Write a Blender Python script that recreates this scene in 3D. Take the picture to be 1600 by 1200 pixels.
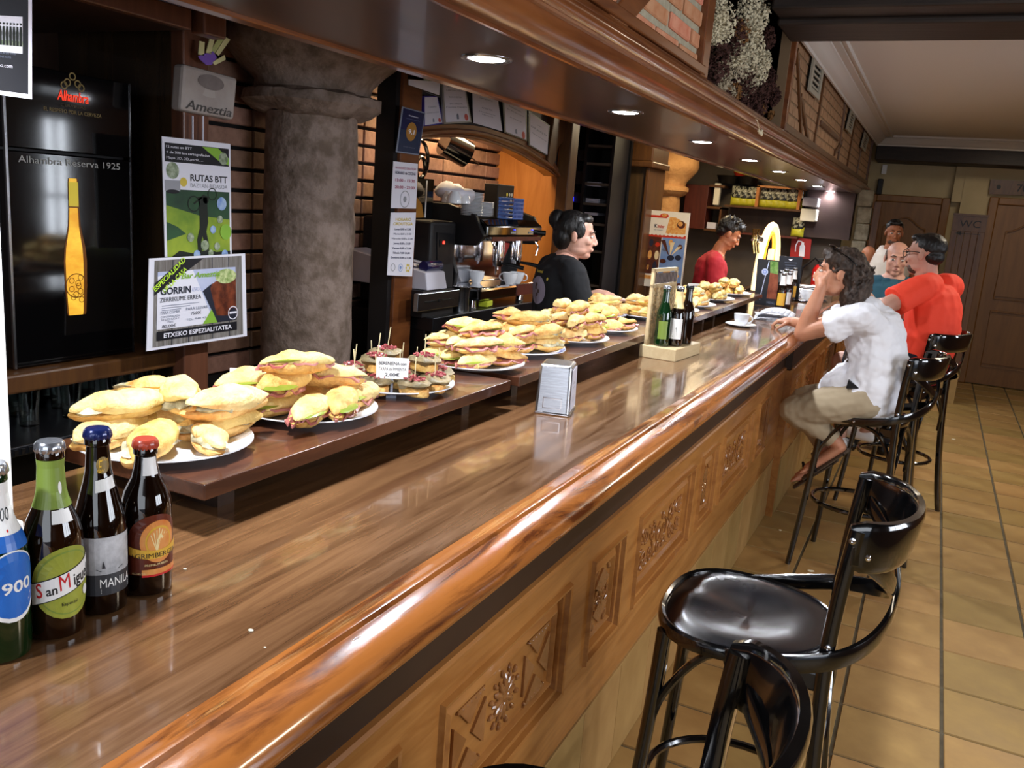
import bpy, bmesh, math, random
from mathutils import Vector, Matrix, noise
import numpy as np
R_=math.radians; PI=math.pi
for o in list(bpy.data.objects): bpy.data.objects.remove(o)
SC=bpy.context.scene; COL=SC.collection
# ---------------------------------------------------------------- camera
FPX=1350.; PITCH=R_(11.96); ROLL=R_(4.41); YAW=R_(-25.2); CAMH=1.66
cam=bpy.data.cameras.new('camera'); cam.sensor_width=36; cam.lens=36*FPX/1600; cam.clip_start=.05; cam.clip_end=100
camo=bpy.data.objects.new('camera',cam); COL.objects.link(camo); SC.camera=camo
_f=Vector((math.sin(YAW)*math.cos(PITCH),math.cos(YAW)*math.cos(PITCH),-math.sin(PITCH)))
_r0=Vector((math.cos(YAW),-math.sin(YAW),0)); _u0=_r0.cross(_f)
_r=math.cos(ROLL)*_r0+math.sin(ROLL)*_u0; _u=-math.sin(ROLL)*_r0+math.cos(ROLL)*_u0
camo.matrix_world=Matrix(((_r.x,_u.x,-_f.x,0),(_r.y,_u.y,-_f.y,0),(_r.z,_u.z,-_f.z,CAMH),(0,0,0,1)))
def A(px,py,x=None,y=None,z=None):
    "point of a real plane (x=, y= or z=) that was measured in the photograph"
    d=_f+(px-800)/FPX*_r-(py-600)/FPX*_u
    t=(z-CAMH)/d.z if z is not None else (x/d.x if x is not None else y/d.y)
    return Vector((0,0,CAMH))+t*d
# ---------------------------------------------------------------- world, lights, exposure
w=bpy.data.worlds.new('world'); SC.world=w; w.use_nodes=True
w.node_tree.nodes['Background'].inputs[0].default_value=(.62,.72,.9,1); w.node_tree.nodes['Background'].inputs[1].default_value=.30
SC.view_settings.view_transform='Standard'; SC.view_settings.look='None'; SC.view_settings.gamma=1; SC.view_settings.exposure=.24
SC.view_settings.use_curve_mapping=False
def light(kind,name,loc,energy,color=(1,1,1),size=.1,sizey=None,rot=(0,0,0),spot=None,blend=.6):
    l=bpy.data.lights.new(name,kind); l.energy=energy; l.color=color
    if kind=='AREA':
        l.shape='DISK' if sizey is None else 'RECTANGLE'; l.size=size
        if sizey: l.size_y=sizey
    else: l.shadow_soft_size=size
    if kind=='SPOT': l.spot_size=R_(spot); l.spot_blend=blend
    o=bpy.data.objects.new(name,l); COL.objects.link(o); o.location=loc; o.rotation_euler=rot; return o
# daylight: window on the right wall and entrance behind the camera (outside the frame)
light('AREA','window_daylight',(2.74,5.70,1.55),26,(.84,.91,1),1.15,.34,(0,R_(90),0))
light('AREA','added_window_daylight',(2.74,2.1,1.6),75,(.86,.91,1),1.15,2.0,(0,R_(90),0))  # unseen window, added to brighten the counter front, stools and notices
light('AREA','entrance_daylight',(.9,-2.6,1.9),48,(.86,.92,1),2.6,2.2,(R_(84),0,R_(10)))
# warm ceiling lamps over the aisle and the back bar
for i,(x,y,e) in enumerate([(1.1,2.4,15),(1.0,6.6,26),(.6,10.0,5)]):
    light('AREA','ceiling_lamp_light',(x,y,2.6),e,(1,.86,.66),.45)
light('AREA','niche_lamp_light',(-2.72,4.9,2.28),19,(1,.74,.42),.25,.9)
light('AREA','back_bar_lamp_light',(-1.9,8.3,2.45),20,(1,.78,.46),.5)
light('AREA','back_bar_column_light',(-2.35,8.3,2.35),1.8,(1,.66,.32),.2)
light('AREA','poster_lamp_light',(-1.95,6.9,2.4),7,(1,.84,.6),.2)
# ---------------------------------------------------------------- helpers
def lin(h):
    h=h.lstrip('#'); c=[int(h[i:i+2],16)/255 for i in (0,2,4)]
    return tuple((v/12.92 if v<=.04045 else ((v+.055)/1.055)**2.4) for v in c)+(1,)
MATS={}
ORD=['leftmost','second from the left','third from the left','fourth from the left','fifth from the left','sixth from the left','seventh from the left','eighth from the left','ninth from the left','tenth from the left','eleventh from the left']
def pxof(p):
    q=Vector(p)-Vector((0,0,CAMH)); return 800+FPX*q.dot(_r)/q.dot(_f)
def autolabel(rows):
    "rows: list of (text, objects); every object of a row is told apart by its order from the left"
    for txt,obs in rows:
        obs=sorted(obs,key=lambda o:pxof(o.location)); n=len(obs)
        for i,o in enumerate(obs): o['label']=txt+(', '+('rightmost' if i==n-1 and n>1 else ORD[min(i,10)]) if n>1 else '')
def mat(name,col,rough=.5,metal=0,spec=.5,col2=None,scale=8,stretch=(1,1,1),detail=4,lo=.35,hi=.65,bump=0,bscale=None,coat=0,emit=0,trans=0,ior=1.45,sss=0,rr=None,alpha=None,kind='noise'):
    if name in MATS: return MATS[name]
    m=bpy.data.materials.new(name); m.use_nodes=True; N=m.node_tree.nodes; L=m.node_tree.links
    b=N['Principled BSDF']; c1=lin(col); b.inputs['Base Color'].default_value=c1
    b.inputs['Roughness'].default_value=rough; b.inputs['Metallic'].default_value=metal
    b.inputs['Specular IOR Level'].default_value=spec; b.inputs['IOR'].default_value=ior
    if coat: b.inputs['Coat Weight'].default_value=coat; b.inputs['Coat Roughness'].default_value=.06
    if trans: b.inputs['Transmission Weight'].default_value=trans
    if sss: b.inputs['Subsurface Weight'].default_value=sss; b.inputs['Subsurface Radius'].default_value=(.02,.008,.004)
    if emit: b.inputs['Emission Color'].default_value=c1; b.inputs['Emission Strength'].default_value=emit
    if alpha is not None: b.inputs['Alpha'].default_value=alpha
    if col2 or bump or rr:
        tc=N.new('ShaderNodeTexCoord'); mp=N.new('ShaderNodeMapping'); mp.inputs['Scale'].default_value=stretch
        L.new(tc.outputs['Object'],mp.inputs[0])
        if kind=='wood':
            # long distorted grain: stretched noise warped into figure
            n0=N.new('ShaderNodeTexNoise'); n0.inputs['Scale'].default_value=scale*.35; n0.inputs['Detail'].default_value=2; L.new(mp.outputs[0],n0.inputs['Vector'])
            mx=N.new('ShaderNodeMixRGB'); mx.inputs[0].default_value=.35; L.new(mp.outputs[0],mx.inputs[1]); L.new(n0.outputs['Color'],mx.inputs[2])
            n=N.new('ShaderNodeTexNoise'); n.inputs['Scale'].default_value=scale; n.inputs['Detail'].default_value=detail; n.inputs['Roughness'].default_value=.65; n.inputs['Distortion'].default_value=.6
            L.new(mx.outputs[0],n.inputs['Vector'])
        elif kind=='voronoi':
            n=N.new('ShaderNodeTexVoronoi'); n.inputs['Scale'].default_value=scale; L.new(mp.outputs[0],n.inputs['Vector'])
        else:
            n=N.new('ShaderNodeTexNoise'); n.inputs['Scale'].default_value=scale; n.inputs['Detail'].default_value=detail; n.inputs['Roughness'].default_value=.6
            L.new(mp.outputs[0],n.inputs['Vector'])
        fac=n.outputs[0]
        if col2:
            r=N.new('ShaderNodeValToRGB'); r.color_ramp.elements[0].position=lo; r.color_ramp.elements[1].position=hi
            r.color_ramp.elements[0].color=c1; r.color_ramp.elements[1].color=lin(col2)
            L.new(fac,r.inputs[0]); L.new(r.outputs[0],b.inputs['Base Color'])
        if rr:
            q=N.new('ShaderNodeMapRange'); q.inputs['From Min'].default_value=.3; q.inputs['From Max'].default_value=.7
            q.inputs['To Min'].default_value=rr[0]; q.inputs['To Max'].default_value=rr[1]; L.new(fac,q.inputs[0]); L.new(q.outputs[0],b.inputs['Roughness'])
        if bump:
            bn=N.new('ShaderNodeBump'); bn.inputs['Strength'].default_value=bump; bn.inputs['Distance'].default_value=.01
            if bscale:
                n2=N.new('ShaderNodeTexNoise'); n2.inputs['Scale'].default_value=bscale; n2.inputs['Detail'].default_value=5; L.new(mp.outputs[0],n2.inputs['Vector']); fac=n2.outputs[0]
            L.new(fac,bn.inputs['Height']); L.new(bn.outputs[0],b.inputs['Normal'])
    MATS[name]=m; return m
def obrand(m,amt=.12,hue=.01):
    "vary a shared material a little per object"
    N=m.node_tree.nodes; L=m.node_tree.links; b=N['Principled BSDF']; oi=N.new('ShaderNodeObjectInfo'); hs=N.new('ShaderNodeHueSaturation')
    mr=N.new('ShaderNodeMapRange'); mr.inputs['To Min'].default_value=1-amt; mr.inputs['To Max'].default_value=1+amt; L.new(oi.outputs['Random'],mr.inputs[0]); L.new(mr.outputs[0],hs.inputs['Value'])
    mh=N.new('ShaderNodeMapRange'); mh.inputs['To Min'].default_value=.5+hue; mh.inputs['To Max'].default_value=.5-hue; L.new(oi.outputs['Random'],mh.inputs[0]); L.new(mh.outputs[0],hs.inputs['Hue'])
    s=b.inputs['Base Color']
    if s.is_linked: L.new(s.links[0].from_socket,hs.inputs['Color'])
    else: hs.inputs['Color'].default_value=s.default_value
    L.new(hs.outputs[0],s)
class MB:
    "mesh builder; off is subtracted so a thing's parts are stored about its own base"
    def __init__(s,off=(0,0,0),rotz=0): s.v=[]; s.f=[]; s.off=Vector(off); s.c=math.cos(-rotz); s.s=math.sin(-rotz)
    def P(s,p):
        p=Vector(p)-s.off
        s.v.append((p.x*s.c-p.y*s.s,p.x*s.s+p.y*s.c,p.z)); return len(s.v)-1
    def poly(s,pts): s.f.append([s.P(p) for p in pts])
    def hexa(s,b,t):
        "b, t: 4 bottom and 4 top corners, counterclockwise seen from the top"
        i=[s.P(p) for p in list(b)+list(t)]
        for q in ((3,2,1,0),(4,5,6,7),(0,1,5,4),(1,2,6,5),(2,3,7,6),(3,0,4,7)): s.f.append([i[k] for k in q])
        return s
    def box(s,x0,y0,z0,x1,y1,z1):
        return s.hexa([(x0,y0,z0),(x1,y0,z0),(x1,y1,z0),(x0,y1,z0)],[(x0,y0,z1),(x1,y0,z1),(x1,y1,z1),(x0,y1,z1)])
    def cbox(s,c,h,rz=0,rx=0,ry=0):
        M=Matrix.Rotation(rz,3,'Z')@Matrix.Rotation(ry,3,'Y')@Matrix.Rotation(rx,3,'X'); c=Vector(c); h=Vector(h)
        g=lambda a,b_,z: c+M@Vector((a*h.x,b_*h.y,z*h.z))
        return s.hexa([g(-1,-1,-1),g(1,-1,-1),g(1,1,-1),g(-1,1,-1)],[g(-1,-1,1),g(1,-1,1),g(1,1,1),g(-1,1,1)])
    def lathe(s,prof,n=24,c=(0,0,0),ax=None,wob=None,cap=True):
        "prof: (r,z) from bottom to top"
        c=Vector(c); M=Matrix.Identity(3)
        if ax is not None: M=Vector((0,0,1)).rotation_difference(Vector(ax).normalized()).to_matrix()
        rings=[]
        for (r,z) in prof:
            if r<1e-5: rings.append([s.P(c+M@Vector((0,0,z)))]); continue
            ring=[]
            for k in range(n):
                a=2*PI*k/n; rr=r if wob is None else r*wob(a,z)
                ring.append(s.P(c+M@Vector((rr*math.cos(a),rr*math.sin(a),z))))
            rings.append(ring)
        for a,b in zip(rings,rings[1:]):
            for k in range(n):
                k2=(k+1)%n
                if len(a)==1 and len(b)==1: break
                if len(a)==1: s.f.append([a[0],b[k2],b[k]])
                elif len(b)==1: s.f.append([a[k],a[k2],b[0]])
                else: s.f.append([a[k],a[k2],b[k2],b[k]])
        if cap:
            if len(rings[0])>1: s.f.append(rings[0][::-1])
            if len(rings[-1])>1: s.f.append(rings[-1])
        return s
    def tube(s,pts,r,n=8,closed=False,flat=None,up=None):
        "swept tube; r number or list; flat=(a,b) half sizes of a rounded flat section whose a axis leans to 'up'"
        pts=[Vector(p) for p in pts]; m=len(pts); rs=r if isinstance(r,(list,tuple)) else [r]*m
        rings=[]; prev=None
        for i,p in enumerate(pts):
            if closed: t=(pts[(i+1)%m]-pts[(i-1)%m])
            else: t=pts[min(i+1,m-1)]-pts[max(i-1,0)]
            t.normalize()
            if up is not None:
                u=Vector(up[i] if isinstance(up,list) else up); u=(u-u.dot(t)*t)
                if u.length<1e-4: u=t.orthogonal()
                u.normalize()
            elif prev is None: u=t.orthogonal().normalized()
            else: u=(prev-prev.dot(t)*t).normalized()
            prev=u; v=t.cross(u); ring=[]
            for k in range(n):
                a=2*PI*(k+.5)/n; ca,sa=math.cos(a),math.sin(a)
                if flat:
                    e=.45; ca=math.copysign(abs(ca)**e,ca); sa=math.copysign(abs(sa)**e,sa); q=rs[i]
                    ring.append(s.P(p+u*(flat[0]*q*ca)+v*(flat[1]*q*sa)))
                else: ring.append(s.P(p+u*(rs[i]*ca)+v*(rs[i]*sa)))
            rings.append(ring)
        seq=list(zip(rings,rings[1:]))+([(rings[-1],rings[0])] if closed else [])
        for a,b in seq:
            for k in range(n): s.f.append([a[k],a[(k+1)%n],b[(k+1)%n],b[k]])
        if not closed: s.f.append(rings[0][::-1]); s.f.append(rings[-1])
        return s
    def ell(s,c,r,n=16,m=10,M=None,fn=None):
        c=Vector(c); r=Vector(r) if not isinstance(r,(int,float)) else Vector((r,r,r)); rings=[]
        for j in range(m+1):
            t=-PI/2+PI*j/m; ring=[]
            for k in range(1 if j in (0,m) else n):
                a=2*PI*k/n; d=Vector((math.cos(a)*math.cos(t),math.sin(a)*math.cos(t),math.sin(t)))
                p=Vector((d.x*r.x,d.y*r.y,d.z*r.z))
                if fn: p=fn(p,d)
                if M is not None: p=M@p
                ring.append(s.P(c+p))
            rings.append(ring)
        for a,b in zip(rings,rings[1:]):
            for k in range(n):
                k2=(k+1)%n
                if len(a)==1: s.f.append([a[0],b[k2],b[k]])
                elif len(b)==1: s.f.append([a[k],a[k2],b[0]])
                else: s.f.append([a[k],a[k2],b[k2],b[k]])
        return s
    def cap(s,p0,r0,p1,r1,n=12,side=None,q=1.):
        "tapered capsule; side=(vector) widens the section by q along that vector"
        p0=Vector(p0); p1=Vector(p1); t=p1-p0; L=t.length
        t=t.normalized() if L>1e-6 else Vector((0,0,1))
        u=Vector(side) if side is not None else t.orthogonal(); u=(u-u.dot(t)*t)
        u=u.normalized() if u.length>1e-5 else t.orthogonal().normalized(); v=t.cross(u); rings=[]
        st=[(p0,r0,a) for a in (-90,-60,-30,0)]+[(p1,r1,a) for a in (0,30,60,90)]
        for (p,r,a) in st:
            a=R_(a); c=p+t*(r*math.sin(a)); rr=r*math.cos(a)
            if rr<1e-6: rings.append([s.P(c)]); continue
            rings.append([s.P(c+u*(rr*q*math.cos(2*PI*k/n))+v*(rr*math.sin(2*PI*k/n))) for k in range(n)])
        for a,b in zip(rings,rings[1:]):
            for k in range(n):
                k2=(k+1)%n
                if len(a)==1: s.f.append([a[0],b[k2],b[k]])
                elif len(b)==1: s.f.append([a[k],a[k2],b[0]])
                else: s.f.append([a[k],a[k2],b[k2],b[k]])
        return s
    def prism(s,pts,vec):
        "planar outline extruded by vec"
        a=[s.P(p) for p in pts]; b=[s.P(Vector(p)+Vector(vec)) for p in pts]; n=len(pts)
        s.f.append(a[::-1]); s.f.append(b)
        for k in range(n): s.f.append([a[k],a[(k+1)%n],b[(k+1)%n],b[k]])
        return s
    def sweep_y(s,prof,y0,y1):
        "closed xz profile swept along y"
        return s.prism([(x,y0,z) for x,z in prof],(0,y1-y0,0))
    def build(s,name,m,parent=None,smooth=False,bevel=0,seg=2,kind=None,label=None,fix=True):
        me=bpy.data.meshes.new(name); me.from_pydata(s.v,[],s.f); me.materials.append(m)
        if fix:
            bm=bmesh.new(); bm.from_mesh(me); bmesh.ops.recalc_face_normals(bm,faces=bm.faces); bm.to_mesh(me); bm.free()
        if smooth:
            me.polygons.foreach_set('use_smooth',[True]*len(me.polygons))
            try: me.set_sharp_from_angle(angle=R_(42))
            except Exception: pass
        o=bpy.data.objects.new(name,me); COL.objects.link(o)
        if parent is not None: o.parent=parent
        if bevel:
            b=o.modifiers.new('bevel','BEVEL'); b.width=bevel; b.segments=seg; b.limit_method='ANGLE'; b.angle_limit=R_(40)
        if kind: o['kind']=kind
        if label: o['label']=label
        return o
def thing(name,label,cat,loc=(0,0,0),rz=0,group=None):
    o=bpy.data.objects.new(name,None); COL.objects.link(o); o.empty_display_size=.05
    o.location=loc; o.rotation_euler=(0,0,rz); o['label']=label; o['category']=cat
    if group: o['group']=group
    return o
def tag(o,label,cat,group=None):
    o['label']=label; o['category']=cat
    if group: o['group']=group
    return o
def struct(o): o['kind']='structure'; return o
KIDS={}
def copy_tree(o,parent=None):
    c=o.copy(); COL.objects.link(c)
    if parent is not None: c.parent=parent
    for ch in list(o.children): copy_tree(ch,c)
    return c
def dup(o,loc,rz=0,label=None,scale=None,group=None,rot=None):
    c=copy_tree(o); c.location=loc; c.rotation_euler=rot if rot else (0,0,rz)
    if label: c['label']=label
    if scale: c.scale=scale if not isinstance(scale,(int,float)) else (scale,)*3
    if group: c['group']=group
    return c
# flat print: letters and shapes laid on a mapped sheet
_TC={}
def glyphs(txt,bold=0,shear=0):
    bold=0 if ('M' in txt or 'W' in txt) else min(bold,.02)
    k=(txt,bold,shear)
    if k in _TC: return _TC[k]
    cu=bpy.data.curves.new('t','FONT'); cu.body=txt; cu.size=1; cu.offset=bold; cu.shear=shear; cu.resolution_u=3
    ob=bpy.data.objects.new('t',cu); COL.objects.link(ob); dg=bpy.context.evaluated_depsgraph_get(); dg.update()
    me=bpy.data.meshes.new_from_object(ob.evaluated_get(dg)); vs=[(v.co.x,v.co.y) for v in me.vertices]; fs=[list(p.vertices) for p in me.polygons]
    bpy.data.objects.remove(ob); bpy.data.curves.remove(cu); bpy.data.meshes.remove(me)
    xs=[v[0] for v in vs] or [0,1]; x0,x1=min(xs),max(xs); _TC[k]=(vs,fs,x0,x1); return _TC[k]
class Sheet:
    "P(u,v,d) maps sheet coordinates (0..1, v up) and height d above the sheet to space"
    def __init__(s,P,asp=1.,off=(0,0,0),rz=0): s.Pm=P; s.off=off; s.rz=rz; s.L={}; s.asp=asp
    def mb(s,m):
        if m not in s.L: s.L[m]=MB(s.off,s.rz)
        return s.L[m]
    def rect(s,m,u0,v0,u1,v1,d=1,nu=1):
        b=s.mb(m)
        for i in range(nu):
            a=u0+(u1-u0)*i/nu; c=u0+(u1-u0)*(i+1)/nu; b.poly([s.Pm(a,v0,d),s.Pm(c,v0,d),s.Pm(c,v1,d),s.Pm(a,v1,d)])
    def shape(s,m,pts,d=1): s.mb(m).poly([s.Pm(u,v,d) for u,v in pts])
    def disc(s,m,u,v,r,d=1,n=20,r2=None,sq=None):
        a=(sq or s.asp); s.shape(m,[(u+r*math.cos(2*PI*k/n),v+(r2 or r*a)*math.sin(2*PI*k/n)) for k in range(n)],d)
    def ring(s,m,u,v,r,w,d=1,n=24):
        b=s.mb(m)
        for k in range(n):
            a0,a1=2*PI*k/n,2*PI*(k+1)/n; q=lambda rr,a:s.Pm(u+rr*math.cos(a),v+rr*s.asp*math.sin(a),d); b.poly([q(r,a0),q(r,a1),q(r-w,a1),q(r-w,a0)])
    def line(s,m,pts,wd,d=1):
        for (a,b) in zip(pts,pts[1:]):
            t=Vector((b[0]-a[0],(b[1]-a[1])/s.asp)); t.normalize(); n=Vector((-t.y,t.x))*wd/2
            s.shape(m,[(a[0]+n.x,a[1]+n.y*s.asp),(a[0]-n.x,a[1]-n.y*s.asp),(b[0]-n.x,b[1]-n.y*s.asp),(b[0]+n.x,b[1]+n.y*s.asp)],d)
    def text(s,m,t,u,v,h,width=None,align='c',d=2,rot=0,bold=0,shear=0):
        "h = cap height in v units; width = total width in u units"
        vs,fs,x0,x1=glyphs(t,bold,shear); k=h/.70; ku=k/s.asp
        if width: ku=width/(x1-x0)
        w_=(x1-x0)*ku; sx={'c':-w_/2,'l':0,'r':-w_}[align]; b=s.mb(m); c,sn=math.cos(rot),math.sin(rot)
        idx=[]
        for (x,y) in vs:
            U=(x-x0)*ku+sx; V=y*k
            if rot: U,V=U*c-V/s.asp*sn,(U*sn*s.asp+V*c)
            idx.append(b.P(s.Pm(u+U,v+V,d)))
        for f in fs: b.f.append([idx[i] for i in f])
    def build(s,parent,names=None):
        for i,(m,b) in enumerate(s.L.items()):
            if b.f: b.build((names or {}).get(m,'print'),MATS[m],parent,fix=False)
def quadP(c,nrm,step=.0006):
    tl,tr,br,bl=[Vector(q) for q in c]; nrm=Vector(nrm).normalized()
    return lambda u,v,d:(bl*(1-u)*(1-v)+br*u*(1-v)+tl*(1-u)*v+tr*u*v)+nrm*(d*step)
def card(name,label,cat,corners,nrm,paper='paper',thick=.003,parent=None,group=None,body='sheet',bevel=0):
    "thin rectangular card; corners tl,tr,br,bl in space; returns (thing, Sheet)"
    c=[Vector(q) for q in corners]; base=(c[2]+c[3])/2
    t=thing(name,label,cat,base,0,group) if parent is None else parent
    off=base if parent is None else parent.location
    n=Vector(nrm).normalized(); b=MB(off); b.prism([c[3],c[2],c[1],c[0]],-n*thick)
    b.build(body,MATS[paper],t,bevel=bevel)
    asp=((c[1]-c[0]).length+(c[2]-c[3]).length)/((c[0]-c[3]).length+(c[1]-c[2]).length)
    return t,Sheet(quadP(c,n),asp,off)
def remesh(o,vox,smooth=4,fac=.5):
    m=o.modifiers.new('r','REMESH'); m.mode='VOXEL'; m.voxel_size=vox; m.use_smooth_shade=True
    if smooth: q=o.modifiers.new('s','SMOOTH'); q.iterations=smooth; q.factor=fac
    dg=bpy.context.evaluated_depsgraph_get(); dg.update(); me=bpy.data.meshes.new_from_object(o.evaluated_get(dg))
    o.modifiers.clear(); old=o.data; mt=list(old.materials); o.data=me; me.materials.clear()
    for k in mt: me.materials.append(k)
    bpy.data.meshes.remove(old); me.polygons.foreach_set('use_smooth',[True]*len(me.polygons)); return o
def noisy(o,amp,freq,seed=0,along=None):
    me=o.data; n=len(me.vertices); no=[v.normal.copy() for v in me.vertices]
    for v,nn in zip(me.vertices,no):
        k=noise.fractal(Vector(v.co)*freq+Vector((seed,seed*.7,0)),.8,2.1,3); v.co+=nn*(k*amp)
    me.update()
# ---------------------------------------------------------------- materials
mat('counter_wood','5a3c26',.16,spec=.6,col2='7f5a3a',scale=4.5,stretch=(13,.8,9),detail=8,lo=.36,hi=.64,kind='wood',coat=.6,rr=(.10,.26))
mat('edge_wood','5c2c10',.2,spec=.6,col2='b06a30',scale=3.2,stretch=(11,1.2,7),detail=8,lo=.36,hi=.52,kind='wood',coat=.8,bump=.12)
mat('panel_wood','965f2c',.28,spec=.5,col2='b27a40',scale=4,stretch=(6,1,9),detail=6,kind='wood',coat=.25)
mat('carved_wood','8c5a2e',.2,spec=.6,col2='a06c40',scale=14,detail=4,coat=.5)
mat('under_wood','331f10',.5,col2='382210',scale=4,stretch=(6,1,9),kind='wood')  # wood kept extra dark: the moulding's shade on the apron is in its colour
mat('shelf_wood','402418',.26,spec=.5,col2='5f3824',scale=4,stretch=(9,1,9),detail=6,kind='wood',coat=.3)
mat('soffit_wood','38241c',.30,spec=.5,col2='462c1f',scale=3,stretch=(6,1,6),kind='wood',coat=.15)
mat('cornice_wood','5e3218',.28,spec=.5,col2='7e4a26',scale=3,stretch=(8,1,8),kind='wood',coat=.5)
mat('dark_wood','2a180f',.42,col2='3b2618',scale=4,stretch=(8,8,1),kind='wood')
mat('brown_wood','4d2f1a',.38,col2='63401f',scale=4,stretch=(8,8,1),kind='wood')
mat('orange_wood','b06c30',.42,col2='c47f3e',scale=3,stretch=(6,6,.8),kind='wood')
mat('door_wood','785025',.40,col2='875d2e',scale=3,stretch=(8,8,1),kind='wood')
mat('beam_wood','1c130d',.6,col2='2c2018',scale=5,stretch=(1,8,8),kind='wood',bump=.2)
mat('cabinet_red','4b1c12',.45,col2='5c2619',scale=4,stretch=(8,8,1),kind='wood')
mat('floor_tile','957444',.42,spec=.4,col2='ab8a54',scale=5,detail=5,bump=.08,rr=(.34,.55)); obrand(MATS['floor_tile'],.14,.008)
mat('grout','4e4638',.8,col2='625a48',scale=20)
mat('skirt_tile','9a7848',.38,col2='ae8c58',scale=5); obrand(MATS['skirt_tile'],.1,.006)
mat('wall_brick','8a6655',.75,col2='a07a66',scale=26,detail=6,bump=.3); obrand(MATS['wall_brick'],.14,.008)
mat('brick_joint','120d0b',.9)
mat('fascia_brick','b26a4a',.8,col2='c98f70',scale=22,detail=6,bump=.3,lo=.3,hi=.7); obrand(MATS['fascia_brick'],.14,.012)
mat('mortar','8d8672',.9,col2='a49c86',scale=40,bump=.3)
mat('tan_brick','8a6a4c',.8,col2='9c7b5a',scale=18,bump=.25); obrand(MATS['tan_brick'],.10,.006)
mat('tan_mortar','7d6449',.9)
mat('ceiling_white','c9c4bd',.85); mat('cream_wall','b9a883',.85,col2='c2b28e',scale=3)
mat('dark_wall','3a2622',.6,col2='43302a',scale=3)
mat('grey_brown','4b4036',.6,col2='554a3f',scale=3)
mat('stone','a08c80',.9,col2='786658',scale=12,detail=8,lo=.4,hi=.62,bump=.9,bscale=38)
mat('stone_light','b98d5c',.9,col2='a3764a',scale=9,detail=8,bump=.8,bscale=30)
mat('stone_grey','77705f',.9,col2='a09a86',scale=12,detail=8,bump=.9,bscale=30)
mat('plaster','9a9484',.9)
mat('black','08080a',.4); mat('black_gloss','060607',.07,spec=.6,coat=.5); mat('near_black','141214',.5)
mat('white','f2f2f2',.4); mat('paper','e9e6f0',.55); mat('paper_shade','cfccd8',.6); mat('ivory','e8e2cf',.5)
mat('steel','b8b8bc',.24,metal=1,col2='a5a5aa',scale=30,stretch=(1,1,12)); mat('chrome','d8d8dc',.08,metal=1); mat('dark_steel','3c3d42',.32,metal=.9)
mat('porcelain','eef0f4',.12,spec=.6,coat=.4)
mat('led','f4f6ff',.3,emit=40); mat('red_led','ff2a20',.3,emit=6); mat('blue_led','2030ff',.3,emit=8)
mat('black_lacquer','050506',.10,spec=.7,coat=1,col2='09090b',scale=4,rr=(.08,.2))
mat('glass','e8f2f0',.02,trans=1,ior=1.45)
# ---------------------------------------------------------------- floor
TX0=-.707; TPX=.3265; TPY=.332; TY0=3.07-3*.332
b=MB(); b.box(-3.3,-3,-.05,3,11.6,-.006); struct(b.build('floor',MATS['grout']))
flo=bpy.data.objects['floor']
tb=MB(); g=.006
tb.hexa([(g,g,-.006),(TPX-g,g,-.006),(TPX-g,TPY-g,-.006),(g,TPY-g,-.006)],[(g+.002,g+.002,.0),(TPX-g-.002,g+.002,.0),(TPX-g-.002,TPY-g-.002,.0),(g+.002,TPY-g-.002,.0)])
t0=tb.build('tile',MATS['floor_tile'],flo,bevel=0); t0.location=(TX0,TY0,0)
rnd=random.Random(4)
for i in range(9):
    for j in range(28):
        if i==0 and j==0: continue
        o=t0.copy(); COL.objects.link(o); o.parent=flo; o.location=(TX0+i*TPX,TY0+j*TPY,rnd.uniform(-.0006,.0006))
rest=MB()
for i in range(-8,12):
    for j in range(-15,28):
        if 0<=i<9 and 0<=j: continue
        x,y=TX0+i*TPX,TY0+j*TPY
        if x>2.9 or x<-3.2 or y<-3: continue
        rest.hexa([(x+g,y+g,-.006),(x+TPX-g,y+g,-.006),(x+TPX-g,y+TPY-g,-.006),(x+g,y+TPY-g,-.006)],[(x+g,y+g,0),(x+TPX-g,y+g,0),(x+TPX-g,y+TPY-g,0),(x+g,y+TPY-g,0)])
rest.build('tile_field',MATS['floor_tile'],flo,kind='stuff')
# ---------------------------------------------------------------- ceiling, beams, walls
b=MB(); b.box(-.82,4.4,2.66,3,10.8,2.72); struct(b.build('ceiling',MATS['ceiling_white']))
b=MB(); b.box(-3.3,-3,2.72,3,4.4,2.80); b.box(-3.3,4.4,2.72,-.82,11.6,2.8); b.box(-.82,10.8,2.72,3,11.6,2.8); o=b.build('ceiling_boards',MATS['beam_wood']); struct(o)
def beam(y0,y1,z0,step=0):
    b=MB(); b.box(-.79,y0,z0,3,y1,2.72)
    if step: b.box(-.79,y0+step,z0-.03,3,y1,z0)
    return tag(b.build('ceiling_beam',MATS['beam_wood'],bevel=.01),'','beam','x')
o=beam(3.95,4.5,2.53,.17); o['label']='wide stepped dark ceiling beam above the stools, nearer of the two'; del o['group']
o=beam(10.72,11.25,2.41); o['label']='dark ceiling beam at the far end of the white ceiling above the doors'; del o['group']
cr=[(-.82,2.66),(-.79,2.56),(-.778,2.56),(-.774,2.575),(-.755,2.583),(-.735,2.600),(-.715,2.625),(-.70,2.632),(-.698,2.640),(-.655,2.640),(-.652,2.648),(-.64,2.640),(-.625,2.640),(-.620,2.66)]
b=MB(); b.sweep_y(cr,4.5,10.72); struct(b.build('trim_1',MATS['ceiling_white'],smooth=True))
b=MB(); b.prism([(-.8,10.72+(-.82-x)-.0,z) for x,z in cr],(3.6,0,0)); struct(b.build('trim_2',MATS['ceiling_white'],smooth=True))
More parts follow.
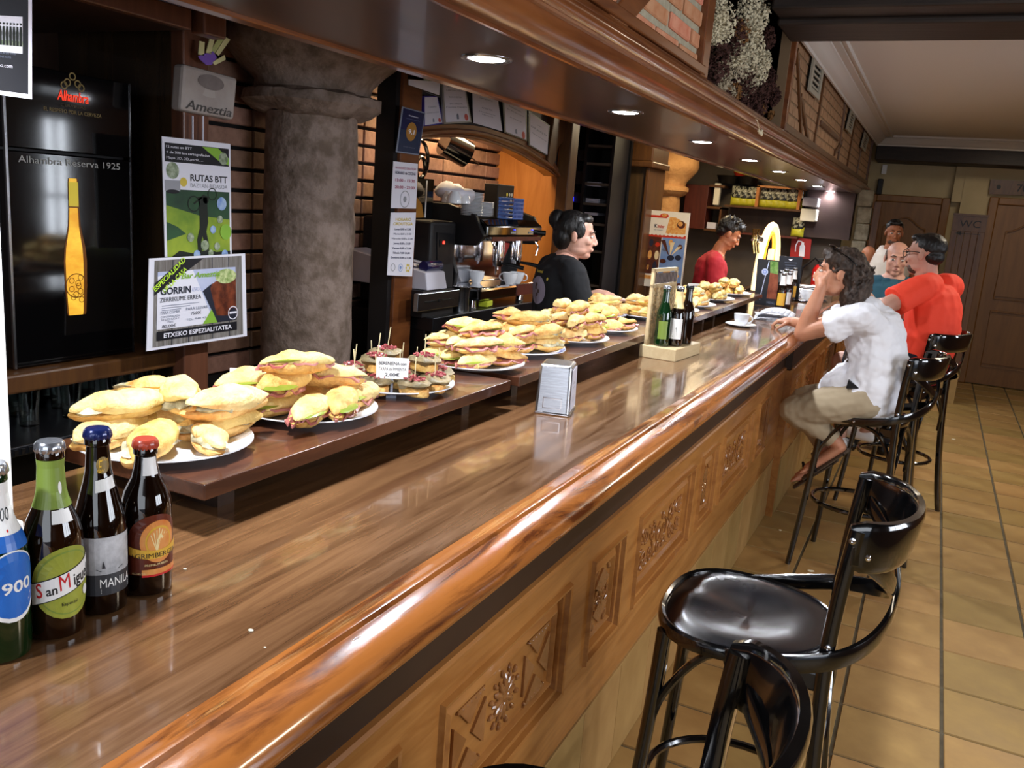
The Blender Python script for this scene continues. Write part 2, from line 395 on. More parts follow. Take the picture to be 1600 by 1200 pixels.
b=MB(); b.box(2.6,-3,0,2.7,1.05,2.8); b.box(2.6,3.15,0,2.7,5.55,2.8); b.box(2.6,1.05,2.2,2.7,3.15,2.8); b.box(2.6,1.05,0,2.7,3.15,1.0); b.box(2.6,5.85,0,2.7,11.6,2.8); b.box(2.6,5.55,2.08,2.7,5.85,2.8); b.box(2.6,5.55,0,2.7,5.85,1.02); struct(b.build('wall_right',MATS['brown_wood']))
b=MB()
for y in (5.55,5.685,5.82): b.box(2.61,y,1.02,2.68,y+.03,2.08)
b.box(2.61,5.55,1.70,2.68,5.85,1.74); b.box(2.61,5.55,1.36,2.68,5.85,1.39); struct(b.build('window_1',MATS['dark_wood']))
b=MB()
for y in (1.05,1.73,2.43,3.11): b.box(2.61,y,1.0,2.68,y+.04,2.2)
struct(b.build('added_window',MATS['dark_wood']))  # bars of the added, unseen window
b=MB(); b.box(-.95,11.3,0,.40,11.4,2.8); b.box(.05,11.19,2.02,.15,11.3,2.8); struct(b.build('wall_far',MATS['cream_wall']))
b=MB(); b.box(.15,11.18,0,3,11.29,2.8); struct(b.build('wall_far_right',MATS['cream_wall']))
b=MB(); b.box(-1.0,9.86,0,-.93,11.3,2.8); struct(b.build('wall_passage',MATS['cream_wall']))
b=MB(); b.box(-3.2,9.8,0,-.93,9.9,2.8); struct(b.build('wall_end',MATS['grey_brown']))
b=MB(); b.box(-3.3,-3,0,-3.15,9.9,2.8); struct(b.build('wall_left',MATS['brown_wood']))
# ---------------------------------------------------------------- doors at the far wall
def panel_door(n,x0,x1,y,z1,label):
    b=MB(); b.box(x0,y-.045,.01,x1,y,z1); d=b.build('door_%d'%n,MATS['door_wood'],bevel=.004); d['kind']='structure'
    fr=MB(); wd=.09; fr.box(x0-wd,y-.07,0,x0,y,z1+.08); fr.box(x1,y-.07,0,x1+wd,y,z1+.08); fr.box(x0,y-.068,z1,x1,y,z1+.08); fr.build('door_frame',MATS['door_wood'],d,bevel=.01)
    m=.13; W=x1-x0
    def arch(z0,z1_,a):
        pts=[(x0+m,z0),(x1-m,z0),(x1-m,z1_)]
        for k in range(11):
            t=k/10; x=x1-m-(W-2*m)*t; pts.append((x,z1_+a*math.sin(PI*t)**2))
        pts.append((x0+m,z1_)); return pts
    for (z0,zz,a) in ((.25,.82,0),(1.02,z1-.32,.12)):
        pts=[(x,y-.05,z) for x,z in arch(z0,zz,a)]
        p=MB(); p.prism(pts,(0,-.012,0)); p.build('panel',MATS['door_wood'],d,bevel=.010)
        q=MB(); q.tube([Vector((x,y-.052,z)) for x,z in arch(z0-.03,zz+.03,a)],.010,6,closed=True); q.build('panel_bead',MATS['door_wood'],d)
    return d
panel_door(1,-.74,-.04,11.30,1.98,'')
panel_door(2,.52,1.32,11.18,2.02,'')
b=MB(); b.box(1.20,11.1,1.0,1.24,11.135,1.02); b.build('door_handle',MATS['steel'],bpy.data.objects['door_2'])
# ---------------------------------------------------------------- WC screen
t=thing('wooden_screen','dark boarded wooden screen lettered WC with an arrow, on a tiled base','screen',(.24,9.6,0))
b=MB((.24,9.6,0)); b.box(.09,9.6,0,.385,11.0,.34); b.build('base',MATS['skirt_tile'],t)
for k in range(5):
    b=MB((.24,9.6,0)); x=.09+k*.059; b.box(x+.001,9.6,.34,x+.058,9.62,1.70); b.build('board',MATS['brown_wood'],t,bevel=.003)
for q in ((.09,9.6,1.70,.385,9.62,1.845),(.085,9.585,.34,.39,9.6,.37),(.085,9.58,1.845,.39,9.63,1.865)): b=MB((.24,9.6,0)); b.box(*q); b.build('rail',MATS['brown_wood'],t)
b=MB((.24,9.6,0)); b.box(.365,9.62,.34,.385,11.0,1.845); b.build('side',MATS['dark_wood'],t)
S=Sheet(lambda u,v,d:Vector((.09+.295*u,9.598-.001*d,1.5+.34*v)),.87,(.24,9.6,0))
S.text(MATS['near_black'].name,'WC',.52,.70,.2,.62,bold=.03); S.line('near_black',[(.25,.52),(.85,.52)],.02); S.shape('near_black',[(.12,.52),(.3,.58),(.3,.46)])
S.build(t,{'near_black':'lettering'})
# house number plaque above the right door
t=thing('number_plaque','wooden plaque with carved figure and number 70 above the right-hand door','plaque',tuple(A(1590,300,y=11.1)))
l=t.location
c=[A(1548,280,y=11.12),A(1620,284,y=11.12),A(1616,306,y=11.12),A(1545,303,y=11.12)]
b=MB(l); b.prism([c[3],c[2],c[1],c[0]],(0,.03,0)); b.build('board',MATS['brown_wood'],t)
S=Sheet(quadP(c,(0,-1,0)),3.2,l); S.text('near_black','70',.72,.25,.5,.25,bold=.03); S.ell=None; S.disc('near_black',.2,.5,.05); S.build(t,{'near_black':'lettering'})
# passage details: switch box, intercom
tag(MB().box(*[*(A(1377,272,y=11.28)-Vector((0,.03,0)))],*[*(A(1387,258,y=11.28))]).build('switch_box',MATS['white'],bevel=.004),'small white box high on the passage wall beyond the stone pillar','switch box')
p=A(1375,292,y=11.27); tag(MB().box(p.x-.03,p.y-.06,p.z-.09,p.x+.03,p.y+.02,p.z+.09).build('wall_speaker',MATS['near_black'],bevel=.01),'small dark box below the white box on the passage wall','speaker')
# ---------------------------------------------------------------- the bar counter
CY0,CY1=-.7,8.6; CX=-.608; CZ=1.10
bar=thing('bar_counter','long wooden bar counter with glossy top and carved front panels','counter',(-.98,3.9,0)); O=bar.location
def BP(name,mb,m,**k): return mb.build(name,MATS[m],bar,**k)
b=MB(O); b.box(-1.40,CY0,1.055,-.615,CY1,CZ); BP('countertop',b,'counter_wood')
prof=[(-.64,1.035),(-.64,1.10),(-.619,1.1015),(-.612,1.1045),(-.604,1.1035),(-.600,1.0975),(-.596,1.0975),(-.580,1.095),(-.563,1.088),(-.549,1.077),(-.541,1.063),(-.539,1.049),(-.544,1.037),(-.551,1.031),(-.575,1.03)]
prof=[(x,1.10-(1.10-z)*.74 if z<1.0975 else z) for x,z in prof]
b=MB(O); b.sweep_y(prof,CY0,CY1); BP('edge_moulding',b,'edge_wood',smooth=True)
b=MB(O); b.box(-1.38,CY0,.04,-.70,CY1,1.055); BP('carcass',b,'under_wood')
JOG=4.93; SX=(-.65,-.612)     # the front steps forward beyond the jog
def front(y0,y1,X,pans):
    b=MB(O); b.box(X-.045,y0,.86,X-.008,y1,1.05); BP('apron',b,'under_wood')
    b=MB(O); b.prism([(X-.012,y0,.795),(X,y0,.795),(X,y0,.852),(X+.005,y0,.856),(X+.006,y0,.864),(X+.002,y0,.871),(X-.012,y0,.873)],(0,y1-y0,0)); BP('top_rail',b,'panel_wood')
    b=MB(O); b.box(X-.06,y0,.345,X,y1,.50); BP('bottom_rail',b,'panel_wood',bevel=.003)
    ys=y0
    for (a,c,kd) in pans:
        b=MB(O); b.box(X-.06,ys,.50,X-.0005,a,.795); BP('stile',b,'panel_wood'); ys=c
        panel(X,a,c,kd)
    b=MB(O); b.box(X-.06,ys,.50,X-.0005,y1,.795); BP('stile',b,'panel_wood')
def frame(b,X,y0,y1,z0,z1,w,d0,d1):
    "mitred bevelled frame: outer edge depth d0, inner edge depth d1 (x offsets)"
    o=[(y0,z0),(y1,z0),(y1,z1),(y0,z1)]; i=[(y0+w,z0+w),(y1-w,z0+w),(y1-w,z1-w),(y0+w,z1-w)]
    for k in range(4):
        k2=(k+1)%4
        b.poly([(X+d0,*o[k]),(X+d0,*o[k2]),(X+d1,*i[k2]),(X+d1,*i[k])])
def panel(X,y0,y1,kd):
    z0,z1=.50,.795
    b=MB(O); frame(b,X,y0,y1,z0,z1,.004,-.001,.010); frame(b,X,y0+.004,y1-.004,z0+.004,z1-.004,.008,.010,.008); frame(b,X,y0+.012,y1-.012,z0+.012,z1-.012,.003,.008,-.004); frame(b,X,y0+.015,y1-.015,z0+.015,z1-.015,.007,-.004,-.006); frame(b,X,y0+.022,y1-.022,z0+.022,z1-.022,.004,-.006,-.024); frame(b,X,y0+.026,y1-.026,z0+.026,z1-.026,.008,-.024,-.024)
    pn=BP('panel',b,'panel_wood',fix=False)
    g=MB(O); w=.034; frame(g,X,y0+w,y1-w,z0+w,z1-w,.003,-.024,-.016); frame(g,X,y0+w+.003,y1-w-.003,z0+w+.003,z1-w-.003,.016,-.016,-.006); frame(g,X,y0+w+.019,y1-w-.019,z0+w+.019,z1-w-.019,.004,-.006,-.006); frame(g,X,y0+w+.023,y1-w-.023,z0+w+.023,z1-w-.023,.005,-.006,-.016)
    yy0,yy1,zz0,zz1=y0+w+.028,y1-w-.028,z0+w+.028,z1-w-.028
    g.poly([(X-.016,yy0,zz0),(X-.016,yy1,zz0),(X-.016,yy1,zz1),(X-.016,yy0,zz1)]); g.build('field',MATS['panel_wood'],pn,fix=False)
    if kd=='dark': return
    c=MB(O); x=X-.014; yc,zc=(yy0+yy1)/2,(zz0+zz1)/2; hy,hz=(yy1-yy0)/2,(zz1-zz0)/2
    def el(y,z,ry,rz,a=0): c.ell((x,y,z),(.006,ry,rz),8,6,Matrix.Rotation(a,3,'X'))
    def scroll(y,z,r,s=1,t0=0,turns=1.4,rad=.0042):
        pts=[]
        for k in range(14):
            t=k/13; rr=r*(1-t*.82); a=t0+s*t*turns*2*PI; pts.append((x,y+rr*math.cos(a),z+rr*math.sin(a)))
        c.tube(pts,[rad*(1-.45*k/13) for k in range(14)],5)
    if kd=='N':
        for s in (-1,1):
            c.prism([(x-.004,yc,zc+s*.008),(x-.004,yc+s*hy*.8,zc+s*hz*.45),(x-.004,yc,zc+s*hz*.92),(x-.004,yc-s*hy*.8,zc+s*hz*.45)],(.008,0,0))
            for q in (-1,1): scroll(yc+q*hy*.45,zc+s*hz*.12,hy*.42,q*s,PI/2)
        el(yc,zc,.012,.012)
        for k in range(8): a=k*PI/4; el(yc+.02*math.cos(a),zc+.02*math.sin(a),.010,.005,a)
        for q in (-1,1):
            for s in (-1,1): el(yc+q*hy*.7,zc+s*hz*.85,.010,.018,q*s*.6)
    elif kd=='G':      # geometric: rosette, lozenges and triangles with pearl rows
        for k in range(12): a=k*PI/6; el(yc+.030*math.cos(a),zc+.030*math.sin(a),.024,.008,a)
        el(yc,zc,.014,.014)
        for k in range(12): a=k*PI/6+PI/12; el(yc+.062*math.cos(a),zc+.062*math.sin(a),.010,.006,a)
        for s in (-1,1):
            cy=yc+s*hy*.66
            for q in (-1,1):
                c.prism([(x-.004,cy-.055,zc+q*hz*.95),(x-.004,cy+.055,zc+q*hz*.95),(x-.004,cy,zc+q*hz*.30)],(.008,0,0))
                for k in range(7): el(cy-.05+k*.0167,zc+q*hz*.86,.004,.004)
            c.prism([(x-.004,cy+s*.065,zc-.05),(x-.004,cy+s*.065,zc+.05),(x-.004,cy+s*.012,zc)],(.008,0,0))
            c.prism([(x-.004,cy-s*.065,zc-.05),(x-.004,cy-s*.065,zc+.05),(x-.004,cy-s*.012,zc)],(.008,0,0))
            for k in range(6): el(cy+s*.088,zc-.06+k*.024,.004,.006)
    else:              # scrolled leaves around a heart
        scroll(yc-.028,zc,.036,1,PI*.5); scroll(yc+.028,zc,.036,-1,PI*.5)
        scroll(yc-.03,zc-.045,.024,-1,0); scroll(yc+.03,zc-.045,.024,1,PI)
        for s in (-1,1):
            for k,(dy,dz,r,t0) in enumerate([(.10,.03,.034,0),(.12,-.035,.032,2),(.175,.035,.030,1),(.185,-.03,.028,3.4)]):
                scroll(yc+s*dy,zc+dz,r,s*(1 if k%2 else -1),t0 if s>0 else PI-t0)
            for k in range(7): el(yc+s*(.07+.022*k),zc+(.055 if k%2 else -.06),.013,.006,s*(.5 if k%2 else -.6))
            for k in range(5): el(yc+s*(.215),zc-.05+.025*k,.014,.0055,s*(k-2)*.35)
        el(yc,zc+.05,.010,.014); el(yc,zc-.02,.008,.016)
    c.build('carving',MATS['carved_wood'],pn)
pans=[(.03,.63,'W'),(.80,1.06,'N'),(1.19,1.79,'G'),(1.935,2.195,'N'),(2.32,2.96,'W'),(3.07,3.33,'N'),(3.43,4.06,'W'),(4.20,4.50,'dark')]
front(CY0,JOG,SX[0],pans)
pans=[(5.06,5.34,'N'),(5.46,6.06,'W'),(6.18,6.44,'N'),(6.56,7.16,'G'),(7.3,7.56,'N'),(7.7,8.3,'W')]
front(JOG,CY1,SX[1],pans)
b=MB(O); b.box(SX[0]-.05,JOG-.004,0.0,SX[1]+.001,JOG,.855); BP('step',b,'panel_wood')
# skirting tiles, one by one
b=MB(O); b.box(-.71,CY0,0,SX[0]-.012,JOG,.345); b.box(-.71,JOG,0,SX[1]-.012,CY1,.345); BP('skirt_backing',b,'grout')
y=CY0; k=0; st=MB(); st.box(0,.0015,.002,.013,.2985,.338); s0=None
while y<CY1-.05:
    X=SX[0] if y+.15<JOG else SX[1]
    if s0 is None: s0=st.build('skirt_tile',MATS['skirt_tile'],bar,bevel=.002); o=s0
    else: o=s0.copy(); COL.objects.link(o); o.parent=bar
    o.location=Vector((X-.013,y,0))-O; y+=.30
b=MB(O); b.box(SX[0]-.02,CY0,.338,SX[0]+.004,JOG,.346); b.box(SX[1]-.02,JOG,.338,SX[1]+.004,CY1,.346); BP('skirt_cap',b,'skirt_tile')
# ---------------------------------------------------------------- raised serving shelves on posts
SZ=1.184; SB=1.157
def shelf(y0,y1,label):
    t=thing('serving_shelf',label,'shelf',(-1.16,(y0+y1)/2,CZ)); o=t.location
    b=MB(o); b.box(-1.345,y0,SB,-.98,y1,SZ); b.build('board',MATS['shelf_wood'],t,bevel=.002)
    n=max(2,round((y1-y0)/1.1))
    for k in range(n):
        y=y0+.12+(y1-y0-.24)*k/(n-1)
        b=MB(o); b.box(-1.33,y-.02,CZ,-1.05,y+.02,SB); b.build('support',MATS['dark_wood'],t)
shelf(.972,2.075,'dark wooden serving shelf nearest the camera, under the first three plates')
shelf(2.13,4.66,'long middle wooden serving shelf behind the napkin dispenser and bottle holder')
shelf(4.67,5.82,'far wooden serving shelf ending by the glowing beer tap')
# ---------------------------------------------------------------- soffit over the bar
sof=thing('bar_canopy','long glossy brown canopy over the bar with moulded cornice and half-timbered brick fascia','canopy',(-1.1,5,2.0)); O=sof.location
def SP(name,mb,m,**k): return mb.build(name,MATS[m],sof,**k)
EY=10.25
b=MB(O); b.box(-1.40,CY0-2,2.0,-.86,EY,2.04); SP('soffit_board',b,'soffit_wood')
b=MB(O); b.sweep_y([(-1.435,1.99),(-1.395,1.99),(-1.395,2.06),(-1.425,2.06),(-1.44,2.04)],CY0-2,EY); SP('back_trim',b,'cornice_wood',bevel=.003)
b=MB(O); b.box(-1.43,CY0-2,2.04,-1.40,EY,2.70); SP('back_board',b,'dark_wood')
pr=[(-.88,2.0),(-.86,2.0),(-.86,1.988),(-.845,1.986),(-.843,1.993),(-.830,1.992),(-.812,1.999),(-.798,2.012),(-.789,2.028),(-.786,2.040),(-.775,2.041),(-.774,2.047),(-.766,2.049),(-.757,2.055),(-.752,2.064),(-.753,2.074),(-.760,2.081),(-.768,2.083),(-.769,2.089),(-.778,2.090),(-.780,2.100),(-.786,2.108),(-.795,2.112),(-.80,2.114),(-.88,2.114)]
b=MB(O); b.sweep_y(pr,CY0-2,EY+.03); SP('cornice',b,'cornice_wood',smooth=True)
# fascia: mortar bed, timbers and single bricks on the plane x=-.81
FX=-.815
b=MB(O); b.box(FX-.05,CY0-2,2.11,FX,3.0,2.68); SP('mortar_bed',b,'mortar')
b=MB(O); b.box(FX-.05,4.68,2.11,FX,EY,2.68); SP('mortar_bed',b,'tan_mortar')
b=MB(O); b.box(-1.38,3.0,2.10,-1.34,4.68,2.70); b.box(-1.38,3.0,2.07,FX,4.68,2.112); SP('niche_back',b,'dark_wood')
def timber(pts,w,nm='timber',d=.03):
    "straight timber on the fascia; pts are (y,z)"
    (ya,za),(yb,zb)=pts; t=Vector((0,yb-ya,zb-za)).normalized(); n=Vector((0,-t.z,t.y))*w/2
    a=Vector((FX-.005,ya,za)); c=Vector((FX-.005,yb,zb)); b=MB(O); b.prism([a-n,c-n,c+n,a+n],(d,0,0)); SP(nm,b,'cornice_wood' if yb<5 else 'brown_wood',bevel=.004)
def yz(px,py): v=A(px,py,x=FX+.02); return (v.y,v.z)
timber([(3.0,2.11),(3.0,2.68)],.085)
timber([yz(944,58),yz(1020,-28)],.075,d=.026)
timber([(4.72,2.11),(4.72,2.66)],.05)
timber([(CY0,2.13),(3.0,2.13)],.03,d=.034); timber([(4.7,2.13),(EY,2.13)],.04,d=.034); timber([(4.7,2.65),(EY,2.65)],.045)
for (a,b_) in [((1249,78),(1255,222)),((1294,104),(1272,240)),((1324,152),(1311,252)),((1340,180),(1325,262)),((1352,200),(1340,275)),((1285,192),(1312,217)),((1254,150),(1268,238)),((1306,240),(1318,222))]:
    timber([yz(*a),yz(*b_)],.035 if a[0]<1300 else .04,d=.022)
timber([(EY-.03,2.15),(EY-.03,2.66)],.06)
rnd=random.Random(7)
br=MB(); br.cbox((0,.1125,.024),(.012,.1105,.0225)); b0=None
def brick(y,z,L,m):
    global b0
    if b0 is None: b0=br.build('brick',MATS['fascia_brick'],sof,bevel=.004,seg=1); o=b0
    else:
        o=b0.copy(); COL.objects.link(o); o.parent=sof
        if m!='fascia_brick':
            if 'tanb' not in globals(): globals()['tanb']=b0.data.copy(); tanb.materials.clear(); tanb.materials.append(MATS['tan_brick'])
            o.data=tanb
    o.location=Vector((FX-.004+rnd.uniform(-.002,.002),y,z))-O; o.scale=(1,L/.225,rnd.uniform(.95,1.05)); o.rotation_euler=(rnd.uniform(-.015,.015),0,0)
def course(y0,y1,z0,z1,m,tilt=0):
    z=z0; r=0
    while z<z1-.03:
        y=y0+(0 if r%2 else -.115)
        while y<y1:
            a=max(y,y0+.002); e=min(y+.225,y1-.002)
            if e-a>.03: brick(a,z,e-a,m)
            y+=.243
        z+=.066; r+=1
course(1.4,2.955,2.125,2.40,'fascia_brick')
course(4.75,10.2,2.155,2.62,'tan_brick') if False else None
# tan infill beyond the niche is a fainter skin of brick slips
z=2.158; r=0; sl=MB(O)
while z<2.61:
    y=4.75+(0 if r%2 else -.12)
    while y<10.2:
        a=max(y,4.75); sl.box(FX-.002,a,z,FX+.004,min(y+.225,10.2),z+.05); y+=.238
    z+=.062; r+=1
SP('brick_skin',sl,'tan_brick',kind='stuff')
# vents
def vent(px,label):
    c=[A(*q,x=FX+.02) for q in px]; t=thing('vent_grille',label,'vent',tuple((c[2]+c[3])/2),0); o=t.location
    P=quadP(c,(1,0,0),1); S=lambda u,v,d:P(u,v,d)
    b=MB(o)
    for (u0,v0,u1,v1) in ((0,0,.16,1),(.84,0,1,1),(.16,0,.84,.12),(.16,.9,.84,1)): b.prism([S(u0,v0,.0),S(u1,v0,0),S(u1,v1,0),S(u0,v1,0)],(.012,0,0))
    b.build('frame',MATS['plaster'],t)
    b=MB(o); b.prism([S(.1,.1,-.012),S(.9,.1,-.012),S(.9,.92,-.012),S(.1,.92,-.012)],(.008,0,0)); b.build('backing',MATS['black'],t)
    for k in range(6):
        v=.16+k*.125; b=MB(o); b.prism([S(.16,v,.002),S(.84,v,.002),S(.84,v+.05,.002),S(.16,v+.05,.002)],(.006,0,0)); b.build('slat',MATS['plaster'],t)
vent([(1272,72),(1288,90),(1277,157),(1261,141)],'largest pale vent grille on the fascia beside the dried flowers')
vent([(1328,172),(1335,180),(1328,210),(1321,202)],'middle small vent grille on the fascia below the white ceiling')
vent([(1350,206),(1356,215),(1350,238),(1344,230)],'farthest small vent grille at the end of the fascia')
# ---------------------------------------------------------------- downlights
dl=None
for i,y in enumerate([1.04,2.0,3.07,4.2,5.36,6.42,7.5,8.55,9.6]):
    if i==0:
        dl=thing('downlight','x','downlight',(0,0,0),0,'round LED downlights in the canopy over the bar')
        b=MB(); b.lathe([(.0,.004),(.046,.004),(.05,-.001),(.064,-.001),(.066,.002),(.066,.006),(0,.006)],32,cap=False); b.build('trim_ring',MATS['steel'],dl,smooth=True)
        b=MB(); b.lathe([(0,-.003),(.036,-.002),(.047,.0015),(.047,.003),(0,.003)],32,cap=False); b.build('lens',MATS['led'],dl,smooth=True); o=dl
    else: o=copy_tree(dl)
    o.location=(-1.08,y,1.997)
    o['label']=['unseen']*0 or {0:'LED downlight over the near bottles',1:'largest LED downlight in view, above the napkin dispenser',2:'second LED downlight in the canopy, above the bottle holder',3:'third LED downlight from the camera in the canopy',4:'fourth LED downlight from the camera in the canopy',5:'fifth LED downlight from the camera in the canopy',6:'sixth LED downlight from the camera in the canopy',7:'second-farthest small LED downlight in the canopy',8:'farthest and smallest LED downlight in the canopy'}[i]
    light('SPOT','downlight_beam',(-1.08,y,1.985),50,(.90,.94,1),.045,spot=168,blend=.7)
light('SPOT','downlight_beam',(-1.08,0,1.985),50,(.90,.94,1),.045,spot=168,blend=.7)
# ---------------------------------------------------------------- dried flowers in the niche
t=thing('dried_flowers','big bunch of dried cream and brown flowers hanging in the niche above the cornice','flowers',(-.95,3.75,2.12)); o=t.location
rnd=random.Random(3)
def puff(name,m,cs,n,sz,seed):
    rr=random.Random(seed); b=MB(o)
    for (px,py,rad) in cs:
        c=A(px,py,x=-.84); k=rad/FPX*4.1
        for _ in range(n):
            while 1:
                d=Vector([rr.uniform(-1,1) for _ in range(3)])
                if d.length<1: break
            p=c+Vector((d.x*k*.6,d.y*k*1.15,d.z*k)); a=Vector([rr.gauss(0,1) for _ in range(3)]).normalized(); e=a.orthogonal().normalized(); s=sz*rr.uniform(.6,1.4); q=a.cross(e)
            b.poly([p-e*s*.5,p+a*s*.8+q*s*.2,p+e*s*.5,p-a*s*.3-q*s*.3])
    b.build(name,mat(*m),t,kind='stuff',fix=False)
puff('cream_blossoms',('blossom','cfc3a4',.9),[(1130,35,26),(1122,20,18),(1118,50,16),(1170,12,26),(1188,22,22),(1165,92,26),(1180,75,22),(1187,110,22),(1178,45,20),(1195,95,16),(1150,85,18)],420,.009,1)
puff('pale_blossoms',('blossom_pale','a99a80',.9),[(1140,150,15),(1125,140,13),(1152,168,9),(1154,176,7),(1150,100,26),(1170,125,24),(1130,118,20)],260,.009,2)
puff('brown_blossoms',('blossom_brown','3e2018',.9),[(1120,100,26),(1145,60,28),(1160,140,30),(1185,155,28),(1130,165,20),(1200,60,18),(1210,150,16),(1175,175,24),(1200,125,22)],330,.012,3)
puff('amber_blossoms',('blossom_amber','7a5128',.9),[(1135,155,16),(1148,145,14),(1160,50,18),(1190,170,12),(1205,180,8)],160,.010,4)
b=MB(o)
for k in range(40):
    p=A(rnd.uniform(1120,1210),rnd.uniform(20,170),x=-.86); q=Vector((-1.1,rnd.uniform(3.6,4.1),2.2)); b.tube([p,(p+q)/2+Vector((.03,0,.03)),q],.0018,4)
b.build('stems',mat('stem','3c2a18',.9),t)
b=MB(o); b.tube([A(1160,172,x=-.80),A(1170,180,x=-.78),A(1183,188,x=-.75),A(1188,208,x=-.75)],.002,5)
for k in range(12): b.ell(A(1188+rnd.uniform(-3,4),208+rnd.uniform(-4,3),x=-.75),.006,6,4)
b.build('loose_sprig',MATS['blossom'],t)
# ---------------------------------------------------------------- brick wall behind the bar, brick by brick
b=MB(); b.box(-3.15,2.4,.3,-3.06,6.0,2.72); bw=b.build('wall_brick',MATS['brick_joint']); struct(bw)
q=MB(); q.box(0,0,0,.03,.289,.079); k0=q.build('brick',MATS['wall_brick'],bw,bevel=.004,seg=1); k0.location=(-3.062,2.42,.74); rnd=random.Random(2)
for r in range(16):
    for c in range(12):
        if r==0 and c==0: continue
        o=k0.copy(); COL.objects.link(o); o.parent=bw; o.location=(-3.062+rnd.uniform(-.003,.003),2.42+c*.30,.74+r*.0975)
# ---------------------------------------------------------------- stone columns
def column(name,label,x,y,z0,zc,r,m,s=1.):
    t=thing(name,label,'column',(x,y,z0)); o=t.location
    b=MB(o); n=56; pr=[(r*(1.02 if k<2 else 1.0-.03*k/24),z0+(zc-z0)*k/24) for k in range(25)]
    b.lathe([(0,pr[0][1])]+pr+[(0,zc)],n,(x,y,0),cap=False); c=b.build('shaft',m,t,smooth=True); noisy(c,.010*s,6,3); noisy(c,.007*s,26,8)
    b=MB(o); cp=[(0,zc-.01),(r*1.02,zc-.01),(r*1.25,zc+.01),(r*1.45,zc+.045),(r*1.42,zc+.085),(r*1.2,zc+.10),(r*1.22,zc+.14),(r*1.5,zc+.20),(r*1.75,zc+.25),(r*1.85,zc+.30),(r*1.8,zc+.36),(r*1.6,zc+.40),(r*1.45,zc+.5),(0,zc+.5)]
    b.lathe([(a,z) for a,z in cp],48,(x,y,0),wob=lambda a,z:(1+.07*abs(math.cos(2*a))**3*(1 if z>zc+.12 else .2)),cap=False)
    c=b.build('capital',m,t,smooth=True); noisy(c,.02*s,7,5); noisy(c,.007*s,26,1)
    return t
column('stone_column','rough grey-brown stone column with a flared capital behind the ham sandwiches',-2.77,3.425,.02,1.985,.222,MATS['stone'])
column('stone_column','warmly lit pale stone column with ringed capital behind the ice cream poster',A(1040,300,y=9.05).x,9.05,.02,1.84,.165,MATS['stone_light'],.5)
# ---------------------------------------------------------------- fridge niche at the left
b=MB(); b.box(-3.12,2.30,0,-2.42,2.335,2.72); p=b.build('wall_niche_side',mat('glossy_panel','33261a',.12,spec=.5,col2='443322',scale=3,stretch=(8,8,1),kind='wood',coat=.5)); struct(p)
b=MB(); b.box(-3.15,-1,0,-3.05,2.30,2.72); struct(b.build('wall_niche_back',MATS['dark_wood']))
t=thing('drinks_fridge','black upright display fridge with lit yellow beer bottle picture on its door','fridge',(-2.75,1.86,1.06)); o=t.location
F=lambda px,py,d=0:A(px,py,x=-2.5+d)
y0,y1=F(9,300).y,F(205,300).y; zb,zm,zt=1.035,1.70,F(205,131).z
b=MB(o); b.box(-3.02,y0,zb,-2.53,y1,zt); b.build('cabinet',MATS['near_black'],t,bevel=.006)
b=MB(o); b.box(-2.53,y0,zb,-2.50,y1,zm-.006); dr=b.build('door',MATS['black_gloss'],t,bevel=.004)
b=MB(o); b.box(-2.53,y0,zm+.002,-2.50,y1,zt); b.build('sign_box',MATS['black_gloss'],t,bevel=.004)
b=MB(o); b.box(-2.502,y0,zb,-2.494,y0+.008,zt); b.box(-2.502,y1-.003,zb,-2.496,y1,zt); b.build('trim_strip',MATS['steel'],t)
mat('beer_glow','d8962a',.4,col2='f0c040',scale=7,stretch=(1,1,2),emit=.0); m=MATS['beer_glow']; N=m.node_tree.nodes; L=m.node_tree.links; bs=N['Principled BSDF']; L.new(bs.inputs['Base Color'].links[0].from_socket,bs.inputs['Emission Color']); bs.inputs['Emission Strength'].default_value=.55
mat('beer_edge','6a3c0c',.4,emit=.15); mat('beer_label','c9b23a',.5,emit=.35)
mat('silver_print','a8a6a0',.4); mat('logo_red','e23a22',.4,emit=.7); mat('gold_print','8a7340',.4); mat('gold_dim','5a4a2c',.5)
def yzS(x,o,nrm=1,asp=1): return Sheet(lambda u,v,d:Vector((x+.0006*d*nrm,u,v)),asp,o)
S=yzS(-2.4995,o)
def fy(px,py): v=F(px,py); return v.y,v.z
a=fy(28,252); c=fy(187,268); S.text('silver_print','Alhambra Reserva 1925',a[0],a[1]-.002,.021,c[0]-a[0],'l')
a=fy(89,155); c=fy(138,160); S.text('logo_red','Alhambra',a[0],a[1],.030,c[0]-a[0],'l',bold=.03,shear=.2)
yy=(a[0]+c[0])/2
for k,(dy,dz) in enumerate([(0,.075),(-.018,.055),(.018,.055),(-.03,.045),(.03,.045)]): S.ring('gold_print',yy+dy,a[1]+dz,.012,.004)
S.text('gold_dim','CERVEZAS',yy,a[1]-.018,.008,.09); 
a=fy(68,172); c=fy(158,182); S.text('gold_print','EL RESPETO POR LA CERVEZA',a[0],a[1],.011,c[0]-a[0],'l')
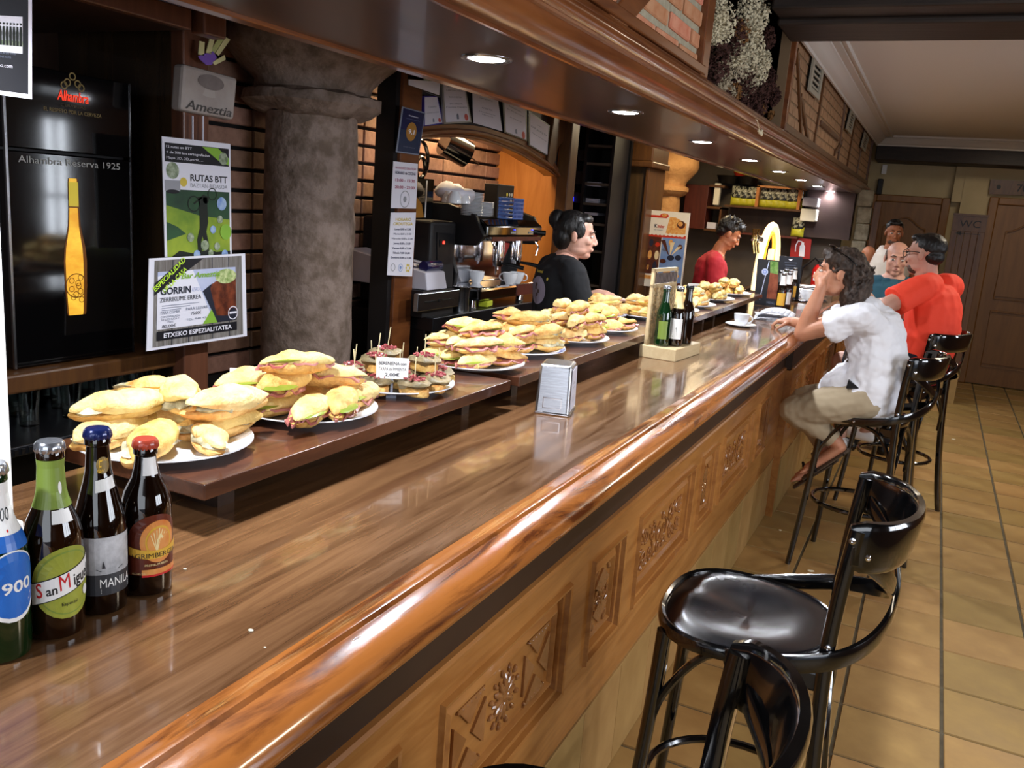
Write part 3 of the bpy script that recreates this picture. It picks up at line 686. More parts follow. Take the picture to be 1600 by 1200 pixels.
# bottle picture (flat, printed and backlit)
yc=(F(100,430).y+F(136,430).y)/2; zt0=F(118,279).z; z0=F(118,492).z; H=zt0-z0
pr=[(0,.24),(.02,.26),(.10,.275),(.25,.30),(.40,.31),(.50,.28),(.58,.22),(.66,.165),(.80,.14),(.90,.135),(.985,.13),(1,.12)]
wk=(F(136,430).y-F(100,430).y)/2/.31
for (q0,q1) in zip(pr,pr[1:]):
    for m,k,d in (('beer_edge',1.0,1),('beer_glow',.86,2)): S.shape(m,[(yc-q0[1]*wk*k,z0+q0[0]*H),(yc+q0[1]*wk*k*(.8 if m=='beer_glow' else 1),z0+q0[0]*H),(yc+q1[1]*wk*k*(.8 if m=='beer_glow' else 1),z0+q1[0]*H),(yc-q1[1]*wk*k,z0+q1[0]*H)],d)
S.rect('beer_label',yc-.13*wk,z0+.80*H,yc+.12*wk,z0+.975*H,3); S.rect('beer_edge',yc-.135*wk,z0+.79*H,yc+.125*wk,z0+.80*H,4)
S.ring('beer_edge',yc,z0+.22*H,.040,.003,4); 
for k in range(9): S.ring('beer_edge',yc+.018*math.cos(k*2.3),z0+.16*H+.009*k-.02,.010,.002,4)
S.build(t,{'silver_print':'lettering','logo_red':'logo','gold_print':'gold_lettering','beer_glow':'bottle_picture'})
# plants on the fridge
t=thing('potted_plant','dark spiky plant on top of the black fridge','plant',(-2.75,1.75,zt)); b=MB(t.location); rnd=random.Random(5)
b.lathe([(0,zt),(.05,zt),(.065,zt+.06),(0,zt+.06)],12,(-2.75,1.75,0)); b.build('pot',MATS['near_black'],t)
b=MB(t.location)
for k in range(40):
    a=rnd.uniform(0,6.28); L_=rnd.uniform(.06,.15); c=Vector((-2.75,1.75,zt+.05)); d=Vector((math.cos(a),math.sin(a),rnd.uniform(.1,.7)))
    b.tube([c,c+d*L_*.6,c+d*L_+Vector((0,0,-.015))],[.004,.004,.0008],4)
b.build('leaves',mat('dark_leaf','141a12',.6),t,kind='stuff')
# ledge and glass shelf below the fridge
b=MB(); b.box(-3.05,-.8,.985,-2.44,2.30,1.03); b.box(-2.45,-.8,.975,-2.425,2.30,1.035); tag(b.build('fridge_shelf',MATS['brown_wood'],bevel=.008),'dark brown wooden shelf carrying the black fridge','shelf')
GZ=.872
t=thing('glass_counter','low dark steel drainer counter below the fridge, holding the glasses','counter',(-2.65,1,0)); o=t.location
b=MB(o); b.box(-3.04,-.8,GZ-.03,-2.25,2.285,GZ); b.build('worktop',MATS['dark_steel'],t,bevel=.004)
b=MB(o); b.box(-3.04,-.8,0,-2.46,2.285,GZ-.03); b.build('cabinet',MATS['near_black'],t)
b=MB(o)
for k in range(60): y=.9+k*.022; b.box(-2.252,y,GZ-.024,-2.246,y+.011,GZ-.008)
b.build('drip_grille',MATS['steel'],t,kind='stuff')
g=thing('tumbler','x','glass',(0,0,0),0,'clear tumblers stored below the fridge')
b=MB(); b.lathe([(0,0),(.026,0),(.032,.11),(.0305,.11),(.0245,.008),(0,.008)],20,cap=False); b.build('bowl',MATS['glass'],g,smooth=True)
first=True; TR=[]
for r in range(3):
    TR.append([])
    for k in range(7):
        loc=(-2.42-r*.12,1.25+k*.145+r*.05,GZ)
        if first: g.location=loc; o=g; first=False
        else: o=copy_tree(g); o.location=loc
        TR[-1].append(o)
autolabel([('clear tumbler below the fridge, %s row'%n,q) for n,q in zip(('front','middle','back'),TR)])
# white pole edge at the left of the frame
P0=A(-8,400,x=-1.25); t=thing('menu_stand','tall white-edged menu stand at the very left edge of the picture','stand',(P0.x,P0.y-.06,CZ)); o=t.location
b=MB(o); b.box(P0.x-.012,P0.y-.12,CZ,P0.x+.012,A(5,600,x=-1.25).y,2.02); b.build('panel',MATS['white'],t,bevel=.003)
b=MB(o); b.box(P0.x-.04,P0.y-.12,CZ,P0.x+.04,P0.y,CZ+.015); b.build('foot',MATS['white'],t,bevel=.003)
# ---------------------------------------------------------------- post with sign strips (left)
def post(name,label,x0,y0,x1,y1,z0,z1,m='cornice_wood'):
    b=MB(); b.box(x0,y0,z0,x1,y1,z1); return tag(b.build(name,MATS[m],bevel=.006),label,'post')
mat('post_wood','5a3626',.35,col2='6e4430',scale=4,stretch=(8,8,1),kind='wood')
post('wooden_post','reddish brown wooden post beside the fridge, behind the two stacked posters',-2.44,A(288,600,x=-2.38).y,-2.38,A(326,600,x=-2.38).y,0,2.72,'post_wood')
# ---------------------------------------------------------------- sign, two posters on the left post
X1=-2.335
t,S=card('bar_sign','grey plaster-like bar sign painted with a mushroom and the word Ameztia','sign',[A(287,99,x=X1),A(372,122,x=X1),A(366,188,x=X1),A(282,172,x=X1)],(1,0,0),mat('sign_stone','978b84',.7,col2='aaa09a',scale=6).name,.05,bevel=.012)
mat('mush_cap','6a5f5c',.5,col2='857a76',scale=9); mat('mush_stem','a89e98',.6); mat('ink_grey','4a4542',.6)
S.text('ink_grey','Ameztia',.5,.06,.20,.86,bold=.012,shear=.2,d=3)
S.shape('mush_stem',[(.36,.42),(.5,.40),(.6,.42),(.56,.7),(.44,.7)],2)
S.disc('mush_cap',.50,.74,.24,3,28,.17)
S.build(t,{'ink_grey':'lettering','mush_cap':'mushroom_cap','mush_stem':'mushroom_stem'})
b=MB(t.location); 
for px in (302,318):
    p=A(px,186,x=X1-.02); q=A(px,222,x=X1-.02); b.box(p.x-.003,p.y-.004,q.z-.02,p.x,p.y+.002,p.z+.01)
b.build('hanging_strip',MATS['paper_shade'],t)
# paper hand above the sign
mat('purple','7c58b8',.6); mat('pale_green','b9bf7a',.6); mat('cream_paper','d8d29a',.6)
t=thing('paper_hand','purple paper hand with pale yellow fingers pinned above the bar sign','paper craft',tuple(A(328,102,x=-2.34))); o=t.location
S=Sheet(lambda u,v,d:A(u,v,x=-2.34)+Vector((.001*d,0,0)),1,o)
def strip(m,pts):
    b=MB(o); c=[A(u,v,x=-2.34) for u,v in pts]; b.prism(c,(.003,0,0)); b.build('finger' if m!='purple' else 'palm',MATS[m],t)
strip('purple',[(311,92),(322,102),(330,101),(338,90),(332,80),(318,84),(309,88)])
strip('cream_paper',[(309,85),(318,87),(319,66),(311,64)]); strip('cream_paper',[(321,82),(329,85),(334,62),(327,60)])
strip('pale_green',[(329,79),(335,83),(349,61),(342,57)]); strip('cream_paper',[(336,83),(341,87),(359,62),(352,58)]); strip('cream_paper',[(331,97),(335,102),(352,93),(350,86)])
# ---- cycling poster
mat('p_black','0c0c16',.5); mat('p_green','4e7a22',.5,col2='a8b834',scale=5,lo=.3,hi=.7); mat('p_dgreen','1c3828',.5,col2='2f5a34',scale=5); mat('p_lime','86b53a',.5); mat('p_grey','9a9aa0',.5); mat('p_white','e8e6f0',.5); mat('p_blue','6a8ccc',.5,col2='a9c0dc',scale=30); mat('p_yellow','d6bb48',.5); mat('p_foto','6a7c5c',.5,col2='b0b8a0',scale=60); mat('p_sil','10180f',.6)
c=[A(253,213,x=X1),A(360,225,x=X1),A(362,400,x=X1),A(258,402,x=X1)]
t,S=card('cycling_poster','tall green poster reading RUTAS BTT with a cyclist lifting a bike','poster',c,(1,0,0),'p_white',.003)
S.rect('p_black',.03,.80,.97,.955); 
for i,(s,w_) in enumerate([('12 rutas en BTT',.36),('+ de 500 km cartografiados',.62),('Mapa 2D, 3D,perfil, ...',.52)]): S.text('p_white',s,.05,.915-.045*i,.020,w_,'l',bold=.01)
S.shape('p_lime',[(.56,.95),(.80,.95),(.97,.87),(.97,.81),(.84,.83)],2); S.disc('p_foto',.88,.865,.07,3)
S.text('p_black','RUTAS BTT',.66,.655,.055,.56,bold=.02); S.text('p_grey','BAZTAN-BIDASOA',.66,.60,.036,.56)
S.disc('p_foto',.13,.73,.09,2,16); S.rect('p_grey',.02,.56,.23,.65,2); S.disc('p_black',.125,.555,.09,3,16,.018); S.disc('p_yellow',.28,.64,.05,2)
S.rect('p_dgreen',.03,.28,.97,.575,1); S.rect('p_green',.03,.0,.97,.28,1); S.shape('p_green',[(.03,.28),(.97,.28),(.97,.33),(.5,.36),(.03,.44)],2); S.shape('p_dgreen',[(.03,.30),(.03,.14),(.3,.20),(.18,.26)],2)
S.shape('p_sil',[(.48,.52),(.62,.52),(.63,.30),(.60,.22),(.64,.10),(.63,.03),(.57,.03),(.57,.12),(.54,.18),(.52,.13),(.53,.03),(.47,.03),(.46,.15),(.50,.25),(.50,.45)],3)
S.disc('p_sil',.60,.50,.045,3); S.ring('p_sil',.42,.46,.09,.012,3); S.line('p_sil',[(.42,.46),(.58,.54)],.02,3); S.ring('p_sil',.70,.55,.07,.01,3)
S.shape('p_sil',[(.08,0),(.97,0),(.97,.05),(.75,.04),(.62,.06),(.4,.03),(.2,.055)],4)
for (u,v,r,m) in ((.84,.47,.075,'p_blue'),(.81,.33,.045,'p_foto'),(.70,.24,.045,'p_blue'),(.90,.22,.09,'p_lime'),(.36,.17,.05,'p_foto'),(.57,.10,.06,'p_foto'),(.76,.09,.045,'p_foto'),(.45,.02,.05,'p_blue'),(.66,.03,.04,'p_foto'),(.88,.02,.05,'p_blue')): S.disc(m,u,v,r,5)
S.build(t,{'p_white':'lettering','p_black':'dark_print','p_green':'meadow_picture','p_sil':'cyclist_silhouette'})
# ---- roast poster in front
X2=-2.30
mat('p_wood','5c554e',.6,col2='8f8a86',scale=9,stretch=(1,14,.8),detail=5,kind='wood'); mat('p_meat','4a1e12',.4,col2='8a4428',scale=22,detail=6); mat('p_salad','7d9a4a',.5,col2='d3dba0',scale=60); mat('p_lilac','aab4d8',.5,col2='d0d4e8',scale=4); mat('p_ink','1c2030',.5); mat('p_neon','b9e03a',.5,emit=.1); mat('p_ink2','6c7488',.5)
c=[A(233,404,x=X2),A(383,396,x=X2),A(386,525,x=X2),A(229,549,x=X2)]
t,S=card('roast_poster','landscape poster for GORRIN roast pork with green corner banner','poster',c,(1,0,0),'p_white',.003)
S.rect('p_wood',.05,.03,.955,.975,1); 
for u in (.22,.38,.62,.80): S.rect('p_ink',u,.03,u+.008,.975,2)
S.shape('p_lilac',[(.08,.22),(.66,.22),(.44,.85),(.08,.85)],3); S.shape('p_white',[(.08,.22),(.64,.22),(.42,.85),(.08,.80)],4)
S.shape('p_lilac',[(.44,.85),(.88,.85),(.88,.22),(.66,.22)],3); S.shape('p_meat',[(.52,.60),(.66,.70),(.88,.72),(.88,.28),(.68,.28)],4); S.shape('p_ink',[(.52,.60),(.62,.68),(.6,.62),(.67,.28),(.655,.26)],5)
S.disc('p_salad',.77,.75,.115,5,20,.085); S.shape('p_ink',[(.66,.3),(.88,.27),(.88,.22),(.66,.22)],5); S.ring('p_white',.84,.31,.055,.008,6); S.disc('p_ink',.84,.31,.04,6); S.rect('p_white',.80,.30,.88,.325,7)
S.shape('p_lime',[(.52,.22),(.67,.22),(.61,.38)],6)
S.shape('p_black',[(.05,.60),(.05,.73),(.32,.975),(.53,.975)],7)
import math as _m
S.text('p_neon','ESPECIALIDAD',.20,.80,.055,.36,rot=R_(37),bold=.03,d=8); S.text('p_neon','DE LA CASA',.25,.735,.055,.27,rot=R_(37),bold=.03,d=8)
S.text('p_ink','GORRIN',.25,.60,.075,.29,bold=.02,d=8); S.text('p_lilac','ASADO',.455,.61,.045,.10,d=8); S.text('p_ink','ZERRIKUME ERREA',.30,.52,.05,.40,d=8)
S.text('p_lime','Bar Ameztia',.50,.76,.06,.40,bold=.02,shear=.3,d=8)
for i in range(3): S.rect('p_ink2',.12,.475-.025*i,.48-.09*i,.481-.025*i,8)
S.text('p_ink2','PARA COMER',.20,.385,.032,.18,d=8); S.text('p_ink2','PARA LLEVAR',.46,.40,.034,.22,d=8); S.text('p_ink','75,00€',.45,.345,.034,.10,d=8)
S.text('p_ink2','TEL. 948 45',.45,.285,.022,.20,d=8); S.text('p_ink2','CON ENSALADA',.20,.345,.022,.18,d=8); S.text('p_ink2','DE LECHUGA Y',.20,.315,.022,.17,d=8); S.text('p_ink2','PAN',.20,.285,.022,.05,d=8); S.text('p_ink','80,00€',.19,.235,.032,.13,d=8)
S.rect('p_black',.08,.10,.88,.20,7); S.text('p_white','ETXEKO ESPEZIALITATEA',.48,.125,.050,.68,bold=.03,d=9)
S.build(t,{'p_white':'lettering','p_wood':'plank_print','p_meat':'roast_picture','p_black':'banner','p_neon':'banner_lettering'})
# ---- black framed poster at the upper left corner
X3=-1.50
c=[A(-60,-50,x=X3),A(50,-50,x=X3),A(50,155,x=X3),A(-60,140,x=X3)]
t,S=card('band_poster','black poster with white border and small group photo, cut off by the upper left corner','poster',c,(1,0,0),'paper',.004)
S.rect('p_black',0,.035,.94,1,1); S.rect('p_white',.2,.345,.85,.63,2); S.rect('p_foto',.2,.40,.85,.44,3)
for k in range(7):
    u=.52+k*.05; S.shape('p_sil',[(u-.018,.40),(u-.02,.50),(u-.012,.55),(u+.012,.55),(u+.02,.50),(u+.018,.40)],4); S.disc('p_sil',u,.57,.014,4)
S.text('p_white','grupo.com',.55,.225,.03,.30,d=2); S.text('p_ink2','CONTACTO',.58,.30,.016,.2,d=2); S.text('p_ink2','MUSICA EN VIVO',.6,.33,.016,.3,d=2); S.text('p_white','Sabado tarde',.62,.93,.03,.42,d=2,rot=-.1); S.text('p_white','y noche',.7,.86,.03,.22,d=2)
S.build(t,{'p_white':'lettering','p_black':'black_print'})
# cabinet with framed photos, upper left
XC=-2.2
t=thing('wall_cabinet','upper brown cabinet with framed pictures at the top left above the fridge','cabinet',(-2.6,1.7,2.10)); o=t.location
ye=A(300,47,x=XC).y
b=MB(o); b.box(-3.04,-.5,2.105,XC-.03,ye,2.125); b.build('bottom_board',MATS['dark_wood'],t)
b=MB(o); b.box(XC-.03,-.5,2.105,XC,ye,2.165); b.box(XC-.03,ye-.03,2.165,XC,ye,2.6); b.box(XC-.03,1.83,2.165,XC,1.86,2.6); b.build('frame',MATS['post_wood'],t,bevel=.004)
b=MB(o); b.box(XC-.03,-.5,2.165,XC-.018,1.83,2.6); b.box(XC-.03,1.86,2.165,XC-.018,ye-.03,2.6); b.build('picture_mount',MATS['paper_shade'],t)
b=MB(o); b.box(XC-.018,1.87,2.17,XC-.012,2.03,2.6); b.box(XC-.018,1.3,2.2,XC-.012,1.74,2.6); b.build('picture',mat('dark_photo','1a1a22',.4,col2='4a4a55',scale=25),t)
post('wooden_post','narrow upper wooden upright with a small white sticker, right of the framed pictures',-2.24,A(312,60,x=-2.2).y,-2.18,A(347,60,x=-2.2).y,2.10,2.72,'post_wood')
p=A(328,8,x=-2.178); tag(MB().box(p.x,p.y-.010,p.z-.012,p.x+.001,p.y+.010,p.z+.012).build('sticker',MATS['white']),'tiny white sticker near the top of the upper wooden upright','sticker')
# ---------------------------------------------------------------- right post with three notices
XR=-2.47
t=thing('wooden_post','wooden post with black side carrying the score plate and two timetable notices','post',(XR,A(620,560,x=XR).y,0)); o=t.location
ya,yb=A(612,540,x=XR).y,A(640,540,x=XR).y
b=MB(o); b.box(-2.56,ya,0,XR,yb,2.72); b.build('upright',MATS['orange_wood'] if 0 else MATS['cornice_wood'],t,bevel=.005)
b=MB(o); b.box(-2.60,ya-.035,0,XR-.02,ya,2.72); b.build('dark_batten',MATS['near_black'],t)
XN=XR+.03
mat('navy','141c4c',.25,coat=.5); mat('navy2','20304e',.25,coat=.5); mat('gold_disc','a8742a',.4)
t,S=card('score_plate','dark blue plastic plate with a gold disc reading 9,1','sign',[A(629,166,x=XN),A(665,176,x=XN),A(655,243,x=XN),A(619,238,x=XN)],(1,0,0),mat('clear_edge','8a90a0',.15).name,.006,bevel=.006)
S.rect('navy',.04,.40,.96,.97,1); S.rect('navy2',.04,.03,.96,.52,2); S.disc('gold_disc',.5,.5,.22,3); S.text('p_white','9,1',.5,.45,.10,.26,bold=.03,d=4); S.text('p_white','Booking.com',.5,.83,.028,.40,bold=.02,d=4); S.text('p_ink2','Guest Review Awards 2017',.5,.76,.018,.6,d=4); S.text('p_ink2','Hostal Ameztia',.5,.14,.022,.5,d=4)
S.build(t,{'p_white':'lettering'})
t,S=card('kitchen_timetable','small white notice with kitchen hours 13:00 - 15:30 and 20:00 - 22:00','notice',[A(615,252,x=XN),A(653,256,x=XN),A(650,326,x=XN),A(611,325,x=XN)],(1,0,0),'paper',.003)
mat('p_pink','a8325c',.5); mat('p_navy','283058',.5)
S.text('p_pink','MAHAIGAKO ORDUTEGIA',.5,.85,.05,.84,bold=.03); S.text('p_navy','HORARIO de COCINA',.5,.74,.06,.84,bold=.03); S.text('p_pink','13:00 - 15:30',.5,.58,.06,.80,bold=.02); S.text('p_pink','20:00 - 22:00',.5,.43,.06,.80,bold=.02)
S.ring('p_grey',.52,.20,.19,.02,2); S.disc('p_grey',.52,.20,.07,2,8); S.build(t,{'p_pink':'lettering','p_navy':'dark_lettering','p_grey':'emblem'})
t,S=card('opening_timetable','longer white notice listing opening hours for each weekday','notice',[A(611,332,x=XN),A(650,332,x=XN),A(644,432,x=XN),A(605,430,x=XN)],(1,0,0),'paper',.003)
S.text('p_yellow','HORARIO',.5,.87,.045,.62,bold=.02); S.text('p_yellow','ORDUTEGIA',.5,.80,.045,.78,bold=.02)
for i,s in enumerate(['Lunes 8,00 a 17,00','Martes 8,00 a 21,00','Miércoles 8,00 a 21,00','Jueves 8,00 a 21,00','Viernes 8,00 a 23,00','Sábado 9,00 24,00','Domingo 8,00 a 23,00']): S.text('p_navy',s,.5,.725-.075*i,.030,[.66,.70,.84,.68,.78,.68,.82][i],bold=.02)
S.ring('p_grey',.20,.13,.09,.02); S.ring('p_blue',.5,.13,.09,.015); S.disc('p_blue',.5,.13,.04)
for k in range(6): a=k*PI/3; S.disc('p_yellow',.8+.07*math.cos(a),.13+.07*S.asp*math.sin(a),.03)
S.build(t,{'p_navy':'lettering','p_yellow':'yellow_lettering','p_grey':'emblem'})
# ---------------------------------------------------------------- arch over the coffee recess
XA=-2.52
low=[(645,217),(662,215),(690,213),(712,213),(735,215),(755,219),(777,226),(798,235),(815,243),(831,253),(845,260),(857,267),(868,276)]
up=[(645,200),(665,197),(690,195),(712,194),(740,196),(765,201),(790,209),(815,217),(832,226),(846,237),(858,246),(868,256),(876,270)]
t=thing('arch','curved wooden arch over the coffee recess carrying framed certificates','arch',(XA,4.9,1.9)); o=t.location
lo=[A(*q,x=XA) for q in low]; hi=[A(*q,x=XA) for q in up]
b=MB(o); b.prism(lo+hi[::-1],(-.09,0,0)); b.build('arch_board',MATS['cornice_wood'],t)
b=MB(o); b.tube([(l+h)/2+Vector((.005,0,-.004)) for l,h in zip(lo,hi)],.016,8); b.tube([l+Vector((.004,0,.004)) for l in lo],.010,8); b.build('arch_bead',MATS['cornice_wood'],t,smooth=True)
yl=lo[0].y; yr=A(872,262,x=XA).y
b=MB(o); b.prism([Vector((XA-.03,h.y,h.z)) for h in hi]+[Vector((XA-.03,hi[-1].y,2.72)),Vector((XA-.03,yl,2.72))],(-.03,0,0)); b.build('spandrel',mat('grey_panel','4c4642',.5),t)
# corbel at the arch's right end
b=MB(o); q=[A(*k_,x=XA+.02) for k_ in [(868,170),(900,178),(900,196),(886,205),(880,222),(872,232),(869,250),(862,262),(856,250)]]; b.prism(q,(-.10,0,0)); b.build('corbel',MATS['brown_wood'],t,bevel=.006)
# framed certificates
def cert(label,q,frame_,lines,x=XA+.01,pm='paper_shade',head=None,hm='p_grey',seals=1,fm=None):
    c=[A(*k_,x=x) for k_ in q]; t,S=card('framed_certificate' if frame_ else 'certificate',label,'certificate',c,(1,0,0),frame_ or pm,.012 if frame_ else .003)
    if frame_: S.rect(pm,.06,.04,.94,.96,1)
    if head: S.rect(hm,.06,.84,.94,.97,2)
    for i,(s,v,h,w_) in enumerate(lines): S.text('p_ink2',s,.5,v,h,w_,bold=.01,d=3)
    if seals: S.disc('seal',.82,.14,.07,3); S.shape('p_ink2',[(.46,.10),(.54,.10),(.54,.20),(.50,.25),(.46,.20)],3)
    S.build(t,{'p_ink2':'lettering','seal':'seal',pm:'sheet'})
mat('seal','c05048',.6); mat('silver_frame','a8a8ac',.3,metal=.8); mat('purple_frame','3c2c8c',.4)
cert('purple-edged certificate with a red seal, half hidden behind the slanted photo',[(662,150),(684,150),(693,193),(662,198)],'purple_frame',[('TURISMO',.6,.05,.5),('CERTIFICADO DE CALIDAD',.42,.03,.7)],XA-.004)
cert('silver-framed certificate with text lines and red seal above the arch',[(690,126),(726,130),(737,191),(694,194)],'silver_frame',[('INSTITUTO DE CALIDAD',.86,.03,.6),('CERTIFICADO',.78,.03,.7),('BAR AMEZTIA',.62,.035,.5),('BAR AMEZTIA',.46,.035,.5),('Cocina Casera',.38,.035,.8)])
cert('unframed white certificate with grey heading above the arch',[(738,131),(776,141),(785,205),(740,192)],None,[('CERTIFICADO',.68,.03,.5),('AMEZTIA',.44,.04,.4),('Hosteleria',.34,.025,.6),('Navarra',.28,.025,.4)],head=1,seals=0)
cert('black-framed certificate above the arch, left of the last one',[(785,150),(823,170),(824,221),(788,207)],'black',[('Reconocimiento',.8,.04,.5),('Bar Restaurante',.7,.03,.7),('Ameztia',.5,.03,.5)])
cert('last black-framed certificate above the arch, reading BAR AMEZTIA',[(826,173),(859,196),(857,245),(826,227)],'black',[('a la',.75,.03,.2),('BAR AMEZTIA',.58,.06,.78),('Gastronomia',.42,.035,.7)],seals=0)
c=[A(*q,x=XA+.05) for q in [(637,118),(691,112),(688,152),(637,133)]]
t,S=card('tilted_photo','white slanted card with a small group photo hanging above the score plate','photo',c,(1,0,0),'black',.01)
S.rect('paper',.02,.06,.96,.60,1); S.rect('p_foto',.45,.60,.96,.97,1); S.build(t,{'paper':'sheet','p_foto':'photo_print'})
t=thing('brick_stub','small orange bricks showing between the slanted photo and the score plate','bricks',tuple(A(655,160,x=XA-.03))); 
for k in range(3):
    v=A(655,150+k*8,x=XA-.03); b=MB(t.location); b.box(v.x-.05,v.y-.06,v.z-.012,v.x,v.y+.06,v.z+.012); b.build('brick',MATS['fascia_brick'],t)
# recess side panel of orange wood and its jamb
b=MB(); b.box(-3.10,5.93,0,-2.50,5.98,2.72); struct(b.build('wall_recess_side',MATS['orange_wood']))
post('wooden_jamb','glossy wooden jamb closing the right side of the coffee recess',-2.53,5.86,-2.44,6.0,0,2.72,'brown_wood')
# ---------------------------------------------------------------- coffee counter and what stands on it
WZ=1.015; XW=-2.35
t=thing('coffee_counter','dark steel work counter under the coffee machine','counter',(-2.7,4.9,0)); o=t.location
b=MB(o); b.box(-3.01,3.95,WZ-.075,XW,5.84,WZ); b.build('worktop',MATS['dark_steel'],t,bevel=.004)
b=MB(o); b.box(-3.01,3.95,.05,XW-.05,4.55,WZ-.075); b.build('cabinet',MATS['black'],t,bevel=.003)
for (a,c) in ((4.57,5.05),(5.07,5.55)):
    b=MB(o); b.box(-3.01,a,.2,XW-.04,c,WZ-.09); d=b.build('drawer',MATS['dark_steel'],t,bevel=.004)
    b=MB(o); b.box(XW-.04,a+.1,WZ-.16,XW-.02,c-.1,WZ-.145); b.build('drawer_handle',MATS['steel'],d)
def m24(px,py,x=-2.40): return A(px,py,x=x)
# espresso machine -------------------------------------------------
t=thing('espresso_machine','black and chrome two-group espresso machine with cups on its tray','coffee machine',(-2.68,5.0,WZ)); o=t.location
Y0,Y1=4.50,5.32; XF=-2.40; XB=-2.95
for (x,y) in ((XF-.06,Y0+.08),(XF-.06,Y1-.08),(XB+.06,Y0+.08),(XB+.06,Y1-.08)):
    b=MB(o); b.lathe([(0,WZ),(.028,WZ),(.022,WZ+.045),(0,WZ+.045)],12,(x,y,0)); b.build('foot',MATS['chrome'],t,smooth=True)
b=MB(o); b.box(XB,Y0+.02,WZ+.045,XF+.02,Y1,WZ+.125); b.build('drip_tray',MATS['chrome'],t,bevel=.02,seg=3)
b=MB(o); b.box(XF+.018,Y1-.30,WZ+.05,XF+.024,Y1-.02,WZ+.12); b.build('side_plate',MATS['cabinet_red'],t)
b=MB(o); b.box(XB,Y0+.02,WZ+.125,XF-.20,Y1,WZ+.40); b.build('back_panel',MATS['chrome'],t,bevel=.004)
prof=[(XB,WZ+.40),(XF-.10,WZ+.385),(XF,WZ+.40),(XF+.03,WZ+.43),(XF+.03,WZ+.49),(XF-.02,WZ+.525),(XB,WZ+.53)]
b=MB(o); b.prism([(x,Y0+.04,z) for x,z in prof],(0,Y1-Y0-.04,0)); b.build('head',MATS['black_gloss'],t,bevel=.008)
b=MB(o); b.prism([(XF+.031,Y0+.1,WZ+.40),(XF+.031,Y1-.02,WZ+.40),(XF+.031,Y1-.02,WZ+.425),(XF+.031,Y0+.1,WZ+.425)],(.004,0,0)); b.build('red_strip',MATS['cabinet_red'],t)
sp=[(XB,WZ+.05),(XF-.16,WZ+.05),(XF-.14,WZ+.20),(XF-.20,WZ+.36),(XF-.02,WZ+.37),(XF+.03,WZ+.43),(XF-.04,WZ+.55),(XF-.22,WZ+.60),(XB,WZ+.60)]
b=MB(o); b.prism([(x,Y0,z) for x,z in sp],(0,.035,0)); b.build('side_panel',MATS['near_black'],t,bevel=.006)
b=MB(o); b.prism([(x,Y1,z) for x,z in sp],(0,.03,0)); b.build('side_panel',MATS['near_black'],t,bevel=.006)
for i,y in enumerate((4.88,5.14)):
    b=MB(o); b.lathe([(0,WZ+.27),(.036,WZ+.27),(.038,WZ+.33),(.034,WZ+.40),(0,WZ+.40)],20,(XF-.06,y,0)); g=b.build('group_head',MATS['chrome'],t,smooth=True)
    b=MB(o); b.lathe([(0,WZ+.235),(.030,WZ+.235),(.034,WZ+.27),(0,WZ+.27)],16,(XF-.06,y,0)); b.tube([(XF-.06,y,WZ+.215),(XF-.06,y,WZ+.24)],.008,8); b.build('portafilter',MATS['chrome'],t,smooth=True)
    b=MB(o); b.tube([(XF-.03,y,WZ+.255),(XF+.03,y+.02,WZ+.25),(XF+.10,y+.05,WZ+.235)],[.008,.012,.014],10); b.build('portafilter_handle',MATS['black'],t,smooth=True)
    b=MB(o)
    for k in range(5): b.box(XF+.030,y-.03+k*.014,WZ+.445,XF+.034,y-.022+k*.014,WZ+.457)
    b.build('button_row',MATS['silver_print'],t); b=MB(o); b.ell((XF+.034,y+.02,WZ+.468),.004,6,4); b.build('status_light',MATS['blue_led'],t)
b=MB(o); b.tube([(XF+.02,Y1-.06,WZ+.45),(XF+.07,Y1-.03,WZ+.45)],.018,12); b.build('steam_knob',MATS['black'],t,smooth=True)
b=MB(o); b.tube([(XF,Y0+.16,WZ+.40),(XF+.03,Y0+.17,WZ+.34),(XF+.035,Y0+.18,WZ+.20)],.006,8); b.tube([(XF,Y1-.05,WZ+.40),(XF+.03,Y1-.04,WZ+.36),(XF+.02,Y1-.05,WZ+.30)],.006,8); b.build('steam_wand',MATS['chrome'],t,smooth=True)
# cups (prototype with saucer used in several places)
def make_cup(name,label,cat='cup'):
    c=thing(name,label,cat,(0,0,0)); b=MB(); b.lathe([(0,0),(.020,0),(.021,.004),(.032,.02),(.037,.04),(.039,.058),(.0365,.058),(.034,.04),(.026,.012),(0,.008)],24,cap=False); b.build('bowl',MATS['porcelain'],c,smooth=True)
    b=MB(); b.tube([(.034+.022*math.sin(a),0,.034+.018*math.cos(a)) for a in [PI*k/8 for k in range(9)]],.0035,6); b.build('handle',MATS['porcelain'],c,smooth=True); return c
cup=make_cup('coffee_cup','white coffee cup on the espresso machine tray, left of its pair'); cup.location=m24(797,432); cup.location.z=WZ+.125; cup.rotation_euler.z=R_(190); cup.scale=(1.25,)*3
c2=dup(cup,Vector((cup.location.x,cup.location.y+.10,WZ+.125)),R_(10),'white coffee cup on the espresso machine tray, right of its pair'); c2.scale=(1.25,)*3
c3=dup(cup,Vector((-2.56,4.80,WZ+.125)),R_(80),'white cup farther back on the espresso machine tray behind the grey glass')
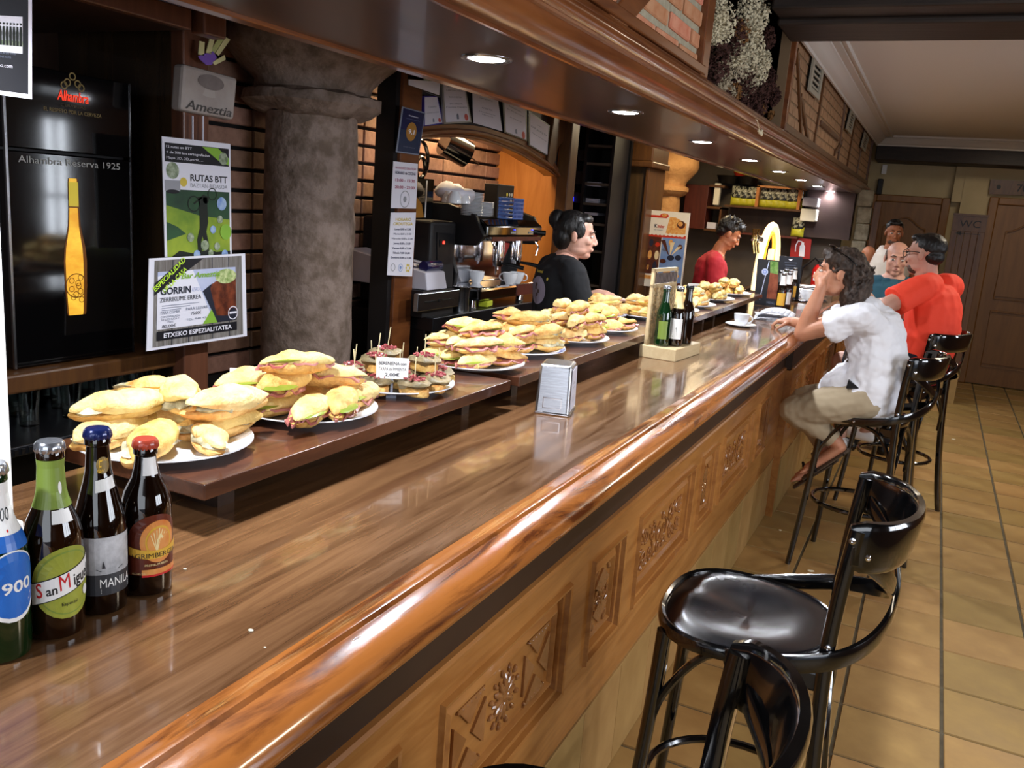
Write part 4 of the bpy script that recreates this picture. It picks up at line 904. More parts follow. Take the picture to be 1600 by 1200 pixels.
# saucer stacks, cups upside down on top of the machine
sa=thing('saucer','x','saucer',(0,0,0),0,'white saucers stacked on the coffee machine')
b=MB(); b.lathe([(0,0),(.035,0),(.05,.004),(.072,.013),(.071,.015),(.05,.007),(0,.004)],28,cap=False); b.build('dish',MATS['porcelain'],sa,smooth=True)
first=True
for (px,py,n,lab) in ((735,344,16,'left taller stack'),(752,349,10,'right lower stack')):
    p=m24(px,py,-2.5); 
    for k in range(n):
        loc=Vector((p.x,p.y,WZ+.532+k*.0085))
        if first: sa.location=loc; s_=sa; first=False
        else: s_=copy_tree(sa); s_.location=loc
        s_['label']='white saucer in the %s on the coffee machine, %s from the bottom'%(lab,['lowest','second','third','fourth','fifth','sixth','seventh','eighth','ninth','tenth','eleventh','twelfth','thirteenth','fourteenth','fifteenth','sixteenth'][k])
for i,(px,x) in enumerate(((700,-2.5),(712,-2.55),(722,-2.45),(708,-2.42))):
    p=m24(px,345,x); u=dup(cup,Vector((p.x,p.y,WZ+.60+.07+(0 if i<2 else .0)))); u.rotation_euler=(PI,0,i); u.scale=(1.1,)*3; u['label']=['white upturned cup at the left end of the cup warmer','white upturned cup in the back of the cup warmer','white upturned cup next to the saucer stacks','white upturned cup in front on the cup warmer'][i]
# white filter cloth pile
p=m24(712,340,-2.52); b=MB(); b.ell((p.x,p.y-.02,WZ+.66),(.10,.12,.05),20,12); t=b.build('towel',MATS['paper'],smooth=True); noisy(t,.03,9,2); tag(t,'crumpled white cloth lying on the cup warmer beside the saucers','cloth')
# black coffee brand box and blue basket
p=m24(779,340,-2.62); t=thing('coffee_box','black box with three dots and coffee brand lettering on the machine','box',(p.x,p.y,WZ+.53)); o=t.location
b=MB(o); b.box(p.x-.05,p.y-.13,WZ+.53,p.x+.05,p.y+.10,WZ+.74); b.build('carton',MATS['black'],t,bevel=.003)
S=yzS(p.x+.0505,o); 
for k,m in enumerate(('beer_label','ivory','ivory')): S.disc(m,p.y-.0+k*.035,WZ+.68,.012,1,14,.012)
S.text('p_white','Cafenasa',p.y,WZ+.635,.022,.16,d=1); S.build(t,{'p_white':'lettering'})
p=m24(797,345,-2.44); t=thing('blue_basket','translucent blue plastic basket with sachets on the coffee machine','basket',(p.x,p.y,WZ+.535)); o=t.location; mat('blue_plastic','4a74c8',.25,trans=.25,alpha=1)
for k in range(6):
    z=WZ+.535+k*.024; b=MB(o); b.tube([(p.x-.05,p.y-.07,z),(p.x+.05,p.y-.07,z),(p.x+.05,p.y+.07,z),(p.x-.05,p.y+.07,z)],.006,6,closed=True); b.build('rim',MATS['blue_plastic'],t)
b=MB(o)
for k in range(8):
    for s in (-.05,.05): b.box(p.x+s-.003,p.y-.07+k*.019,WZ+.535,p.x+s+.003,p.y-.062+k*.019,WZ+.66)
b.box(p.x-.05,p.y-.07,WZ+.532,p.x+.05,p.y+.07,WZ+.537); b.build('ribs',MATS['blue_plastic'],t)
# tall black dispenser with grey control strip
t=thing('coffee_grinder','tall black grinder unit with grey control strip and red display','grinder',(-2.75,4.2,WZ)); o=t.location
b=MB(o); b.box(-3.0,4.18,WZ,-2.53,4.46,WZ+.50); b.build('body',MATS['near_black'],t,bevel=.02,seg=3)
S=yzS(-2.53,o); c=[m24(682,363,-2.53),m24(707,365,-2.53),m24(706,412,-2.53),m24(682,412,-2.53)]
b=MB(o); b.prism([c[3],c[2],c[1],c[0]],(.006,0,0)); b.build('control_strip',MATS['dark_steel'],t)
c=[m24(x,y,-2.523) for x,y in ((687,374),(700,375),(700,386),(687,386))]; b=MB(o); b.prism(c[::-1],(.003,0,0)); b.build('display',MATS['black'],t)
v=m24(693.5,379,-2.519); b=MB(o); b.box(v.x,v.y-.010,v.z-.008,v.x+.001,v.y+.010,v.z+.008); b.build('display_digits',MATS['red_led'],t)
# bean hopper box in front of the wall
t=thing('bean_hopper','dark glossy box with painted gold reflection standing on the grinder','box',(-2.7,4.05,WZ+.50)); o=t.location
b=MB(o); b.box(-2.95,4.20,WZ+.50,-2.70,4.46,WZ+.73); b.build('body',MATS['black_gloss'],t,bevel=.004)
b=MB(o); b.box(-2.70,4.37,WZ+.51,-2.697,4.38,WZ+.72); b.build('edge_strip',MATS['white'],t)
b=MB(o); b.prism([(-2.699,4.22,WZ+.54),(-2.699,4.28,WZ+.62),(-2.699,4.33,WZ+.585),(-2.699,4.36,WZ+.51),(-2.699,4.22,WZ+.505)],(.002,0,0)); b.build('painted_reflection',MATS['gold_disc'],t)  # gold reflection on the box front, painted as a flat shape
# cash drawer with papers, steel box
t=thing('cash_drawer','silver-fronted cash drawer with keyhole slot under the white papers','cash drawer',(-2.5,4.0,WZ)); o=t.location
p0,p1=m24(657,482,-2.36),m24(718,472,-2.36); z0=WZ+.05; z1=z0+.085
b=MB(o); b.box(-2.50,p0.y+.08,WZ,-2.40,p1.y,z0+.09); b.build('case',MATS['near_black'],t)
b=MB(o); b.box(-2.40,p0.y-.01,z0-.01,-2.37,p1.y+.01,z1); f=b.build('drawer_front',MATS['steel'],t,bevel=.004)
ym=(p0.y+p1.y)/2; zm_=(z0+z1)/2-.005; b=MB(o); b.box(-2.371,ym-.15,zm_-.003,-2.368,ym-.03,zm_+.003); b.box(-2.371,ym+.03,zm_-.003,-2.368,ym+.15,zm_+.003); b.lathe([(0,0),(.010,0),(.010,.004),(0,.004)],14,(-2.37,ym,zm_),ax=(1,0,0)); b.build('lock',MATS['black'],t)
t=thing('receipt_tray','white till cover with loose papers on top of the cash drawer','tray',(-2.6,4.0,WZ+.15)); o=t.location
b=MB(o); b.hexa([(-2.95,3.955,WZ+.142),(-2.40,3.955,WZ+.142),(-2.40,4.165,WZ+.142),(-2.95,4.165,WZ+.142)],[(-2.95,3.96,WZ+.32),(-2.42,3.96,WZ+.235),(-2.42,4.16,WZ+.235),(-2.95,4.16,WZ+.32)]); b.build('cover',MATS['paper_shade'],t,bevel=.006)
for k,(y,a) in enumerate(((4.03,.2),(4.06,-.2),(4.09,.5))):
    b=MB(o); b.cbox((-2.62,y,WZ+.278+k*.004),(.11,.07,.0006),a,0,.165); b.build('paper_sheet',MATS['paper'],t)
p=m24(690,425,-2.42); tag(MB().lathe([(0,0),(.03,0),(.03,.16),(.02,.175),(0,.175)],16,(-2.46,4.0,WZ+.262),ax=(0,1,0)).build('can',MATS['navy'],smooth=True),'dark blue can lying on its side on the white papers','can')
p=m24(722,440,-2.42); t=thing('knock_box','small steel jug between the cash drawer and the coffee machine','jug',(p.x,p.y,WZ)); b=MB(t.location); b.lathe([(0,WZ),(.05,WZ),(.045,WZ+.10),(.055,WZ+.14),(.05,WZ+.14),(.04,WZ+.02),(0,WZ+.02)],20,(p.x,p.y,0),cap=False); b.build('body',MATS['steel'],t,smooth=True)
b=MB(t.location); b.tube([(p.x,p.y+.05,WZ+.12),(p.x,p.y+.09,WZ+.10),(p.x,p.y+.085,WZ+.05),(p.x,p.y+.048,WZ+.04)],.006,6); b.build('handle',MATS['steel'],t,smooth=True)
p=m24(764,465,-2.40); b=MB(); b.cbox((p.x-.02,p.y,WZ+.02),(.03,.06,.018),.2); tag(b.build('sponge',mat('sponge','b8c22c',.8),bevel=.008),'yellow-green sponge under the edge of the coffee machine','sponge')
# black wall lamp over the recess and curved wall bracket
t=thing('spot_lamp','black cylindrical spot lamp on a thin arm in front of the lit bricks','lamp',tuple(A(712,232,x=-2.95))); o=t.location
p=A(712,232,x=-2.85); b=MB(o); b.lathe([(0,-.09),(.085,-.09),(.085,.09),(.08,.09),(.075,-.05),(0,-.05)],24,p,ax=(.5,.75,-.35),cap=False); b.build('shade',MATS['black_gloss'],t,smooth=True)
b=MB(o); b.tube([p,A(735,245,x=-2.95),A(748,256,x=-3.03)],.005,6); b.tube([p,A(700,215,x=-3.0),A(695,205,x=-3.03)],.02,8); b.build('arm',MATS['black'],t)
t=thing('ring_ornament','black metal double ring hanging beside the post in the recess','ornament',tuple(A(662,262,x=-2.8))); o=t.location
for (cx_,cy_,r_,x) in ((655,250,26,-2.8),(657,262,14,-2.78)):
    c=A(cx_,cy_,x=x); rr=r_/FPX*4.6; b=MB(o); b.tube([c+Vector((0,rr*1.05*math.cos(a),rr*1.25*math.sin(a))) for a in [2*PI*k/28 for k in range(28)]],.012,8,closed=True); b.build('ring',MATS['black_gloss'],t,smooth=True)
# ---------------------------------------------------------------- stereo rack, panelled pillar, ice cream poster
YR=6.75
t=thing('stereo_rack','tall dark rack with blue-lit stereo units and grey shelves behind the barwoman','rack',(-2.7,YR+.2,0)); o=t.location
L0,L1=A(878,300,y=YR).x,A(952,300,y=YR).x
b=MB(o); b.box(L0-.25,YR+.35,0,L1+.03,YR+.40,2.4); b.build('back',MATS['black'],t)
xm=A(910,300,y=YR).x
for x in (L0-.02,xm,L1): b=MB(o); b.box(x-.012,YR,0,x+.012,YR+.35,2.4); b.build('upright',MATS['near_black'],t)
for z in (1.02,1.30,1.52,1.68,1.84,2.0,2.14):
    b=MB(o); b.box(xm,YR+.01,z-.01,L1,YR+.35,z+.01); b.build('shelf',MATS['grey_brown'],t)
for (z,h) in ((1.50,.12),(1.68,.10),(1.83,.12),(2.02,.10)):
    b=MB(o); b.box(L0,YR+.03,z,xm-.02,YR+.34,z+h-.012); b.build('stereo_unit',MATS['near_black'],t,bevel=.004)
for (px,py,m,r) in ((889,247,'blue_led',.007),(893,311,'blue_led',.017)):
    p=A(px,py,y=YR+.02); b=MB(o); b.box(p.x-r,p.y,p.z-r,p.x+r,p.y+.004,p.z+r); b.build('display',MATS[m],t)
for (px,py,n) in ((922,313,4),(925,285,3),(920,330,2)):
    p=A(px,py,y=YR+.1)
    for k in range(n): b=MB(o); b.box(p.x-.07,YR+.06,p.z-.03+k*.012,p.x+.09,YR+.26,p.z-.021+k*.012); b.build('paper_stack',MATS['paper_shade'],t)
YP=7.30
x0,x1=A(948,250,y=YP).x,A(1012,253,y=YP).x
t=thing('panelled_pillar','wide brown wood-panelled pillar between the stereo rack and the ice cream poster','pillar',((x0+x1)/2,YP+.2,0)); o=t.location
b=MB(o); b.box(x0,YP,0,x1,YP+.45,2.02); b.build('panel',mat('pillar_wood','453320',.30,col2='574128',scale=3,stretch=(8,8,1),kind='wood',coat=.3),t)
for x in (x0-.03,x1): b=MB(o); b.box(x,YP-.03,0,x+.035,YP+.45,2.02); b.build('corner_batten',MATS['brown_wood'],t,bevel=.008)
b=MB(o); b.box(x0-.09,YP-.06,2.02,x1+.07,YP+.45,2.07); b.box(x0-.06,YP-.03,2.07,x1+.05,YP+.45,2.5); b.build('capital_board',MATS['brown_wood'],t,bevel=.01)
# poster of ice creams
mat('k_red','d23a22',.4); mat('k_orange','e08a3c',.5,col2='f2c070',scale=40); mat('k_white','f4ead8',.5); mat('k_blue','6f8cc0',.5,col2='8aa4cc',scale=6); mat('k_choc','4a2418',.4,col2='6a3826',scale=30); mat('k_cream','f2d8a8',.5); mat('k_dark','2a2a3c',.5)
YK=7.45
c=[A(1016,328,y=YK),A(1078,333,y=YK),A(1064,452,y=YK),A(1000,446,y=YK)]
t,S=card('ice_cream_poster','tall bright poster full of ice creams on a board beyond the panelled pillar','poster',c,(0,-1,0),'k_white',.02,body='board')
S.rect('k_red',.03,.66,.97,.70,1); S.rect('k_red',.03,.91,.45,.94,1); S.disc('k_red',.38,.94,.11,2,20,.03); S.disc('k_orange',.38,.945,.07,3,16,.02)
S.shape('k_orange',[(.46,.70),(.52,.93),(.66,.93),(.95,.86),(.95,.72)],2); S.disc('k_choc',.82,.84,.10,3,18,.05); S.disc('k_orange',.80,.85,.06,4,14,.03)
S.text('k_dark','K',.20,.78,.045,.07,bold=.02,d=4); S.text('k_red','inder',.33,.78,.042,.17,bold=.02,d=4); S.text('p_ink2','ice cream',.27,.745,.018,.22,d=4)
for k in range(9): S.disc('k_white',.08+.1*k,.70,.05,3,12,.018)
S.rect('k_choc',.03,.17,.38,.66,1); S.rect('k_blue',.40,.0,.97,.66,1); S.rect('k_orange',.03,.10,.38,.15,2)
for (u,v,m,a,h) in ((.14,.58,'k_dark',.05,.05),(.30,.56,'k_red',.06,.03),(.14,.42,'k_orange',.05,.06),(.31,.42,'k_cream',.055,.06),(.12,.26,'k_choc',.05,.06),(.29,.27,'k_dark',.05,.07),(.13,.26,'k_orange',.03,.04),(.62,.20,'k_orange',.10,.03),(.80,.17,'k_orange',.12,.03),(.66,.40,'k_dark',.09,.035),(.84,.41,'k_dark',.08,.035),(.48,.35,'k_choc',.08,.03),(.86,.55,'k_choc',.06,.035),(.62,.60,'k_orange',.05,.04),(.5,.5,'p_ink2',.07,.02)): S.disc(m,u,v,a,3,16,h)
for (a,b_) in (((.42,.62),(.60,.44)),((.66,.60),(.64,.44)),((.84,.55),(.68,.44))): S.shape('k_choc' if a[0]<.5 else 'k_cream',[(a[0]-.05,a[1]),(a[0]+.06,a[1]+.01),(b_[0]+.01,b_[1]),(b_[0]-.01,b_[1])],4)
for (cx_,cy_) in ((.54,.10),(.76,.10)):
    for k in range(8): a=k*PI/4; S.line('k_cream',[(cx_,cy_),(cx_+.09*math.cos(a),cy_+.045*math.sin(a))],.025,4)
S.shape('k_choc',[(.42,0),(.6,.03),(.8,.06),(.97,.08),(.97,0)],5)
S.build(t,{'k_choc':'chocolate_print','k_blue':'blue_print','k_red':'red_print'})
pz=c[3].z; b=MB(t.location); b.box(c[3].x+.05,YK+.02,.0,c[3].x+.08,YK+.05,pz+.3); b.box(c[2].x-.08,YK+.02,.0,c[2].x-.05,YK+.05,pz+.3); b.build('stand_leg',MATS['brown_wood'],t)
post('wooden_jamb','thin glossy jamb between the panelled pillar and the ice cream poster',A(1014,300,y=7.5).x-.02,7.52,A(1020,300,y=7.5).x,7.6,0,2.4,'brown_wood')
# ---------------------------------------------------------------- end wall: cabinet, crisps shelf, extinguisher
YE=9.45
def E_(px,py,y=YE): return A(px,py,y=y)
t=thing('wall_cabinet','reddish wall cabinet with open cubby shelves on the end wall','cabinet',tuple(E_(1100,340,9.7))); o=t.location
a,c=E_(1074,275),E_(1108,290); z0=E_(1095,358).z
b=MB(o); b.box(a.x,YE,z0,c.x,9.78,c.z); b.build('body',MATS['cabinet_red'],t,bevel=.004)
d=E_(1130,285); b=MB(o)
for z in (z0,E_(1110,324).z,c.z): b.box(c.x,YE,z-.012,d.x+.02,9.78,z+.012)
b.box(d.x,YE,z0,d.x+.02,9.78,E_(1120,324).z); b.build('cubby_shelf',MATS['brown_wood'],t)
tag(MB().box(E_(1115,300).x,YE+.02,E_(1118,320).z,E_(1124,300).x,YE+.08,E_(1120,286).z).build('paper_roll',MATS['ivory'],bevel=.003),'tall cream carton on the upper cubby shelf','carton')
tag(MB().box(E_(1098,350).x+.04,YE+.02,z0+.013,E_(1112,350).x+.04,YE+.12,z0+.08).build('carton',MATS['paper_shade'],bevel=.003),'small pale box on the lower cubby shelf','box')
# long shelf unit
SHZ=E_(1180,323).z; sx0,sx1=E_(1132,320).x,E_(1253,320).x
t=thing('shelf_unit','long wooden shelf unit on the end wall holding crisp packets','shelf',((sx0+sx1)/2,YE+.15,SHZ)); o=t.location
b=MB(o); b.box(sx0,YE,SHZ-.02,sx1,9.78,SHZ); b.build('shelf',MATS['brown_wood'],t)
tz=E_(1200,291).z; b=MB(o); b.box(E_(1183,290).x,YE,tz-.015,sx1,9.78,tz+.005); b.build('shelf',MATS['orange_wood'],t)
lz=E_(1230,369).z; b=MB(o); b.box(sx0,YE,lz-.02,sx1,9.78,lz); b.build('shelf',MATS['cabinet_red'],t)
for px in (1184,1250): b=MB(o); x=E_(px,300).x; b.box(x-.015,YE,SHZ,x+.015,9.78,tz); b.build('divider',MATS['orange_wood'],t)
b=MB(o); b.box(sx0,9.74,lz,sx1,9.78,tz); b.build('back_board',MATS['dark_wood'],t)
# crisp packets
mat('packet_yellow','c9c436',.35); mat('packet_dark','1c1c18',.35,col2='a8a894',scale=26,lo=.48,hi=.52); 
bag=thing('crisp_packet','x','crisps',(0,0,0),0,'crisp packets on the end wall shelf')
def pillow(z0,z1,w_,th,n=10):
    b=MB(); rows=[]
    for j in range(9):
        z=z0+(z1-z0)*j/8; T=[.08,.6,.9,1,1,1,.9,.6,.08][j]
        rows.append([b.P((w_*math.cos(2*PI*k/n),-.0+th*T*math.sin(2*PI*k/n),z)) for k in range(n)])
    for r0,r1 in zip(rows,rows[1:]):
        for k in range(n): b.f.append([r0[k],r0[(k+1)%n],r1[(k+1)%n],r1[k]])
    b.f.append(rows[0][::-1]); b.f.append(rows[-1]); return b
x=pillow(0,.17,.062,.035).build('upper_print',MATS['packet_dark'],bag,smooth=True); x.location.z=.03; 
b=pillow(0,.10,.066,.041); b.build('yellow_lower',MATS['packet_yellow'],bag,smooth=True)
pos=[(1150,0),(1160,0),(1170,0),(1179,0),(1192,0),(1202,0),(1212,0),(1222,0),(1234,0),(1243,0),(1245,1)]
for i,(px,r) in enumerate(pos):
    if r==0: p=E_(px,323,9.56); p.z=SHZ
    else: p=E_(px,369,9.56); p.z=lz
    if i==0: bag.location=p; s_=bag
    else: s_=copy_tree(bag); s_.location=p
    s_.rotation_euler.z=.15*math.sin(i*3); s_.scale=(1,1,1.02-.04*(i%3)*.5)
    CR=globals().setdefault('CR',[])
    if r: s_['label']='single crisp packet with yellow lower half on the lowest end wall shelf'; del s_['group']
    else: CR.append(s_)
autolabel([('crisp packet with yellow lower half on the end wall shelf',CR)])
# dark baskets and a red bowl on top, white till box on the right
for i,(px,py,w_) in enumerate(((1138,284,.13),(1168,287,.12))):
    p=E_(px,py,9.6); b=MB((p.x,p.y,tz)); b.lathe([(0,tz+.006),(w_*.7,tz+.006),(w_,tz+.09),(w_-.01,tz+.09),(w_*.66,tz+.02),(0,tz+.02)],20,(p.x,p.y,0),cap=False)
    tag(b.build('woven_basket',MATS['black'],smooth=True),['wide black basket on top of the end wall shelves, left one','black basket beside the red bowl on top of the end wall shelves'][i],'basket').location=(p.x,p.y,tz)
p=E_(1156,276,9.6); b=MB((p.x,p.y,tz+.09)); b.lathe([(0,tz+.09),(.05,tz+.09),(.085,tz+.15),(0,tz+.16)],16,(p.x,p.y,0)); tag(b.build('bowl',mat('red_bowl','a83020',.3),smooth=True),'red bowl stacked on the baskets above the shelves','bowl').location=(p.x,p.y,tz+.09)
a,c=E_(1249,345,9.40),E_(1277,318,9.40)
t=thing('white_machine','small white box machine at the right end of the shelves','machine',(a.x,9.5,a.z)); o=t.location
b=MB(o); b.box(a.x,9.40,a.z,c.x,9.7,E_(1260,326,9.4).z); b.build('lower_box',MATS['ivory'],t,bevel=.01); b=MB(o); b.box(a.x,9.42,E_(1260,322,9.4).z,c.x,9.7,E_(1260,308,9.4).z); b.build('upper_box',MATS['paper_shade'],t,bevel=.01)
b=MB(); b.box(sx1+.02,9.60,E_(1258,370,9.6).z,E_(1330,350,9.6).x,9.8,2.4); tag(b.build('wall_panel',MATS['dark_wall']),'plain dark purplish wall panel right of the crisp shelves','panel')
# stone pillar at the passage corner
t=thing('stone_pillar','narrow rough grey stone pillar under the far end of the canopy','pillar',(-.86,9.75,0)); b=MB(t.location); x0,x1=A(1330,380,y=9.7).x,A(1353,380,y=9.7).x
for k in range(12): 
    z=k*.17; j=.015*math.sin(k*5.1); b2=MB(t.location); b2.box(x0+j,9.66,z,x1+j*.6,9.84,z+.166); s_=b2.build('stone',MATS['stone_grey'],t,bevel=.015,seg=2)
post('wooden_post','dark wooden door post right of the stone pillar',x1+.02,9.7,x1+.09,9.85,0,1.93,'brown_wood')
# extinguisher, sign
p=E_(1273,470,9.55); X=p.x
t=thing('fire_extinguisher','red fire extinguisher with black hose on the end wall behind the woman','extinguisher',(X,9.6,E_(1273,500,9.6).z)); o=t.location; z0=o.z; z1=E_(1273,412,9.6).z
mat('ext_red','b01818',.25,coat=.5)
b=MB(o); b.lathe([(0,z0),(.07,z0),(.075,z0+.02),(.075,z1-.06),(.05,z1-.015),(.022,z1),(0,z1)],24,(X,9.6,0)); b.build('cylinder',MATS['ext_red'],t,smooth=True)
b=MB(o); b.tube([(X,9.6,z1),(X-.06,9.57,z1+.06),(X-.17,9.55,z1-.05),(X-.18,9.55,z1-.25),(X-.10,9.53,z1-.38)],.012,8); b.build('hose',MATS['black'],t,smooth=True)
b=MB(o); b.box(X-.03,9.58,z1,X+.05,9.62,z1+.03); b.tube([(X-.03,9.6,z1+.05),(X+.08,9.6,z1+.06)],.008,6); b.build('valve',MATS['black'],t)
b=MB(o); b.box(X-.02,9.66,z0+.1,X+.02,9.80,z0+.14); b.build('wall_bracket',MATS['black'],t)
b=MB(o); b.box(X-.045,9.521,z1-.17,X+.045,9.527,z1-.08); b.build('plate_label',MATS['paper'],t)
mat('sign_red','9c1c18',.4)
c=[A(q[0],q[1],y=9.595) for q in ((1237,370),(1268,374),(1265,405),(1234,402))]
t,S=card('extinguisher_sign','dark red square sign with white fire extinguisher pictogram','sign',c,(0,-1,0),'sign_red',.004)
S.shape('p_white',[(.45,.1),(.72,.1),(.72,.6),(.65,.7),(.65,.8),(.52,.8),(.52,.7),(.45,.6)],1); S.line('p_white',[(.55,.82),(.35,.85),(.25,.6),(.25,.3)],.05,1); S.build(t,{'p_white':'pictogram'})
# ---------------------------------------------------------------- glowing beer tap
mat('tap_glow','ffdca0',.3,emit=1.25); mat('tap_warm','f0a030',.3,emit=1.3)
tx=-1.22; base=A(1182,478,x=tx)
t=thing('beer_tap','glowing arch-shaped beer tap column at the end of the bar','beer tap',(tx,6.5,CZ)); o=t.location
Q=lambda px,py:A(px,py,x=tx)
lft=Q(1176,440); top=Q(1203,352); rgt=Q(1218,440); yl,yr=Q(1184,400).y,Q(1216,400).y; yc=(yl+yr)/2; r=(yr-yl)/2; zt_=Q(1203,352).z
def archp(r,zt,z0,y=yc): return [Vector((tx,y-r,z0))]+[Vector((tx,y-r*math.cos(a),zt-r+r*math.sin(a))) for a in [PI*k/14 for k in range(15)]]+[Vector((tx,y+r,z0))]
b=MB(o); b.tube(archp(r*.92,zt_,CZ+.03),.028,10); b.build('light_tube',MATS['tap_glow'],t,smooth=True)
b=MB(o); b.tube(archp(r*.45,zt_-.06,CZ+.2),.016,8); b.build('inner_tube',MATS['tap_warm'],t,smooth=True)
b=MB(o); b.box(tx-.02,yc+r*.15,CZ+.2,tx+.01,yc+r*.9,zt_-r*.4); b.build('lit_panel',MATS['tap_glow'],t)
b=MB(o); b.box(tx-.06,yc-r*1.1,CZ,tx+.06,yc+r*1.1,CZ+.03); b.build('base',MATS['chrome'],t,bevel=.008)
b=MB(o); z=Q(1165,375).z
b.tube([(tx,yl,z),(tx,yl-.14,z+.01)],.028,10); b.build('tap_body',MATS['chrome'],t,smooth=True)
for k in range(3): b=MB(o); y=yl-.10-.09*k; b.tube([(tx,y,z+.03),(tx,y,z-.02),(tx+.02,y,z-.10)],[.018,.012,.007],8); b.tube([(tx,y,z+.02),(tx-.0,y-.01,z+.08)],[.006,.012],8); b.build('spout',mat('brass','c9a868',.2,metal=1),t,smooth=True)
b=MB(o); b.tube([(tx,yl,z),(tx,yl-.30,z)],.010,8); b.build('spout_pipe',MATS['chrome'],t,smooth=True)
# ---------------------------------------------------------------- bottles on the counter
mat('amber_glass','120703',.03,spec=.6,coat=.6); mat('green_glass','06200c',.03,spec=.6,coat=.6,col2='0a2c12',scale=3); mat('brown_glass','1c0c04',.03,spec=.6,coat=.6)
mat('cap_silver','b8bcc4',.25,metal=.9); mat('cap_navy','16245c',.25,metal=.3,coat=.5); mat('cap_red','a8402c',.3,coat=.3); mat('b_green','7e9440',.35); mat('b_olive','a8ac44',.35,col2='8f9838',scale=20); mat('b_white','f0f0ee',.35); mat('b_red','c8282c',.35); mat('b_ink','14181c',.35); mat('b_grey','8c8f94',.4,col2='d4d6da',scale=26,detail=6); mat('b_grey2','34373c',.4); mat('b_orange','d0702c',.35,col2='e8a860',scale=14); mat('b_brown','4c1c10',.35,col2='6a2a16',scale=10); mat('b_gold','e0b040',.35); mat('b_blue','1c58b4',.3,col2='2e74cc',scale=8); mat('b_cream','f2dca0',.35)
R1=.0305
def bprof(H,r,neck,sh0,sh1): 
    return [(0,.003),(r*.75,.0),(r*.96,.003),(r,.010),(r,sh0*H),(r*.97,sh0*H+.010),(r*.86,sh0*H+.024),(neck*1.32,sh1*H),(neck*1.12,(sh1+.06)*H),(neck*1.0,H-.028),(neck*.98,H-.022),(neck*1.12,H-.020),(neck*1.12,H-.010),(neck*.95,H-.006),(0,H-.006)]
def rad(prof,z):
    for a,b in zip(prof,prof[1:]):
        if a[1]<=z<=b[1] and b[1]>a[1]: return a[0]+(b[0]-a[0])*(z-a[1])/(b[1]-a[1])
    return prof[4][0]
def cap_(o_mb,H,n,m,t):
    b=MB(); b.lathe([(n*1.10,H-.013),(n*1.22,H-.010),(n*1.18,H-.003),(n*1.0,H),(0,H+.0006)],42,wob=lambda a,z:1+(.045*math.cos(21*a) if z<H-.005 else 0)); return b.build('crown_cap',MATS[m],t,smooth=True)
def bottle(name,label,loc,H,prof,glass_,capm,neck,face):
    "face: world angle towards which the label looks"
    t=thing(name,label,'bottle',loc,face)
    b=MB(); b.lathe(prof,40,cap=False); b.build('glass_body',MATS[glass_],t,smooth=True)
    cap_(None,H,neck,capm,t); return t
def cyl(t,prof,z0,z1,span,dd=.0005,centre=0,tilt=0.):
    "sheet on the bottle wall: u across 'span' radians, v from z0 to z1, facing local +x"
    def P(u,v,d):
        z=z0+(z1-z0)*v+tilt*(u-.5); r=rad(prof,z)+dd+.00025*d; a=centre+(u-.5)*span; return Vector((r*math.cos(a),r*math.sin(a),z))
    return Sheet(P,span*prof[4][0]/(z1-z0),(0,0,0))
def grid(S,m,u0,v0,u1,v1,d=1,nu=14,nv=5):
    b=S.mb(m)
    for i in range(nu):
        for j in range(nv):
            a,c=u0+(u1-u0)*i/nu,u0+(u1-u0)*(i+1)/nu; e,f=v0+(v1-v0)*j/nv,v0+(v1-v0)*(j+1)/nv
            b.poly([S.Pm(a,e,d),S.Pm(c,e,d),S.Pm(c,f,d),S.Pm(a,f,d)])
def gdisc(S,m,u,v,ru,rv,d,n=28,clip=None):
    b=S.mb(m)
    def pt(k,q):
        a=2*PI*k/n; x,y=u+ru*q*math.cos(a),v+rv*q*math.sin(a)
        if clip: x,y=clip(x,y)
        return S.Pm(x,y,d)
    for q0,q1 in ((0,.25),(.25,.5),(.5,.75),(.75,1)):
        for k in range(n):
            b.poly([pt(k,q0),pt(k,q1),pt(k+1,q1),pt(k+1,q0)] if q0 else [pt(k,0),pt(k,q1),pt(k+1,q1)])
def facing(x,y,extra=0): return math.atan2(-y,-x)+extra
# 1: green bottle, cut by the left border
x,y=-.905,.583; H=.232; pf=bprof(H,.0325,.0135,.52,.74)
t=bottle('beer_bottle','green glass beer bottle with blue and white label, cut off by the left edge',(x,y,CZ),H,pf,'green_glass','cap_silver',.0135,facing(x,y,R_(30)))
S=cyl(t,pf,.135,.215,2.6); grid(S,'b_white',0,.05,1,.95,1); grid(S,'b_blue',0,.0,1,.22,2,14,2); S.text('b_ink','1900',.42,.42,.18,.42,d=3,shear=.25); S.shape('b_red',[(.1,.22),(.5,.3),(.9,.22),(.5,.26)],3); 
S.build(t,{'b_white':'neck_label','b_blue':'blue_band','b_ink':'lettering','b_red':'red_ribbon'})
S=cyl(t,pf,.05,.135,2.2); gdisc(S,'b_white',.5,.5,.5,.5,1); gdisc(S,'b_blue',.5,.52,.46,.46,2); S.text('b_white','1900',.5,.42,.16,.6,bold=.02,d=3); S.build(t,{'b_white':'front_label','b_blue':'label_field'})
